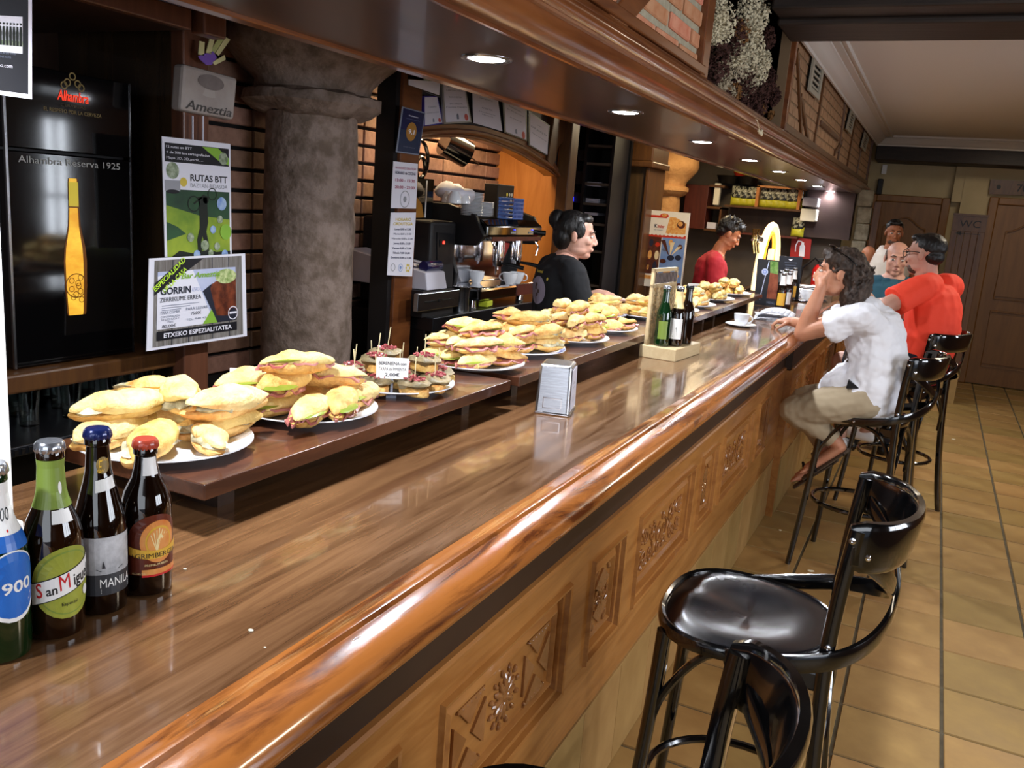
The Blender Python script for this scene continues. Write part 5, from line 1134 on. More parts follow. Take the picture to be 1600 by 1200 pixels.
# 2: San Miguel
x,y=-.902,.652; H=.243; pf=bprof(H,.033,.0138,.50,.70)
t=bottle('beer_bottle','brown bottle with olive San Miguel label, green neck wrap and silver cap',(x,y,CZ),H,pf,'brown_glass','cap_silver',.0138,facing(x,y,R_(27)))
S=cyl(t,pf,.164,.222,6.2); grid(S,'b_green',0,0,1,1,1,36,6); gdisc(S,'b_white',.52,.42,.022,.13,2); S.build(t,{'b_green':'neck_label','b_white':'neck_disc'})
S=cyl(t,pf,.030,.118,2.5); gdisc(S,'b_olive',.5,.5,.5,.52,1); gdisc(S,'b_green',.5,.5,.44,.46,2); gdisc(S,'b_olive',.5,.5,.42,.44,3)
def band(m,w,d):
    b=S.mb(m)
    for i in range(16):
        a,c=i/16,(i+1)/16; f=lambda u:.36+.30*u
        b.poly([S.Pm(a,f(a)-w,d),S.Pm(c,f(c)-w,d),S.Pm(c,f(c)+w,d),S.Pm(a,f(a)+w,d)])
band('b_ink',.165,4); band('b_white',.150,5)
th=math.atan(.30/ S.asp) if 0 else .20
S.text('b_red','S',.13,.33,.20,.10,bold=.014,d=6,rot=th,shear=.2); S.text('b_ink','an',.28,.365,.13,.15,bold=.015,d=6,rot=th,shear=.2); S.text('b_red','M',.46,.42,.22,.17,bold=.014,d=6,rot=th,shear=.2); S.text('b_ink','iguel',.73,.47,.17,.33,bold=.015,d=6,rot=th,shear=.2)
gdisc(S,'b_white',.78,.30,.055,.075,6); S.text('b_ink','Especial',.5,.18,.05,.22,d=6)
S.build(t,{'b_olive':'front_label','b_white':'name_band','b_red':'red_letters','b_ink':'dark_letters','b_green':'label_ring'})
S=cyl(t,pf,.148,.163,1.0); S.tilt=0; grid(S,'b_white',.0,0,.9,1,3,8,2); S.build(t,{'b_white':'price_sticker'})
# 3: Manila
x,y=-.908,.722; H=.243; pf=bprof(H,.0315,.0138,.48,.72)
t=bottle('beer_bottle','dark bottle with grey photo label reading MANILA and dark blue cap',(x,y,CZ),H,pf,'amber_glass','cap_navy',.0138,facing(x,y,R_(21)))
S=cyl(t,pf,.030,.108,2.7); grid(S,'b_grey2',0,0,1,.36,1); grid(S,'b_grey',0,.36,1,1,1,14,4); S.shape('b_grey2',[(.3,.46),(.7,.46),(.62,.42),(.36,.42)],3); S.shape('b_grey2',[(.38,.47),(.40,.60),(.43,.47)],3); S.text('b_white','MANILA',.60,.14,.15,.50,bold=.014,d=3)
for k in range(3): S.rect('b_white',.36,.10-.03*k,.84,.108-.03*k,3)
S.build(t,{'b_grey':'photo_label','b_grey2':'label_foot','b_white':'lettering'})
S=cyl(t,pf,.186,.210,1.5); S.text('b_gold','E',.35,.1,.7,.2,d=2,shear=.3); gdisc(S,'gold_print',.5,.5,.35,.45,1); [S.line('b_gold',[(.2+.1*k,.15),(.5+.1*k,.85)],.03,2) for k in range(4)]; S.build(t,{'gold_print':'neck_emblem'})
S=cyl(t,pf,.166,.181,1.6,tilt=.005); grid(S,'b_white',.15,0,.95,1,3,8,2); S.build(t,{'b_white':'price_sticker'})
# 4: Grimbergen
x,y=-.904,.792; H=.215; pf=bprof(H,.0325,.0138,.56,.76)
t=bottle('beer_bottle','dark bottle with orange Grimbergen label and red cap, right end of the beer row',(x,y,CZ),H,pf,'amber_glass','cap_red',.0138,facing(x,y,R_(22)))
S=cyl(t,pf,.022,.118,2.3)
gdisc(S,'b_brown',.5,.62,.5,.38,1); grid(S,'b_brown',0,.12,1,.62,1,14,4); gdisc(S,'b_orange',.55,.60,.33,.31,2); gdisc(S,'b_gold',.55,.60,.24,.23,3); gdisc(S,'b_orange',.55,.60,.21,.20,4)
for k in range(7): S.line('b_cream',[(.5,.45),(.40+.05*k,.80-.03*abs(k-3))],.014,5)
S.shape('b_cream',[(.48,.5),(.62,.66),(.56,.72),(.50,.62)],5)
b=S.mb('b_gold')
for i in range(14):
    a,c=.03+i/14*.94,.03+(i+1)/14*.94; f=lambda u:.36+.22*(u-.5)**2*4*.35
    b.poly([S.Pm(a,f(a)-.005,6),S.Pm(c,f(c)-.005,6),S.Pm(c,f(c)+.12,6),S.Pm(a,f(a)+.12,6)])
S.text('b_ink','+GRIMBERGEN',.5,.375,.07,.86,bold=.02,d=7); grid(S,'b_orange',.25,.12,1,.20,3,8,1); grid(S,'b_red',.25,.09,1,.12,3,8,1)
S.text('b_cream','PREMIUM BEER',.5,.255,.03,.4,d=7); S.text('b_cream','ALC. 6,6% VOL',.2,.14,.025,.22,d=7)
S.build(t,{'b_brown':'front_label','b_gold':'name_ribbon','b_ink':'lettering','b_orange':'label_picture'})
S=cyl(t,pf,.168,.192,1.5); grid(S,'b_white',.1,0,.9,1,2,8,2); S.build(t,{'b_white':'price_sticker'})
# ---------------------------------------------------------------- napkin dispenser
t=thing('napkin_dispenser','brushed steel napkin dispenser standing on the bar counter','napkin dispenser',(-.882,2.165,CZ),R_(14)); 
H=.137
b=MB(); b.hexa([(-.047,-.062,0),(.047,-.062,0),(.047,.062,0),(-.047,.062,0)],[(-.044,-.050,H),(.044,-.050,H),(.044,.050,H),(-.044,.050,H)]); b.build('steel_case',MATS['steel'],t,bevel=.008,seg=3)
b=MB(); 
for (u0,u1,v0,v1) in ((-.026,.026,.018,.0205),(-.026,.026,.0455,.048),(-.026,-.0235,.018,.048),(.0235,.026,.018,.048)): b.box(u0,-.0625,v0,u1,-.0600,v1)
b.build('embossed_frame',MATS['chrome'],t)
b=MB(); b.hexa([(.0475,-.048,.012),(.049,-.048,.012),(.049,.05,.012),(.0475,.05,.012)],[(.0452,-.040,H-.012),(.047,-.040,H-.012),(.047,.042,H-.012),(.0452,.042,H-.012)]); b.build('side_flap',MATS['paper_shade'],t)
S=Sheet(lambda u,v,d:Vector((.0493-.003*v+.0002*d,-.046+.092*u,.012+.113*v)),.81)
S.text('p_ink','MEN',.32,.80,.12,.5,bold=.014,d=2); S.text('p_ink','Casa',.5,.62,.08,.3,d=2); S.rect('p_ink',.55,.60,.8,.78,1); S.text('p_ink2','gracias',.5,.52,.05,.4,d=2)
for k in range(3): S.rect('p_ink2',.25,.30-.05*k,.75,.31-.05*k,1)
S.build(t,{'p_ink':'lettering'})
b=MB(); b.box(-.047,-.064,0,.049,.064,.008); b.build('foot_rim',MATS['chrome'],t,bevel=.003)
# ---------------------------------------------------------------- wooden bottle holder with cut-out board
mat('pale_wood','cdb489',.5,col2='dcc69c',scale=5,stretch=(8,1,8),kind='wood')
rz=R_(-5); HX=-.90; t=thing('bottle_holder','pale wooden block with a fretwork board behind its three small bottles','bottle holder',(HX,3.38,CZ),rz)
b=MB(); b.box(-.075,-.145,0,.075,.145,.048); b.build('block',MATS['pale_wood'],t,bevel=.003)
# fretwork: real openings made of strips
b=MB(); X0,X1=-.062,-.050; ya,yb=-.135,.125; zb,zt=.048,.345
b.box(X0,ya,zb,X1,ya+.014,zt); b.box(X0,yb-.012,zb,X1,yb,zt); b.box(X0,ya,zt-.014,X1,yb,zt); b.box(X0,ya,zt-.075,X1,yb,zt-.062); b.box(X0,ya,zb,X1,yb,zb+.02)
for k in range(7):
    y=ya+.014+k*.0335
    pts=[Vector(((X0+X1)/2,y+.017+.0145*math.sin(j*PI/3.2+k*PI),zb+.02+(zt-.09-zb)*j/22)) for j in range(23)]
    b.tube(pts,.0052,6); pts=[Vector(((X0+X1)/2,y+.017-.0145*math.sin(j*PI/3.2+k*PI),zb+.02+(zt-.09-zb)*j/22)) for j in range(23)]; b.tube(pts,.0052,6)
b.build('fretwork_board',MATS['pale_wood'],t)
b=MB()
for k in range(15): y=ya+.022+k*.0155; b.box(X0+.002,y,zt-.058,X1+.002,y+.009,zt-.020); 
b.build('fret_letters',MATS['mush_cap'],t)
M=Matrix.Rotation(rz,3,'Z')
for (lx,ly,g,cp,lab) in ((-.005,-.098,'green_glass','cap_silver','green bottle at the near end of the wooden holder'),(.030,-.045,'amber_glass','cap_silver','dark bottle with white label in the middle of the wooden holder'),(.035,.050,'amber_glass','b_ink','dark bottle at the far end of the wooden holder')):
    pf=bprof(.235,.030,.0135,.5,.7); v=M@Vector((lx,ly,0))+Vector((HX,3.38,CZ+.048))
    q=bottle('beer_bottle',lab,tuple(v),.235,pf,g,cp,.0135,facing(v.x,v.y))
    if 'middle' in lab: S=cyl(q,pf,.03,.11,2.0); grid(S,'b_white',.1,0,.9,1,1,10,3); S.shape('b_grey2',[(.3,.1),(.5,.6),(.6,.2)],2); S.build(q,{'b_white':'front_label'}); S=cyl(q,pf,.15,.215,3); grid(S,'b_cream',0,0,1,1,1,14,4); S.build(q,{'b_cream':'neck_label'})
    if 'near' in lab: S=cyl(q,pf,.03,.10,1.5); grid(S,'b_green',.1,0,.9,1,1,10,3); S.build(q,{'b_green':'front_label'})
# ---------------------------------------------------------------- cup, newspaper, menus, bottles, trays
p=A(1157,510,z=CZ); c=dup(cup,(p.x,p.y,CZ+.006),R_(25),'white coffee cup with saucer on the counter near the woman'); c.scale=(1.05,)*3
s_=dup(sa,(p.x,p.y,CZ),0,'white saucer under the coffee cup near the woman'); s_.scale=(1.12,1.12,1.0); del s_['group']
b=MB(c.location); 
t=thing('newspaper','folded newspaper lying on the counter by the woman\'s hand','newspaper',tuple(A(1212,498,z=CZ)),R_(8)); mat('newsprint','d6d6dc',.8,col2='a8aab4',scale=60,detail=2,lo=.45,hi=.6)
for k in range(5): b=MB(); b.cbox((0,0,.002+k*.003),(.12-.003*k,.15,.001),.04*k,0,0); b.build('folded_page',MATS['newsprint'],t)
b=MB()
for i in range(8):
    u0,u1=i/8,(i+1)/8; f=lambda u:.018+.03*math.sin(PI*u)**.7
    b.poly([(-.11+.2*u0,-.14,f(u0)),(-.11+.2*u1,-.14,f(u1)),(-.09+.2*u1,.10,f(u1)+.01),(-.09+.2*u0,.10,f(u0)+.01)])
q=b.build('curled_page',MATS['newsprint'],t,smooth=True,fix=False); sm=q.modifiers.new('s','SOLIDIFY'); sm.thickness=.002
# menus
mat('m_dark','23242a',.4); mat('m_food','6a2c1c',.4,col2='9a5438',scale=16); mat('m_green','4c7a2c',.4,col2='8aa860',scale=24); mat('m_pale','b8c0dc',.4)
ym=A(1199,500,x=-.95).y
c=[A(1184,404,y=ym),A(1217,407,y=ym),A(1213,497,y=ym),A(1176,490,y=ym)]; bz=min(c[2].z,c[3].z); 
for v in (c[2],c[3]): v.z=CZ
t,S=card('menu_card','tall standing menu card with green and brown food photo and round badge','menu',c,(0,-1,0),'m_dark',.004)
S.shape('m_food',[(.50,.10),(.98,.10),(.98,.72),(.62,.75)],1); S.shape('m_green',[(.62,.72),(.98,.70),(.98,.97),(.60,.97)],2); S.line('m_pale',[(.55,.97),(.22,.12)],.035,3); S.disc('m_pale',.38,.73,.15,4,20); S.rect('m_dark',.45,.0,.98,.16,3); S.text('p_ink2','MENU',.70,.05,.05,.34,d=4); S.ring('b_blue',.38,.73,.08,.02,5)
S.build(t,{'m_pale':'badge','m_food':'food_photo','m_green':'salad_photo'})
y2=ym+.62; c=[A(1218,400,y=y2),A(1254,402,y=y2),A(1246,478,y=y2),A(1210,478,y=y2)]
for v in (c[2],c[3]): v.z=CZ
t,S=card('menu_board','dark standing menu behind the small beer bottles with pale text lines','menu',c,(0,-1,0),'m_dark',.006)
S.shape('p_white',[(.5,.90),(.6,.94),(.4,.94)],2)
for k in range(9): S.rect('p_ink2',.25+.03*(k%3),.86-.06*k,.78-.03*(k%2),.868-.06*k,1)
S.build(t,{'p_white':'mark'})
k=0
for (px,py,g) in ((1214,478,'amber_glass'),(1222,474,'green_glass'),(1229,476,'amber_glass'),(1236,470,'amber_glass'),(1218,484,'amber_glass'),(1227,482,'brown_glass')):
    v=A(px,py,z=CZ); pf=bprof(.24,.031,.0135,.5,.7)
    q=bottle('beer_bottle',['back left dark bottle of the small beer group by the menus','green-tinted bottle in the small beer group by the menus','middle bottle at the back of the beer group by the menus','rightmost bottle of the small beer group by the menus','front left bottle of the beer group, right against the food menu','front right bottle of the beer group by the menus'][k],(v.x,v.y,CZ),.24,pf,g,'cap_silver',.0135,facing(v.x,v.y)); k+=1
    S=cyl(q,pf,.03,.11,2.2); grid(S,['b_cream','b_white','b_cream','b_gold','b_gold','b_white'][k-1],.1,0,.9,1,1,8,2); S.build(q); S=cyl(q,pf,.16,.22,4); grid(S,'b_white',0,0,1,1,1,12,2); S.build(q)
p=A(1262,470,z=CZ); t=thing('serving_tray','oval steel tray with cups at the far end of the counter','tray',(p.x-.05,p.y,CZ)); b=MB(); b.lathe([(0,0),(.15,0),(.19,.012),(.185,.014),(.148,.003),(0,.003)],30,cap=False); b.build('dish',MATS['chrome'],t,smooth=True)
for i,(dx,dy) in enumerate(((-.08,.02),(.02,.09))): dup(cup,(p.x-.05+dx,p.y+dy,CZ+.003),i*2.,['white cup on the left of the steel tray','white cup at the back of the steel tray'][i])
for i,(px,py) in enumerate(((1252,458),(1262,452),(1272,463))):
    v=A(px,py,z=CZ)
    for j in range(2): s_=dup(sa,(v.x,v.y+.05,CZ+.011*j+(.0)),0,'%s white saucer of the %s pair beyond the steel tray'%(('lower','upper')[j],('left','middle','right')[i]),group='white saucers at the far end of the counter'); s_.scale=(1.3,1.3,1.1)
# ---------------------------------------------------------------- food
mat('crust','bf7f36',.6,col2='e6bf72',scale=22,detail=7,lo=.34,hi=.58,bump=.6,bscale=90); obrand(MATS['crust'],.09,.008)
mat('crust_pale','cf9a4c',.62,col2='e9d08c',scale=18,detail=7,lo=.30,hi=.56,bump=.6,bscale=90); obrand(MATS['crust_pale'],.06,.008)
mat('crumb','efe0b4',.8,col2='d8b878',scale=30,bump=.4); mat('ham','9c4a48',.3,col2='c98a84',scale=22,spec=.6,coat=.3); mat('pepper','6c7c28',.25,col2='8c9838',scale=12,coat=.3); mat('cream_fill','d8d0ae',.5,col2='8c8468',scale=45,detail=4,bump=.4); mat('omelette','e0c050',.5,col2='ecd880',scale=25,bump=.3); mat('lettuce','6a8a3a',.5,col2='a0b45a',scale=20)
mat('aubergine','94805a',.5,col2='665a40',scale=30,detail=5,bump=.6); mat('ham_bits','8e3038',.35,col2='c07a78',scale=30); mat('stick','e8dcae',.6); mat('blue_rim','4860a8',.2,coat=.4)
def bread(L,Wd,Hh,top=True,seed=0,point=.0,cut=False):
    b=MB(); n=20; r=random.Random(seed*7+top); ph=r.uniform(0,3); bend=r.uniform(-.004,.007); k=r.choice((2,3)); lean=r.uniform(-.5,.5)
    def fn(p,d):
        q=Vector(p); s=abs(q.x)/(L/2); sx=q.x/(L/2)
        if top:
            if q.z<0: q.z*=.30
            else: q.z+=.0075*abs(math.sin(sx*k*1.57+ph+q.y*lean*30))*(1-s*s)
            q.z+=bend*s*s
        else:
            q.z*=.25 if q.z>0 else 1.0
        t=1-point*s**2.2*.45; q.y*=t; q.z*=(1-.35*point*s*s)
        if cut: q.x=max(-L*.43,min(L*.40,q.x*1.12))
        return q
    b.ell((0,0,0),(L/2,Wd/2,Hh),n,14,fn=fn,M=None)
    return b
def make_sandwich(kind,seed):
    r=random.Random(seed); L=r.uniform(.145,.175); W=.054+r.uniform(-.004,.006)
    if kind=='cut': L*=.92
    t=thing('sandwich','x','sandwich',(0,0,0)); pt_=0 if kind=='cut' else 1
    o=bread(L,W,.019,False,seed,.7*pt_,cut=(kind=='cut')).build('bottom_bread',MATS['crust'],t,smooth=True); o.location.z=.018; noisy(o,.004,26,seed)
    o=bread(L*1.03,W*1.02,.019,True,seed,1.*pt_,cut=(kind=='cut')).build('top_bread',MATS['crust_pale' if seed%2 else 'crust'],t,smooth=True); o.location=(.004,-.003,.027); o.rotation_euler=(R_(r.uniform(5,16)),R_(r.uniform(-4,4)),R_(r.uniform(-7,7))); noisy(o,.005,24,seed+9)
    def sheet(m,nm,w,z,amp,n=30,fl=9,out=1.12):
        b=MB(); pts=[]
        for k in range(n):
            a=2*PI*k/n; rr=out+amp*math.sin(fl*a+seed)+r.uniform(-.06,.06); x=L/2*.86*rr*math.cos(a); y=W/2*rr*math.sin(a)*(1-.35*abs(math.cos(a))**2); pts.append(Vector((x,y,z+.004*math.sin(fl*1.7*a)-(.006 if rr>1.15 else 0))))
        c0,c1=Vector((0,0,z+.003)),Vector((0,0,z-.003)); i0=b.P(c0); i1=b.P(c1); up=[b.P(p+Vector((0,0,.002))) for p in pts]; dn=[b.P(p-Vector((0,0,.002))) for p in pts]
        for k in range(n): k2=(k+1)%n; b.f+= [[i0,up[k],up[k2]],[i1,dn[k2],dn[k]],[up[k],dn[k],dn[k2],up[k2]]]
        return b.build(nm,MATS[m],t,smooth=True)
    if kind in('ham','cut'):
        sheet('ham','ham',0,.0215,.10,30,7,1.10 if kind=='cut' else 1.18)
        if kind=='ham': b=MB(); b.ell((0,0,0),(L*.34,W*.47,.005),14,6); o=b.build('green_pepper',MATS['pepper'],t,smooth=True); o.location=(r.uniform(-.03,.03),-.007,.0265); noisy(o,.003,40,seed)
    elif kind=='cream':
        b=MB(); b.ell((0,0,0),(L*.43,W*.50,.010),22,8); o=b.build('blue_cheese_filling',MATS['cream_fill'],t,smooth=True); o.location.z=.0235; noisy(o,.010,50,seed)
    elif kind=='omelette':
        b=MB(); b.ell((0,0,0),(L*.43,W*.52,.010),20,8); o=b.build('omelette',MATS['omelette'],t,smooth=True); o.location.z=.0235; noisy(o,.006,40,seed)
    return t
def make_pintxo(seed):
    r=random.Random(seed); t=thing('pintxo','x','pintxo',(0,0,0))
    b=MB(); pts=[(.034*math.cos(a)*(1.25 if 1 else 1),.024*math.sin(a),0) for a in [2*PI*k/16 for k in range(16)]]; b.prism(pts,(0,0,.020)); o=b.build('bread_slice',MATS['crust'],t,bevel=.004)
    b=MB(); b.ell((0,0,0),(.042,.036,.009),18,8); o=b.build('aubergine_slice',MATS['aubergine'],t,smooth=True); o.location.z=.027; noisy(o,.008,40,seed)
    b=MB()
    for k in range(34):
        a=r.uniform(0,6.28); q=r.uniform(0,.024); c=(q*math.cos(a),q*math.sin(a),.037+r.uniform(0,.008)*(1-q*30)); b.cbox(c,(.0035,.0022,.0018),r.uniform(0,3),r.uniform(0,3))
    b.build('chopped_ham',MATS['ham_bits'],t,kind='stuff')
    b=MB(); b.lathe([(0,.02),(.0012,.022),(.0012,.088),(0,.089)],6,ax=(r.uniform(-.12,.12),r.uniform(-.12,.12),1)); b.build('cocktail_stick',MATS['stick'],t)
    return t
PROT={}
def proto(kind,seed):
    k=(kind,seed)
    if k not in PROT: PROT[k]=make_pintxo(seed) if kind=='pintxo' else make_sandwich(kind,seed); PROT[k]['fresh']=1
    return PROT[k]
NF=[0]
def food(kind,seed,loc,rz,label,group,rx=0,ry=0,sc=1.):
    p=proto(kind,seed)
    if p.get('fresh'): del p['fresh']; o=p
    else: o=copy_tree(p)
    o.location=loc; o.rotation_euler=(rx,ry,rz); o.scale=(sc,)*3; o['label']=label
    if group: o['group']=group
    NF[0]+=1; return o
def plate(x,y,label,r=.15,m='porcelain',rim=None):
    t=thing('plate',label,'plate',(x,y,SZ)); k=r/.15
    b=MB(); b.lathe([(0,.001),(.085*k,0),(.09*k,.003),(.135*k,.013),(.15*k,.019),(.1495*k,.0215),(.134*k,.0165),(.09*k,.0065),(0,.0055)],48,cap=False); b.build('dish',MATS[m],t,smooth=True)
    if rim:
        b=MB(); 
        for q in range(40):
            a=2*PI*q/40; b.cbox((.140*k*math.cos(a),.140*k*math.sin(a),.0195),(.008,.0035,.0004),a,0,-.28)
        b.build('blue_rim_pattern',MATS[rim],t)
    return t
PZ=SZ+.008
def stackplate(x,y,plabel,items,group,r=.15,m='porcelain',rim=None):
    plate(x,y,plabel,r,m,rim)
    LO=[[],[]]
    for i,it in enumerate(items):
        kind,seed,dx,dy,dz,rz=it[:6]; rx=it[6] if len(it)>6 else 0; lab=it[7] if len(it)>7 else group[1]; sc=it[8]*1.1 if len(it)>8 else 1.13
        o=food(kind,seed,(x+dx,y+dy,PZ+dz),R_(rz),lab,group[0],R_(rx),0,sc); LO[dz>.03].append(o)
    if group[0]: autolabel([(group[1]+', lower layer',LO[0]),(group[1]+', upper layer',LO[1])])
# camera-side direction is roughly (+x,-y); rows run from near to far
def heap(x,y,plabel,kind,seeds,n1,n2,group,label,r=.15,m='porcelain',rim=None,dirn=35,sc=1.,n3=0):
    plate(x,y,plabel,r,m,rim); rr=random.Random(int(x*1000+y*777)); k=0; a0=R_(dirn); u=Vector((math.cos(a0),math.sin(a0),0)); v=Vector((-u.y,u.x,0))
    OB=[]
    for lvl,(n,z) in enumerate(((n1,0),(n2,.041),(n3,.080))):
        if not n: continue
        cols=2 if n>3 else 1; rows=math.ceil(n/cols)
        for i in range(n):
            c=i%cols; w_=i//cols; du=((c-.5)*.120*sc if cols==2 else 0)*(1-.3*lvl); dv=(w_-(rows-1)/2)*.062*sc
            p=Vector((x,y,PZ+z*sc))+u*(du+rr.uniform(-.008,.008))+v*(dv+rr.uniform(-.004,.004))
            o=food(kind[k%len(kind)],seeds[k%len(seeds)],tuple(p),a0+R_(rr.uniform(-24,24)+(180 if rr.random()<.5 else 0)) ,label,group,R_(rr.uniform(-9,9)),R_(rr.uniform(-7,7)),sc); k+=1; OB.append(o); o['label']='%s, %s layer, %s%s'%(label,('lower','upper','top')[lvl],(('front','back') if rows==2 else ('front','middle','back','rear'))[w_] if rows>1 else 'centre',(' left',' right')[c] if cols==2 else '')
g1=('blue cheese sandwiches on the nearest plate','small baguette sandwich with creamy blue cheese filling on the nearest plate')
stackplate(-1.175,1.075,'largest-looking white plate nearest the camera, behind the beer bottles',[
 ('cream',1,-.055,-.075,.0,100,0,'open baguette sandwich at the far left of the nearest plate, behind the blue cap'),
 ('cream',2,.045,-.075,.0,118,0,'blue cheese sandwich just behind the red bottle cap'),
 ('cream',3,.090,.010,.0,150,0,'short upright-looking sandwich at the front centre of the nearest plate',.85),
 ('cream',4,.040,.075,.0,75,0,'blue cheese sandwich at the right of the nearest plate, its filling showing'),
 ('cream',1,-.045,.085,.0,60,0,'sandwich at the back right of the nearest plate under a crossing roll'),
 ('cream',2,-.085,.005,.0,95,0,'sandwich at the back of the nearest plate'),
 ('cream',3,-.060,-.050,.042,75,5,'flat top roll lying across the left of the nearest plate'),
 ('cream',4,-.075,.030,.050,20,-38,'roll tilted steeply up at the back left of the nearest plate'),
 ('cream',5,-.020,.065,.050,150,-30,'roll leaning up at the back middle of the nearest plate'),
 ('cream',5,.055,.085,.042,80,4,'roll crossing on top at the right of the nearest plate')],(None,''))
g2='ham and green pepper sandwiches on the second plate'
stackplate(-1.15,1.43,'second white plate from the camera, heaped with ham and pepper sandwiches',[
 ('ham',11,.075,-.085,0,110),('ham',12,.085,.0,0,125),('ham',13,.06,.085,0,95),('ham',11,-.02,-.10,0,80),('ham',12,-.01,.03,0,75),('ham',13,-.07,.09,0,60),('ham',14,-.10,-.02,0,90),('ham',14,-.03,.12,0,80),
 ('ham',12,-.01,-.07,.042,100,8),('ham',13,.02,.03,.046,35,-20),('ham',14,-.06,.02,.045,120,10),('ham',11,-.06,-.10,.042,75,0)],(g2,'ham and pepper roll on the second plate'))
food('ham',11,(-1.13,1.37,PZ+.088),R_(60),'roll raised highest on top of the second plate',None,R_(-18))
plate(-1.155,1.77,'white plate of aubergine pintxos with cocktail sticks'); rr=random.Random(9)
spots=[(.095,-.06,0),(.105,.02,0),(.07,.095,0),(.02,-.10,0),(.03,-.02,0),(.02,.06,0),(-.05,-.09,0),(-.05,.0,0),(-.04,.085,0),(-.105,-.03,0),(-.10,.05,0),(-.02,-.055,.040),(-.06,.045,.040),(.055,.045,.038)]
PX=[]
for i,(dx,dy,dz) in enumerate(spots): PX.append(food('pintxo',20+i%4,(-1.155+dx,1.77+dy,PZ+dz),rr.uniform(0,6.3),'bread slice topped with aubergine and chopped ham on a cocktail stick',"aubergine pintxos on the third plate",sc=1.05))
fr=[o for o,s_ in zip(PX,spots) if s_[0]>.06]; tp=[o for o,s_ in zip(PX,spots) if s_[2]>0 and s_[0]<=.06]; mi=[o for o,s_ in zip(PX,spots) if -.0<s_[0]<=.06 and s_[2]==0]; bk=[o for o,s_ in zip(PX,spots) if s_[0]<0 and s_[2]==0]
autolabel([('aubergine pintxo with cocktail stick, %s row'%n,q) for n,q in (('front',fr),('middle',mi),('back',bk))]+[('aubergine pintxo stacked on top of the others',tp)])
g=g4='ham sandwiches on the fourth plate'
heap(-1.15,2.17,'fourth white plate, ham rolls, straddling the gap between the serving shelves',['ham'],[11,12,13,14],6,5,g4,'ham roll on the plate beyond the pintxos',dirn=75,n3=2)
heap(-1.16,2.50,'fifth plate with blue patterned rim below the ham rolls',['ham','cream'],[14,3,13,2],6,5,'rolls on the blue-rimmed plate','roll on the blue-rimmed plate',rim='blue_rim',dirn=70,n3=2)
heap(-1.14,2.86,'sixth white plate under the neatly stacked cut rolls',['cut'],[31,32],6,5,'cut rolls on the sixth plate','straight cut roll on the sixth plate',dirn=80,sc=1.05,n3=2)
heap(-1.14,3.22,'seventh white plate just left of the wooden bottle holder',['ham'],[12,14],5,2,'ham rolls beside the bottle holder','cured ham roll left of the bottle holder',r=.14,dirn=70)
P_=A(978,484,x=-1.34); heap(-1.30,3.62,'blue-rimmed plate of omelette rolls by the barwoman\'s hands',['omelette'],[41,42],4,2,'omelette rolls by the barwoman','yellow omelette roll beside the barwoman\'s hands',r=.12,rim='blue_rim',dirn=60)
for i,(y,n1,n2,pl,lb) in enumerate([(3.80,5,3,'white plate right behind the small bottles in the holder','omelette roll right behind the holder bottles'),(4.16,6,4,'white plate of omelette rolls, second beyond the bottle holder','omelette roll, second plate beyond the bottle holder'),(4.52,6,4,'white plate of omelette rolls, third beyond the bottle holder','omelette roll, third plate beyond the bottle holder'),(4.98,6,4,'white plate of omelette rolls on the far serving shelf, nearer one','omelette roll, nearer plate of the far shelf'),(5.48,6,4,'last white plate on the far serving shelf beside the beer tap','omelette roll, last plate beside the beer tap')]):
    heap(-1.14,y,pl,['omelette','cream'],[41,42,4,43],n1,n2,lb.replace('omelette roll','rolls'),lb,dirn=70+8*i)
# name cards standing between the plates
def ncard(px,py,w_,h_,x,text,label,rz):
    p=A(px,py,x=x); t=thing('price_card',label,'price card',(p.x,p.y,SZ),rz)
    z=p.z-SZ; b=MB(); b.box(-.001,-w_/2,max(z-h_,.0),.001,w_/2,z); b.build('card',MATS['white'],t)
    b=MB(); b.box(-.003,-.012,0,.003,.012,.006); b.box(-.0015,-.003,0,-.0005,.003,max(z-h_,.001)+.01); b.build('foot',MATS['clear_edge'],t)
    S=Sheet(lambda u,v,d:Vector((.0012+.0002*d,-w_/2+w_*u,z-h_+h_*v)),w_/h_)
    for i,s in enumerate(text): S.text('p_ink',s,.5,.66-.27*i,.15,min(.86,.09*len(s)),bold=.03,d=1)
    S.build(t,{'p_ink':'lettering'})
ncard(400,576,.11,.055,-1.30,['JAMON con','PIMIENTO'],'white card reading JAMON behind the ham sandwiches',R_(-50))
ncard(614,559,.075,.05,-1.10,['BERENJENA con','TXAPA de PIMIENTA','2,00€'],'white card reading BERENJENA among the pintxos',R_(-55))
ncard(832,492,.06,.05,-1.27,['TORTILLA','2€'],'white price card behind the blue-rimmed plate',R_(-50))
ncard(880,482,.07,.055,-1.29,['LOMO con','QUESO'],'white price card behind the cut rolls',R_(-50))
ncard(805,512,.035,.05,-1.14,['2€'],'small white price tag between the fourth and fifth plates',R_(-50))
ncard(1086,443,.09,.055,-1.27,['TORTILLA'],'white card standing behind the far omelette plates',R_(-50))
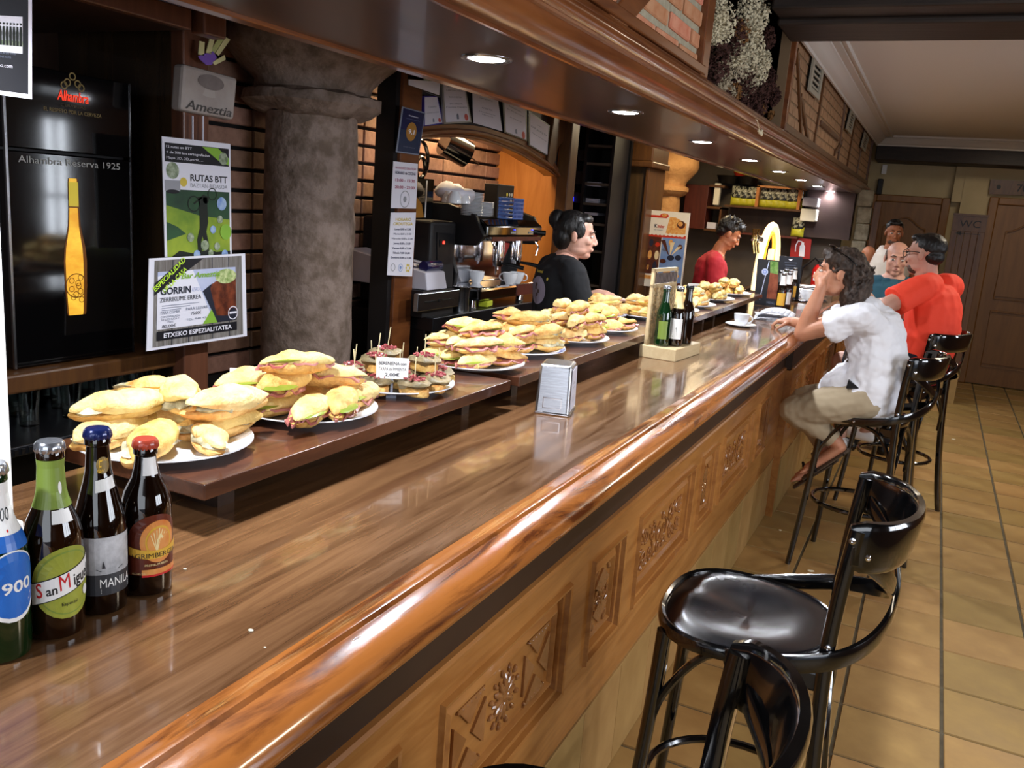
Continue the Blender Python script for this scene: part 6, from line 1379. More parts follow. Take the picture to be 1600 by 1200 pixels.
# crumbs
mat('crumb_bit','efe6c8',.8); rr=random.Random(3)
for i,(px,py,s) in enumerate(((392,986,.004),(289,890,.003),(414,1012,.002),(1219,829,.009),(1265,893,.013),(1489,687,.012))):
    p=A(px,py,z=CZ if i<3 else 0); b=MB(); b.ell((0,0,s*.3),(s,s*.7,s*.35),8,5); 
    if i>3: b.ell((s*.9,s*.5,s*.3),(s*.8,s*.5,s*.3),8,5)
    o=b.build('crumb' if i<3 else 'paper_scrap',MATS['crumb_bit'],smooth=True); o.location=p; tag(o,['largest bread crumb on the counter below the beer bottles','tiny crumb right of the red-capped bottle','faint crumb near the front edge of the counter','small white scrap on the floor under the woman\'s stool','crumpled white scrap on the floor by the foreground stool','white scrap on the floor beside the far stools'][i],'crumb' if i<3 else 'scrap')
# ---------------------------------------------------------------- bar stools (bentwood, black)
mat('red_pad','8c1c20',.5); mat('seat_lacquer','0a0a0e',.24,spec=.7,coat=.7,col2='12121a',scale=5,rr=(.16,.32)); MATS['seat_lacquer'].node_tree.nodes['Principled BSDF'].inputs['Coat Roughness'].default_value=.16
def make_stool(label,loc,rz,red=False):
    t=thing('bar_stool',label,'bar stool',loc,rz,None); BL='black_lacquer'; SH=.79
    def sr(a,k=1.):   # seat outline: broad at the front (-x), narrower at the back
        c,s=math.cos(a),math.sin(a); e=2.5; r=1/((abs(c)/.195)**e+(abs(s)/(.212-.028*c))**e)**(1/e); return r*k
    n=48
    b=MB(); rings=[]
    for (k,z) in ((.90,SH-.030),(.985,SH-.028),(1.0,SH-.015),(.992,SH-.002),(.965,SH+.003),(.93,SH-.001)): rings.append([b.P((sr(2*PI*i/n,k)*math.cos(2*PI*i/n),sr(2*PI*i/n,k)*math.sin(2*PI*i/n),z)) for i in range(n)])
    for r0,r1 in zip(rings,rings[1:]+rings[:1]):
        for i in range(n): b.f.append([r0[i],r0[(i+1)%n],r1[(i+1)%n],r1[i]])
    b.build('seat_ring',MATS[BL],t,smooth=True)
    b=MB(); rings=[]
    for k in (.945,.90,.8,.65,.5,.3,.12):
        rings.append([b.P((sr(2*PI*i/n,k)*math.cos(2*PI*i/n),sr(2*PI*i/n,k)*math.sin(2*PI*i/n),SH+.004-.016*max(0,1-(k/.70)**2)-.011*max(0,(k-.66)/.28)**1.5*(.55-.45*math.cos(2*PI*i/n))+.010*math.exp(-((sr(2*PI*i/n,k)*math.sin(2*PI*i/n))/.05)**2)*(1 if math.cos(2*PI*i/n)<0 else 0)*(1-k)*k*3)) for i in range(n)])
    c=b.P((0,0,SH-.0125))
    for r0,r1 in zip(rings,rings[1:]):
        for i in range(n): b.f.append([r0[i],r0[(i+1)%n],r1[(i+1)%n],r1[i]])
    for i in range(n): b.f.append([rings[-1][i],rings[-1][(i+1)%n],c])
    o=b.build('seat_panel',MATS['red_pad' if red else 'seat_lacquer'],t,smooth=True,fix=False); q=o.modifiers.new('s','SOLIDIFY'); q.thickness=.010; q.offset=-1
    def spl(pts,m=6):
        pts=[Vector(p) for p in pts]; out=[]; P=[2*pts[0]-pts[1]]+pts+[2*pts[-1]-pts[-2]]
        for i in range(1,len(P)-2):
            for k in range(m):
                u=k/m; p0,p1,p2,p3=P[i-1:i+3]; out.append(.5*((2*p1)+(-p0+p2)*u+(2*p0-5*p1+4*p2-p3)*u*u+(-p0+3*p1-3*p2+p3)*u**3))
        return out+[pts[-1]]
    for s in (-1,1):
        b=MB(); p=spl([(-.205,s*.205,0),(-.185,s*.183,.25),(-.165,s*.160,.55),(-.155,s*.150,.765)]); b.tube(p,[.0135+.0045*k/len(p) for k in range(len(p))],10); b.build('leg',MATS[BL],t,smooth=True)
        b=MB(); p=spl([(.255,s*.205,0),(.222,s*.198,.20),(.192,s*.19,.50),(.178,s*.185,.78),(.183,s*.188,.95),(.196,s*.192,1.095)]); b.tube(p,[.015]+[.0185]*(len(p)-1),10,flat=(1.0,.82),up=(0,1,0)); b.build('leg',MATS[BL],t,smooth=True)
    # wrap-around top rail
    b=MB(); R=[]
    for k in range(21):
        a=-PI/2+PI*k/20; y=.196*math.sin(a)*1.0; x=.196+.105*math.cos(a)**.8 if abs(math.cos(a))>1e-6 else .196
        R.append((Vector((x-.012*(1-math.cos(a)),y,1.062+.0*math.cos(a))),Vector((.18*math.cos(a)*1,0,1))))
    b.tube([p for p,_ in R],[.80]+[1.0]*19+[.80],14,flat=(.052,.0125),up=[u for _,u in R]); b.build('top_rail',MATS[BL],t,smooth=True)
    # two crossing back straps
    for s in (-1,1):
        p=spl([(.205,s*.190,1.045),(.262,s*.120,.985),(.288,s*.0,.915),(.262,-s*.125,.862),(.190,-s*.208,.825),(.07,-s*.222,.790),(-.02,-s*.206,.772)])
        b=MB(); b.tube([q+Vector((.004*s,0,0)) for q in p],1.0,8,flat=(.019,.0065),up=(0,0,1)); b.build('cross_strap',MATS[BL],t,smooth=True)
    # foot ring and bent braces
    b=MB(); b.tube([(.015+.205*math.cos(a),.195*math.sin(a),.33) for a in [2*PI*k/36 for k in range(36)]],.011,8,closed=True); b.build('foot_ring',MATS[BL],t,smooth=True)
    for (ax,s) in (('y',-1),('y',1),('x',-1),('x',1)):
        if ax=='y': p=[(-.168,s*.163,.50),(-.14,s*.160,.62),(-.06,s*.158,.735),(.03,s*.158,.752),(.12,s*.165,.71),(.185,s*.183,.58),(.195,s*.19,.48)]
        else: x=-.165 if s<0 else .185; p=[(x,-.16,.50),(x+.01,-.13,.63),(x,-.05,.735),(x,.05,.735),(x+.01,.13,.63),(x,.16,.50)]
        b=MB(); b.tube(spl(p),.0095,8); b.build('bent_brace',MATS[BL],t,smooth=True)
    b=MB(); b.box(.10,-.15,SH-.075,.18,.15,SH-.03); b.build('seat_rail',MATS[BL],t,bevel=.006)
    for s in (-1,1):
        for (x,y,z,ax) in ((.190,s*.2095,1.075,(0,s,0)),(.222,s*.200,1.045,(.5,s*.85,0)),(-.0,s*.214,.775,(0,s,0)),(.178,s*.205,.845,(0,s,0))):
            b=MB(); b.lathe([(0,-.003),(.007,-.002),(.0065,.002),(.003,.003),(0,.0015)],12,(x,y,z),ax=ax); b.build('screw',MATS['chrome'],t,smooth=True)
        b=MB(); b.cbox((.213,s*.200,1.045),(.022,.003,.020),-s*.35,.0,R_(0)); b.build('end_plate',MATS[BL],t,bevel=.002)
    return t
make_stool('glossy black bentwood bar stool standing empty in the foreground',(-.255,1.90,0),R_(2))
make_stool('black bentwood stool cut off by the bottom edge, nearest the camera',(-.36,.925,0),R_(-4))
make_stool('black bentwood stool on which the woman in white sits',(-.185,4.44,0),R_(-10))
make_stool('black bentwood stool with red seat under the man in the orange shirt',(-.06,5.62,0),R_(-22),red=True)
# ---------------------------------------------------------------- people
mat('skin','c98f70',.5,col2='bd8062',scale=10,sss=.12); mat('skin_tan','a86a48',.5,col2='9c6040',scale=10,sss=.1); mat('skin_pale','c99a86',.5,col2='bb8a76',scale=10,sss=.12)
mat('hair_black','0b0909',.45,col2='16110f',scale=60,stretch=(1,1,.3),bump=.5); mat('hair_dark','241a15',.6,col2='4e3e34',scale=60,stretch=(1,1,.25),bump=.6); mat('hair_short','3a2a22',.7,col2='5a4436',scale=80)
mat('eye_white','d8d0c8',.2); mat('iris','1c1210',.1,coat=.6); mat('lip','9c5248',.4); mat('brow','1c1410',.8)
mat('tee_black','0c0c10',.85); mat('tee_red','a01420',.8); mat('tee_orange','ff4a30',.75,emit=.0); mat('shirt_white','eeeef4',.8); mat('polo_teal','1f4c5c',.8); mat('vest_white','d8cfc4',.8); mat('trousers_beige','a8977c',.85); mat('shorts_navy','10121f',.85); mat('apron','16161a',.8); mat('tee_print','8f8494',.7)
def norm(v): v=Vector(v); v.normalize(); return v
class Fig:
    def __init__(s,label,base,Fh,skin='skin'):
        s.t=thing('person',label,'person',base); s.o=s.t.location; s.skin=skin; s.body=MB(s.o); s.F=norm(Fh)
    def limb(s,b,pts,rs,**k):
        for i in range(len(pts)-1): b.cap(pts[i],rs[i],pts[i+1],rs[i+1],14,**k)
    def frame(s,c,F,U,sc=1.):
        F=norm(F); U=Vector(U); U=(U-U.dot(F)*F).normalized(); X=F.cross(U)
        M=Matrix((X,F,U)).transposed()
        return lambda x,y,z: Vector(c)+M@(Vector((x,y,z))*sc), M
    def head(s,c,F,U=(0,0,1),sc=1.,mouth=True,beard=False,brow='brow'):
        g,M=s.frame(c,F,U,sc); b=s.body; k=sc
        E_l=lambda p,r:b.ell(g(*p),[v*k for v in r],16,12,M)
        E_l((0,-.012,.035),(.074,.094,.082)); E_l((0,.016,-.025),(.063,.076,.086)); E_l((0,.052,-.090),(.028,.034,.024)); E_l((0,.062,-.060),(.030,.030,.020))
        for q in (-1,1):
            E_l((q*.036,.018,-.068),(.024,.045,.028)); E_l((q*.036,.058,-.022),(.024,.026,.022)); E_l((q*.076,-.008,-.006),(.009,.017,.030)); E_l((q*.011,.100,-.036),(.009,.010,.008))
        b.cap(g(-.034,.076,.024),.014*k,g(.034,.076,.024),.014*k,10); b.cap(g(0,.086,.014),.0085*k,g(0,.106,-.028),.0105*k,10)
        b.cap(g(-.016,.088,-.064),.010*k,g(.016,.088,-.064),.010*k,8)
        s.hg=g; s.hM=M; s.hs=k
        for q in (-1,1):
            e=MB(s.o); e.ell(g(q*.031,.0800,.003),(.0140*k,.0092*k,.0070*k),12,8,M); e.build('eye',MATS['eye_white'],s.t,smooth=True)
            e=MB(s.o); e.ell(g(q*.031,.0880,.003),(.0058*k,.0026*k,.0058*k),10,6,M); e.build('iris',MATS['iris'],s.t,smooth=True)
            e=MB(s.o); e.cap(g(q*.014,.0915,.026),.0036*k,g(q*.030,.0915,.030),.0040*k,8); e.cap(g(q*.030,.0915,.030),.0040*k,g(q*.049,.078,.023),.0022*k,8); e.build('eyebrow',MATS[brow],s.t,smooth=True)
        e=MB(s.o); e.cap(g(-.020,.087,-.061),.0036*k,g(0,.0940,-.058),.0046*k,8); e.cap(g(0,.0940,-.058),.0046*k,g(.020,.087,-.061),.0036*k,8); e.cap(g(-.015,.088,-.067),.0042*k,g(.015,.088,-.067),.0042*k,8); e.build('lips',MATS['lip'],s.t,smooth=True)
    def hand(s,w,d,pn,curl=.5,side=1,sc=1.,spread=.0,thumb=.6):
        "w wrist, d finger direction, pn palm normal (towards which fingers curl), side: +1 thumb on the d x pn side"
        d=norm(d); pn=Vector(pn); pn=(pn-pn.dot(d)*d).normalized(); X=d.cross(pn)*side; b=s.body; w=Vector(w); k=sc
        b.cap(w,.025*k,w+d*.045*k,.024*k,12,side=X,q=1.25); b.cap(w+d*.035*k,.017*k,w+d*.080*k,.014*k,12,side=X,q=2.3)
        for i,(off,L) in enumerate(((.028,.068),(.010,.078),(-.009,.072),(-.027,.056))):
            p=w+d*.085*k+X*off*k; a=0; dirn=norm(d+X*spread*off*20)
            for j,f in enumerate((.45,.32,.23)):
                a+=curl*(.8 if j==0 else 1.0); v=dirn*math.cos(a)+pn*math.sin(a); q=p+v*L*f*k; b.cap(p,(.0088-.0008*j)*k,q,(.0080-.0010*j)*k,8); p=q
        p=w+d*.025*k+X*.024*k; v=norm(d*.65+X*.75+pn*.3); q=p+v*.042*k; b.cap(p,.0125*k,q,.0105*k,8); v2=norm(d*.9+X*.15+pn*thumb); q2=q+v2*.032*k; b.cap(q,.0100*k,q2,.0088*k,8); b.cap(q2,.0088*k,q2+norm(v2+pn*.3)*.022*k,.0072*k,8)
    def finish(s,vox=.0050):
        o=s.body.build('body',MATS[s.skin],s.t); remesh(o,vox,6,.5); return o
    def cloth(s,name,b,m,vox=.007,amp=.006,freq=9,seed=1,sm=6):
        o=b.build(name,MATS[m],s.t); remesh(o,vox,sm,.5)
        if amp: noisy(o,amp,freq,seed)
        return o
# ---- woman in white on the stool
y0=4.40
W=Fig('seated woman in white blouse with long dark curly hair, hand at her mouth',(-.16,y0,0),(-1,0,0))
pel=Vector((-.195,y0,.885)); wst=Vector((-.165,y0,1.02)); chs=Vector((-.205,y0,1.19)); nkb=Vector((-.265,y0,1.325)); hd=A(1311,427,y=y0-.02); lat=Vector((0,1,0))
W.limb(W.body,[pel,wst,chs],[.125,.105,.105],side=lat,q=1.3); W.limb(W.body,[nkb+Vector((.01,0,-.03)),(nkb+hd)/2,hd+Vector((.02,0,-.04))],[.056,.052,.052])
W.head(hd,(-1,-.10,.03),(0,0,1),1.0)
shN=Vector((-.245,y0-.160,1.265)); shF=Vector((-.25,y0+.160,1.265)); elN=A(1263,535,x=-.535); elN.z=max(elN.z,1.10)
elN=Vector((-.515,y0-.10,1.145)); hN=A(1284,448,y=y0-.10)
W.limb(W.body,[shN,elN],[.050,.040]); W.limb(W.body,[elN,(elN*.6+hN*.4),hN],[.041,.040,.026]); W.hand(hN,(hd+Vector((-.085,-.03,-.045)))-hN+Vector((.0,0,.03)),(.5,.85,.1),.75,-1,.95)
elF=Vector((-.50,y0+.22,1.145)); hF=A(1240,503,z=1.145); W.limb(W.body,[shF,elF,hF],[.048,.040,.026]); W.hand(hF,(-.95,-.15,-.05),(0,0,-1),.9,1,.95)
hpN=pel+Vector((0,-.09,-.02)); hpF=pel+Vector((0,.09,-.02)); knN=A(1240,640,y=y0-.10); knF=knN+Vector((.02,.17,.02)); anN=A(1306,690,y=y0-.04); anF=A(1290,705,y=y0+.06)
W.limb(W.body,[hpN,knN,anN],[.07,.055,.036]); W.limb(W.body,[hpF,knF,anF],[.07,.055,.036])
for an in (anN,anF):
    hl=an+Vector((.025,0,-.025)); to=an+Vector((-.105,-.02,-.150)); W.body.cap(an,.035,hl,.030,12); W.body.cap(hl,.028,to,.024,12,side=lat,q=1.45)
    for k in range(5): q=to+Vector((-.008,(-.030+.015*k),-.006)); W.body.cap(q,.010,q+Vector((-.022,-.003,-.016)),.008,8)
W.finish()
for i,an in enumerate((anN,anF)):
    u=norm(Vector((-.130,-.02,-.125))); c=an+Vector((-.022,-.01,-.112)); b=MB(W.o); n_=lat.cross(u).normalized(); 
    b.cap(c-u*.115,.009,c+u*.135,.009,12,side=lat,q=4.6); sn=b.build('sandal_sole',MATS['grey_brown'],W.t,smooth=True)
    b=MB(W.o); b.tube([an+Vector((.045,-.04,-.05)),an+Vector((.055,0,-.03)),an+Vector((.045,.04,-.05))],.006,8); b.tube([c+u*.06+lat*.045,c+u*.06-n_*-.045+Vector((0,0,.045)),c+u*.06-lat*.045],.007,8); b.build('sandal_strap',MATS['black'],W.t,smooth=True)
b=MB(W.o); W.limb(b,[hpN,(hpN+knN)/2,knN],[.105,.092,.070]); W.limb(b,[hpF,(hpF+knF)/2,knF],[.105,.092,.070]); b.tube([knN,(knN+anN)/2,anN+(knN-anN)*.06],[.070,.060,.050],14); b.tube([knF,(knF+anF)/2,anF+(knF-anF)*.10],[.070,.060,.050],14); b.cap(pel+Vector((.02,0,-.0)),.135,pel+Vector((-.05,0,-.01)),.12,16,side=lat,q=1.25)
W.cloth('trousers',b,'trousers_beige',.007,.008,10,2)
b=MB(W.o); W.limb(b,[pel+Vector((.01,0,-.01)),wst+Vector((.0,0,0)),chs,nkb+Vector((.02,0,-.06))],[.150,.142,.128,.085],side=lat,q=1.25)
b.cap(pel+Vector((-.10,0,.01)),.118,pel+Vector((.02,0,.0)),.15,16,side=lat,q=1.15)
for sh,el in ((shN,elN),(shF,elF)):
    b.cap(chs+Vector((-.02,(sh.y-y0)*.5,.03)),.085,sh,.068,14); b.tube([sh,sh+(el-sh)*.32,sh+(el-sh)*.56],[.072,.074,.080],16)
W.cloth('blouse',b,'shirt_white',.007,.014,11,3)
# hair: cap plus long curls
g=W.hg; b=MB(W.o); M=W.hM
b.ell(g(0,-.022,.045),(.086,.100,.082),16,12,M); b.ell(g(0,-.07,.0),(.085,.075,.09),16,12,M); b.ell(g(0,-.085,-.08),(.085,.070,.10),16,12,M); b.ell(g(0,-.095,-.17),(.08,.062,.09),16,12,M); b.ell(g(0,-.112,-.25),(.066,.05,.08),16,12,M); b.ell(g(0,-.125,-.32),(.045,.035,.05),14,10,M); b.ell(g(0,.045,.085),(.06,.045,.032),16,10,M); b.ell(g(.055,.025,.065),(.03,.05,.03),14,10,M); b.ell(g(-.055,.025,.065),(.03,.05,.03),14,10,M)
rr=random.Random(11)
for k in range(240):
    z=rr.uniform(.06,-.33); a=rr.uniform(-1.7,1.7) if z>-.05 else rr.uniform(-1.0,1.0); rad_=.083 if z>-.05 else .078-.02*(-z/.27); x=rad_*math.sin(a)*1.03; y=-.075-rad_*math.cos(a)*.85; p=g(x,y,z); pts=[]
    for j in range(9): pts.append(p+Vector((0,0,-.012*j))+W.hM@Vector((.009*math.sin(j*1.3+k),.009*math.cos(j*1.3+k),0)))
    b.tube(pts,[.004]*8+[.0015],5)
o=W.cloth('hair',b,'hair_dark',.0045,.007,42,5,1)
b=MB(W.o)
for q in (-1,1):
    b.ell(g(q*.032,.045,.118),(.030,.010,.022),14,8,M@Matrix.Rotation(R_(-70),3,'X')); b.tube([g(q*.060,.045,.116),g(q*.085,-.02,.085),g(q*.088,-.07,.05)],.003,6)
b.build('sunglasses',MATS['black_gloss'],W.t,smooth=True)
b=MB(W.o); p=A(1333,605,y=y0-.17); b.prism([p+Vector((-.03,0,-.01)),p+Vector((.03,0,-.002)),p+Vector((-.025,0,.03))],(0,.03,0)); b.build('waist_pocket',MATS['black'],W.t)
# ---- barwoman in black t-shirt
hd=A(900,368,x=-1.68); B0=Vector((hd.x-.06,hd.y-.02,0)); Fb=norm((.72,.69,0)); Lb=Vector((-Fb.y,Fb.x,0))
Bw=Fig('barwoman in black t-shirt with tied dark hair working behind the counter',tuple(B0),Fb,'skin_pale')
def pt(f,l,z): return B0+Fb*f+Lb*l+Vector((0,0,z))
Bw.limb(Bw.body,[pt(0,0,.92),pt(0,0,1.10),pt(.01,0,1.28),pt(.015,0,1.36)],[.12,.105,.115,.075],side=Lb,q=1.4)
Bw.limb(Bw.body,[pt(.015,0,1.36),pt(.035,0,1.44),hd+Vector((0,0,-.04))],[.058,.050,.052]); Bw.head(hd,(.92,.38,-.04),(0,0,1),1.02)
for q in (-1,1):
    sh=pt(.0,q*.175,1.325); el=pt(.06 if q<0 else .05,q*.24,1.08); wr=pt(.28,q*.09+.03,1.20) if q>0 else pt(.28,-.06,1.19)
    Bw.limb(Bw.body,[sh,el],[.050,.041]); Bw.limb(Bw.body,[el,(el+wr)/2,wr],[.042,.038,.026]); Bw.hand(wr,Fb*.9-Lb*q*.35+Vector((0,0,-.05)),(0,0,-1),.55,-q,.95)
for q in (-1,1): Bw.limb(Bw.body,[pt(0,q*.09,.88),pt(.01,q*.095,.48),pt(-.01,q*.095,.09)],[.085,.055,.04])
Bw.finish()
b=MB(Bw.o)
for q in (-1,1): Bw.limb(b,[pt(0,q*.09,.90),pt(.01,q*.095,.48),pt(-.01,q*.095,.08)],[.105,.078,.066])
Bw.cloth('trousers',b,'tee_black',.010,.006,8,2)
for q in (-1,1): b=MB(Bw.o); b.cap(pt(-.04,q*.095,.045),.045,pt(.14,q*.10,.035),.036,12,side=Lb,q=1.1); b.build('shoe',MATS['black'],Bw.t,smooth=True)
b=MB(Bw.o); Bw.limb(b,[pt(0,0,.90),pt(0,0,1.08),pt(.0,0,1.26),pt(.0,0,1.335)],[.138,.128,.135,.088],side=Lb,q=1.42)
for q in (-1,1): sh=pt(.0,q*.175,1.325); el=pt(.06,q*.24,1.08); b.cap(pt(0,q*.08,1.34),.07,sh,.066,14); b.tube([sh,sh+(el-sh)*.35,sh+(el-sh)*.68],[.068,.070,.076],16)
o=Bw.cloth('t_shirt',b,'tee_black',.008,.006,9,4)
# printed badge on the back, laid on the cloth surface
dg=bpy.context.evaluated_depsgraph_get(); dg.update()
from mathutils.bvhtree import BVHTree
def decal(fig,shirt,o0,dirn,draw,asp=1.,w_=.1):
    "project flat print onto a garment along dirn"
    me=shirt.data; bv=BVHTree.FromPolygons([v.co+fig.o for v in me.vertices],[tuple(p.vertices) for p in me.polygons]); d=norm(dirn); X=d.cross(Vector((0,0,1))).normalized(); Z=X.cross(d)
    def P(u,v,dd):
        s=Vector(o0)-d*.35+X*((u-.5)*w_)+Z*((v-.5)*w_/asp); h=bv.ray_cast(s,d)
        return (h[0]-d*(.0015+.0008*dd)) if h[0] is not None else s+d*.35
    return Sheet(P,asp,fig.o)
S=decal(Bw,o,pt(-.13,-.03,1.22),norm(Fb*.85+Lb*.5),None,.8,.17)
gdisc(S,'tee_print',.5,.5,.40,.34,1); S.text('p_yellow','hotel',.45,.92,.07,.34,d=2,bold=.02); gdisc(S,'p_yellow',.93,.80,.04,.04,2,10)
for k in range(4): gdisc(S,'hair_short',.5+.08*math.sin(k*2),.40+.08*k,.05,.05,2,10)
S.build(Bw.t,{'tee_print':'round_print','p_yellow':'lettering','hair_short':'print_detail'})
g=Bw.hg; M=Bw.hM; b=MB(Bw.o); b.ell(g(0,-.028,.042),(.083,.100,.086),18,14,M); b.ell(g(0,-.06,-.01),(.075,.06,.075),16,12,M); b.ell(g(0,.03,.085),(.06,.05,.03),14,10,M); b.ell(g(0,-.105,.07),(.05,.045,.05),14,10,M)
for q in (-1,1): b.ell(g(q*.066,.012,.03),(.016,.035,.045),10,8,M)
Bw.cloth('hair',b,'hair_black',.005,.002,30,5,3)
# ---- barman in red
hd=A(1139,366,x=-1.60); B0=Vector((hd.x-.05,hd.y-.02,0)); Fb=norm((.93,.32,0)); Lb=Vector((-Fb.y,Fb.x,0))
Rm=Fig('barman in red t-shirt looking down behind the far plates',tuple(B0),Fb,'skin_tan')
H0=hd.z-1.60
def pt(f,l,z): return B0+Fb*f+Lb*l+Vector((0,0,z+H0))
Rm.limb(Rm.body,[pt(-.06,0,.92),pt(-.07,0,1.10),pt(-.05,0,1.30),pt(-.03,0,1.39)],[.12,.105,.115,.075],side=Lb,q=1.5)
Rm.limb(Rm.body,[pt(-.03,0,1.40),pt(.0,0,1.49),hd+Vector((0,0,-.04))],[.062,.056,.056]); Rm.head(hd,Fb*1.0+Vector((0,0,-.55)),(0,0,1),1.04)
for q in (-1,1):
    sh=pt(-.05,q*.19,1.36); el=pt(-.03,q*.24,1.08); wr=pt(.18,q*.14,1.0)
    Rm.limb(Rm.body,[sh,el],[.055,.044]); Rm.limb(Rm.body,[el,(el+wr)/2,wr],[.045,.040,.028]); Rm.hand(wr,Fb,(0,0,-1),.5,-q,1.)
    Rm.limb(Rm.body,[pt(-.06,q*.09,.90),pt(-.04,q*.095,.48),pt(-.05,q*.095,.06-H0)],[.085,.055,.04])
Rm.finish()
b=MB(Rm.o)
for q in (-1,1): Rm.limb(b,[pt(-.06,q*.09,.92),pt(-.04,q*.095,.48),pt(-.05,q*.095,.08-H0)],[.11,.08,.068])
Rm.cloth('trousers',b,'tee_black',.010,.006,8,2)
for q in (-1,1): b=MB(Rm.o); b.cap(pt(-.08,q*.095,.045-H0),.045,pt(.10,q*.10,.035-H0),.036,12,side=Lb,q=1.1); b.build('shoe',MATS['black'],Rm.t,smooth=True)
b=MB(Rm.o); Rm.limb(b,[pt(-.06,0,.88),pt(-.07,0,1.08),pt(-.06,0,1.30),pt(-.05,0,1.375)],[.145,.135,.140,.088],side=Lb,q=1.48)
for q in (-1,1): sh=pt(-.05,q*.19,1.36); el=pt(-.03,q*.24,1.08); b.cap(pt(-.05,q*.08,1.375),.075,sh,.072,14); b.tube([sh,sh+(el-sh)*.35,sh+(el-sh)*.80],[.074,.078,.084],16)
o=Rm.cloth('t_shirt',b,'tee_red',.008,.007,9,6)
S=decal(Rm,o,pt(.05,-.03,1.16),norm(-Fb*.7+Lb*.75),None,.8,.17); S.text('tee_print','HOTEL',.5,.78,.13,.85,d=1,bold=.02); S.text('tee_print','AMEZTIA',.5,.45,.12,.9,d=1,bold=.02); S.text('tee_print','ELIZONDO',.5,.15,.10,.8,d=1); S.build(Rm.t,{'tee_print':'lettering'})
g=Rm.hg; M=Rm.hM; b=MB(Rm.o); b.ell(g(0,-.030,.05),(.086,.100,.085),18,14,M); b.ell(g(0,.045,.09),(.065,.05,.040),14,10,M); b.ell(g(0,-.065,.0),(.072,.05,.06),14,10,M)
rr=random.Random(4)
for k in range(60): a=rr.uniform(0,6.28); c=rr.uniform(.2,1); p=g(.075*math.cos(a)*c,-.02+.09*math.sin(a)*c,.10+.03*(1-c)); b.cap(p,.010,p+M@Vector((rr.uniform(-.02,.02),rr.uniform(-.01,.03),rr.uniform(.005,.03))),.004,6)
Rm.cloth('hair',b,'hair_black',.0045,.004,50,5,1)
# ---- man in orange t-shirt, back to us
hd=A(1446,398,y=5.62); Fb=norm((-.90,.43,0)); Lb=Vector((-Fb.y,Fb.x,0)); pel=Vector((.0,5.60,.90))
Om=Fig('man in bright orange t-shirt and glasses seated with his back turned',(pel.x,pel.y,0),Fb,'skin_pale')
nk=hd+Vector((.035,0,-.17)); chs=Vector((.035,5.60,1.24)); wst=Vector((.05,5.58,1.05))
Om.limb(Om.body,[pel,wst,chs,nk+Vector((.01,0,-.03))],[.125,.115,.125,.08],side=Lb,q=1.4); Om.limb(Om.body,[nk,(nk+hd)/2,hd+Vector((.01,0,-.04))],[.066,.062,.062])
Om.head(hd,(-.93,.36,-.05),(0,0,1),1.04)
for q in (-1,1):
    sh=chs+Lb*(q*.165)+Vector((0,0,.115)); el=sh+Fb*.20+Vector((0,0,-.17))+Lb*q*.04; wr=el+Fb*.16-Lb*q*.16+Vector((0,0,-.03))
    if q==1: sh=chs+Lb*.17+Vector((0,0,.115)); el=A(1385,478,y=5.30); wr=el+Vector((-.16,.20,-.04))
    Om.limb(Om.body,[sh,el],[.058,.050]); Om.limb(Om.body,[el,(el+wr)/2,wr],[.050,.046,.030]); Om.hand(wr,wr-el,(0,0,-1),.5,-q,1.05)
    hp=pel+Lb*q*.10; kn=hp+Fb*.38+Vector((0,0,-.05))+Lb*q*.08; an=kn+Vector((.06,-.03,-.44)); Om.limb(Om.body,[hp,kn,an],[.085,.062,.042]); Om.body.cap(an,.042,an+Fb*.04+Vector((0,0,-.05)),.036,12)
Om.finish()
for q in (-1,1):
    hp=pel+Lb*q*.10; kn=hp+Fb*.38+Vector((0,0,-.05))+Lb*q*.08; an=kn+Vector((.06,-.03,-.44)); b=MB(Om.o); b.cap(an+Vector((0,0,-.06))-Fb*.03,.042,an+Vector((0,0,-.07))+Fb*.15,.036,12,side=Lb,q=1.1); b.build('shoe',MATS['white'],Om.t,smooth=True)
b=MB(Om.o)
for q in (-1,1): hp=pel+Lb*q*.10; kn=hp+Fb*.38+Vector((0,0,-.05))+Lb*q*.08; Om.limb(b,[hp,(hp+kn)/2],[.125,.115]); b.tube([(hp+kn)/2,kn-Fb*.03],[.113,.098],16)
b.cap(pel+Lb*.06,.135,pel-Lb*.06,.135,16); Om.cloth('shorts',b,'shorts_navy',.009,.007,8,3)
b=MB(Om.o); Om.limb(b,[pel+Vector((.01,0,.02)),wst,chs,nk+Vector((.01,0,-.055))],[.150,.145,.145,.088],side=Lb,q=1.30)
for q in (-1,1):
    sh=chs+Lb*(q*.165)+Vector((0,0,.115)); el=sh+Fb*.20+Vector((0,0,-.17))+Lb*q*.04
    if q==1: sh=chs+Lb*.17+Vector((0,0,.115)); el=A(1385,478,y=5.30)
    b.cap(chs+Lb*q*.09+Vector((0,0,.12)),.078,sh,.078,14); b.tube([sh,sh+(el-sh)*.4,sh+(el-sh)*.78],[.080,.080,.084],16)
Om.cloth('t_shirt',b,'tee_orange',.008,.008,8,8)
g=Om.hg; M=Om.hM; b=MB(Om.o); b.ell(g(0,-.020,.045),(.079,.096,.080),18,14,M); b.ell(g(0,.04,.09),(.055,.045,.028),14,10,M); b.ell(g(0,-.05,-.01),(.070,.055,.05),14,10,M)
Om.cloth('hair',b,'hair_black',.005,.0015,60,5,2)
b=MB(Om.o)
for q in (-1,1): b.tube([g(q*.032+.026*math.cos(a),.100,.004+.020*math.sin(a)) for a in [2*PI*k/16 for k in range(16)]],.0025,5,closed=True); b.tube([g(q*.058,.098,.012),g(q*.078,.03,.014),g(q*.080,-.015,.010)],.0025,5)
b.tube([g(-.008,.104,.008),g(.008,.104,.008)],.0022,5); b.build('glasses',MATS['black'],Om.t,smooth=True)
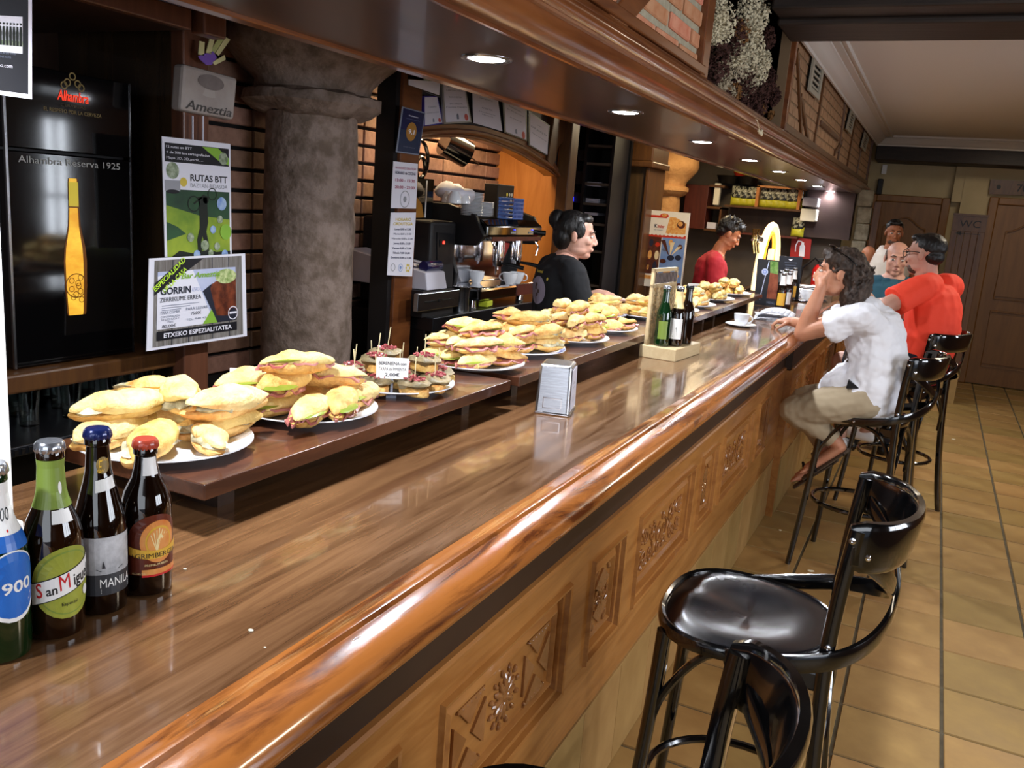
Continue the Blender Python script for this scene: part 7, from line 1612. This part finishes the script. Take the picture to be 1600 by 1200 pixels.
b=MB(Om.o); b.ell(g(0,.035,-.075),(.056,.055,.038),16,10,M); o=b.build('beard',MATS['hair_short'],Om.t,smooth=True)
b=MB(Om.o); b.tube([nk+Vector((.06*math.cos(a),.06*math.sin(a),.0+.025*math.cos(a))) for a in [2*PI*k/20 for k in range(20)]],.002,5,closed=True); b.build('neck_chain',MATS['chrome'],Om.t)
# ---- bald man in teal polo, facing the camera
hd=A(1401,405,y=7.0); B0=Vector((hd.x,hd.y+.03,0)); Fb=norm((.12,-1,0)); Lb=Vector((-Fb.y,Fb.x,0)); H0=hd.z-1.545
Tm=Fig('balding man in dark teal polo shirt facing the camera at the end of the bar',tuple(B0),Fb,'skin_pale')
def pt(f,l,z): return B0+Fb*f+Lb*l+Vector((0,0,z+H0))
Tm.limb(Tm.body,[pt(0,0,.92),pt(0,0,1.10),pt(0,0,1.28),pt(0,0,1.37)],[.125,.115,.12,.08],side=Lb,q=1.45); Tm.limb(Tm.body,[pt(0,0,1.38),pt(0,0,1.46),hd+Vector((0,0,-.04))],[.066,.062,.060]); Tm.head(hd,(.14,-1,-.08),(.04,0,1),1.06,brow='hair_short')
for q in (-1,1):
    sh=pt(0,q*.20,1.33); el=pt(.05,q*.27,1.07); wr=pt(.24,q*.12,1.10 if q>0 else 1.02); Tm.limb(Tm.body,[sh,el],[.056,.046]); Tm.limb(Tm.body,[el,(el+wr)/2,wr],[.046,.042,.029]); Tm.hand(wr,Fb-Lb*q*.5,(0,0,-1),.6,-q,1.)
    Tm.limb(Tm.body,[pt(0,q*.09,.90),pt(.01,q*.10,.48),pt(0,q*.10,.08-H0)],[.085,.06,.042])
Tm.finish()
b=MB(Tm.o)
for q in (-1,1): Tm.limb(b,[pt(0,q*.09,.90),pt(.01,q*.10,.48),pt(0,q*.10,.09-H0)],[.115,.085,.07])
Tm.cloth('trousers',b,'shorts_navy',.010,.006,8,2)
for q in (-1,1): b=MB(Tm.o); b.cap(pt(-.04,q*.10,.045-H0),.045,pt(.14,q*.11,.035-H0),.036,12,side=Lb,q=1.1); b.build('shoe',MATS['black'],Tm.t,smooth=True)
b=MB(Tm.o); Tm.limb(b,[pt(0,0,.88),pt(0,0,1.08),pt(0,0,1.27),pt(0,0,1.355)],[.15,.145,.145,.088],side=Lb,q=1.45)
for q in (-1,1): sh=pt(0,q*.20,1.33); el=pt(.05,q*.27,1.07); b.cap(pt(0,q*.09,1.35),.075,sh,.074,14); b.tube([sh,sh+(el-sh)*.4,sh+(el-sh)*.75],[.076,.078,.082],16)
Tm.cloth('polo_shirt',b,'polo_teal',.008,.006,8,4)
b=MB(Tm.o)
for q in (-1,1): b.prism([pt(.088,q*.012,1.345),pt(.098,q*.075,1.335),pt(.075,q*.085,1.385),pt(.07,q*.04,1.40)],Fb*.012+Vector((0,0,.004)))
b.box(*(pt(.145,.0,1.24)-Vector((.008,.02,.05))),*(pt(.145,.0,1.24)+Vector((.008,.0,.08)))); b.build('collar',MATS['polo_teal'],Tm.t,bevel=.003)
g=Tm.hg; M=Tm.hM; b=MB(Tm.o)
for q in (-1,1): b.ell(g(q*.066,-.02,.02),(.013,.05,.045),12,8,M)
b.ell(g(0,-.07,.02),(.068,.04,.06),14,10,M); b.ell(g(0,-.03,.085),(.055,.065,.034),14,10,M); Tm.cloth('hair',b,'hair_short',.005,.001,50,5,2)
# ---- standing man in pale vest
hd=A(1397,364,y=9.3); B0=Vector((hd.x+.0,hd.y+.03,0)); Fb=norm((.35,-1,0)); Lb=Vector((-Fb.y,Fb.x,0)); H0=hd.z-1.56
Vm=Fig('tanned man with short dark hair in a pale sleeveless vest standing by the far door',tuple(B0),Fb,'skin_tan')
def pt(f,l,z): return B0+Fb*f+Lb*l+Vector((0,0,z+H0))
Vm.limb(Vm.body,[pt(0,0,.92),pt(0,0,1.10),pt(0,0,1.28),pt(0,0,1.37)],[.125,.115,.13,.08],side=Lb,q=1.5); Vm.limb(Vm.body,[pt(0,0,1.38),pt(0,0,1.46),hd+Vector((0,0,-.04))],[.068,.062,.060]); Vm.head(hd,(.2,-1,-.08),(0,0,1),1.02)
for q in (-1,1):
    sh=pt(0,q*.21,1.35); el=pt(.0,q*.29,1.07); wr=pt(.12,q*.24,.84); Vm.limb(Vm.body,[sh,el],[.066,.048]); Vm.limb(Vm.body,[el,(el+wr)/2,wr],[.048,.042,.029]); Vm.hand(wr,Fb*.3+Vector((0,0,-1)),-Lb*q,.4,q,1.)
    Vm.limb(Vm.body,[pt(0,q*.09,.90),pt(.01,q*.10,.48),pt(0,q*.10,.08-H0)],[.09,.062,.042])
Vm.finish()
b=MB(Vm.o)
for q in (-1,1): Vm.limb(b,[pt(0,q*.09,.90),pt(.01,q*.10,.52)],[.12,.10])
Vm.cloth('shorts',b,'shorts_navy',.010,.006,8,2)
for q in (-1,1): b=MB(Vm.o); b.cap(pt(-.04,q*.10,.045-H0),.045,pt(.14,q*.11,.035-H0),.036,12,side=Lb,q=1.1); b.build('shoe',MATS['black'],Vm.t,smooth=True)
b=MB(Vm.o); Vm.limb(b,[pt(0,0,.88),pt(0,0,1.08),pt(0,0,1.27)],[.145,.14,.150],side=Lb,q=1.42)
for q in (-1,1): b.cap(pt(.06,q*.10,1.30),.05,pt(.0,q*.085,1.40),.035,12); b.cap(pt(-.06,q*.10,1.30),.05,pt(.0,q*.085,1.40),.035,12)
Vm.cloth('vest',b,'vest_white',.008,.005,8,4)
g=Vm.hg; M=Vm.hM; b=MB(Vm.o); b.ell(g(0,-.025,.055),(.080,.096,.078),18,14,M); b.ell(g(0,.04,.095),(.06,.04,.028),14,10,M); Vm.cloth('hair',b,'hair_black',.005,.002,50,5,2)
b=MB(Vm.o); b.ell(g(0,.035,-.078),(.054,.052,.034),16,10,M); b.build('stubble',MATS['hair_short'],Vm.t,smooth=True)
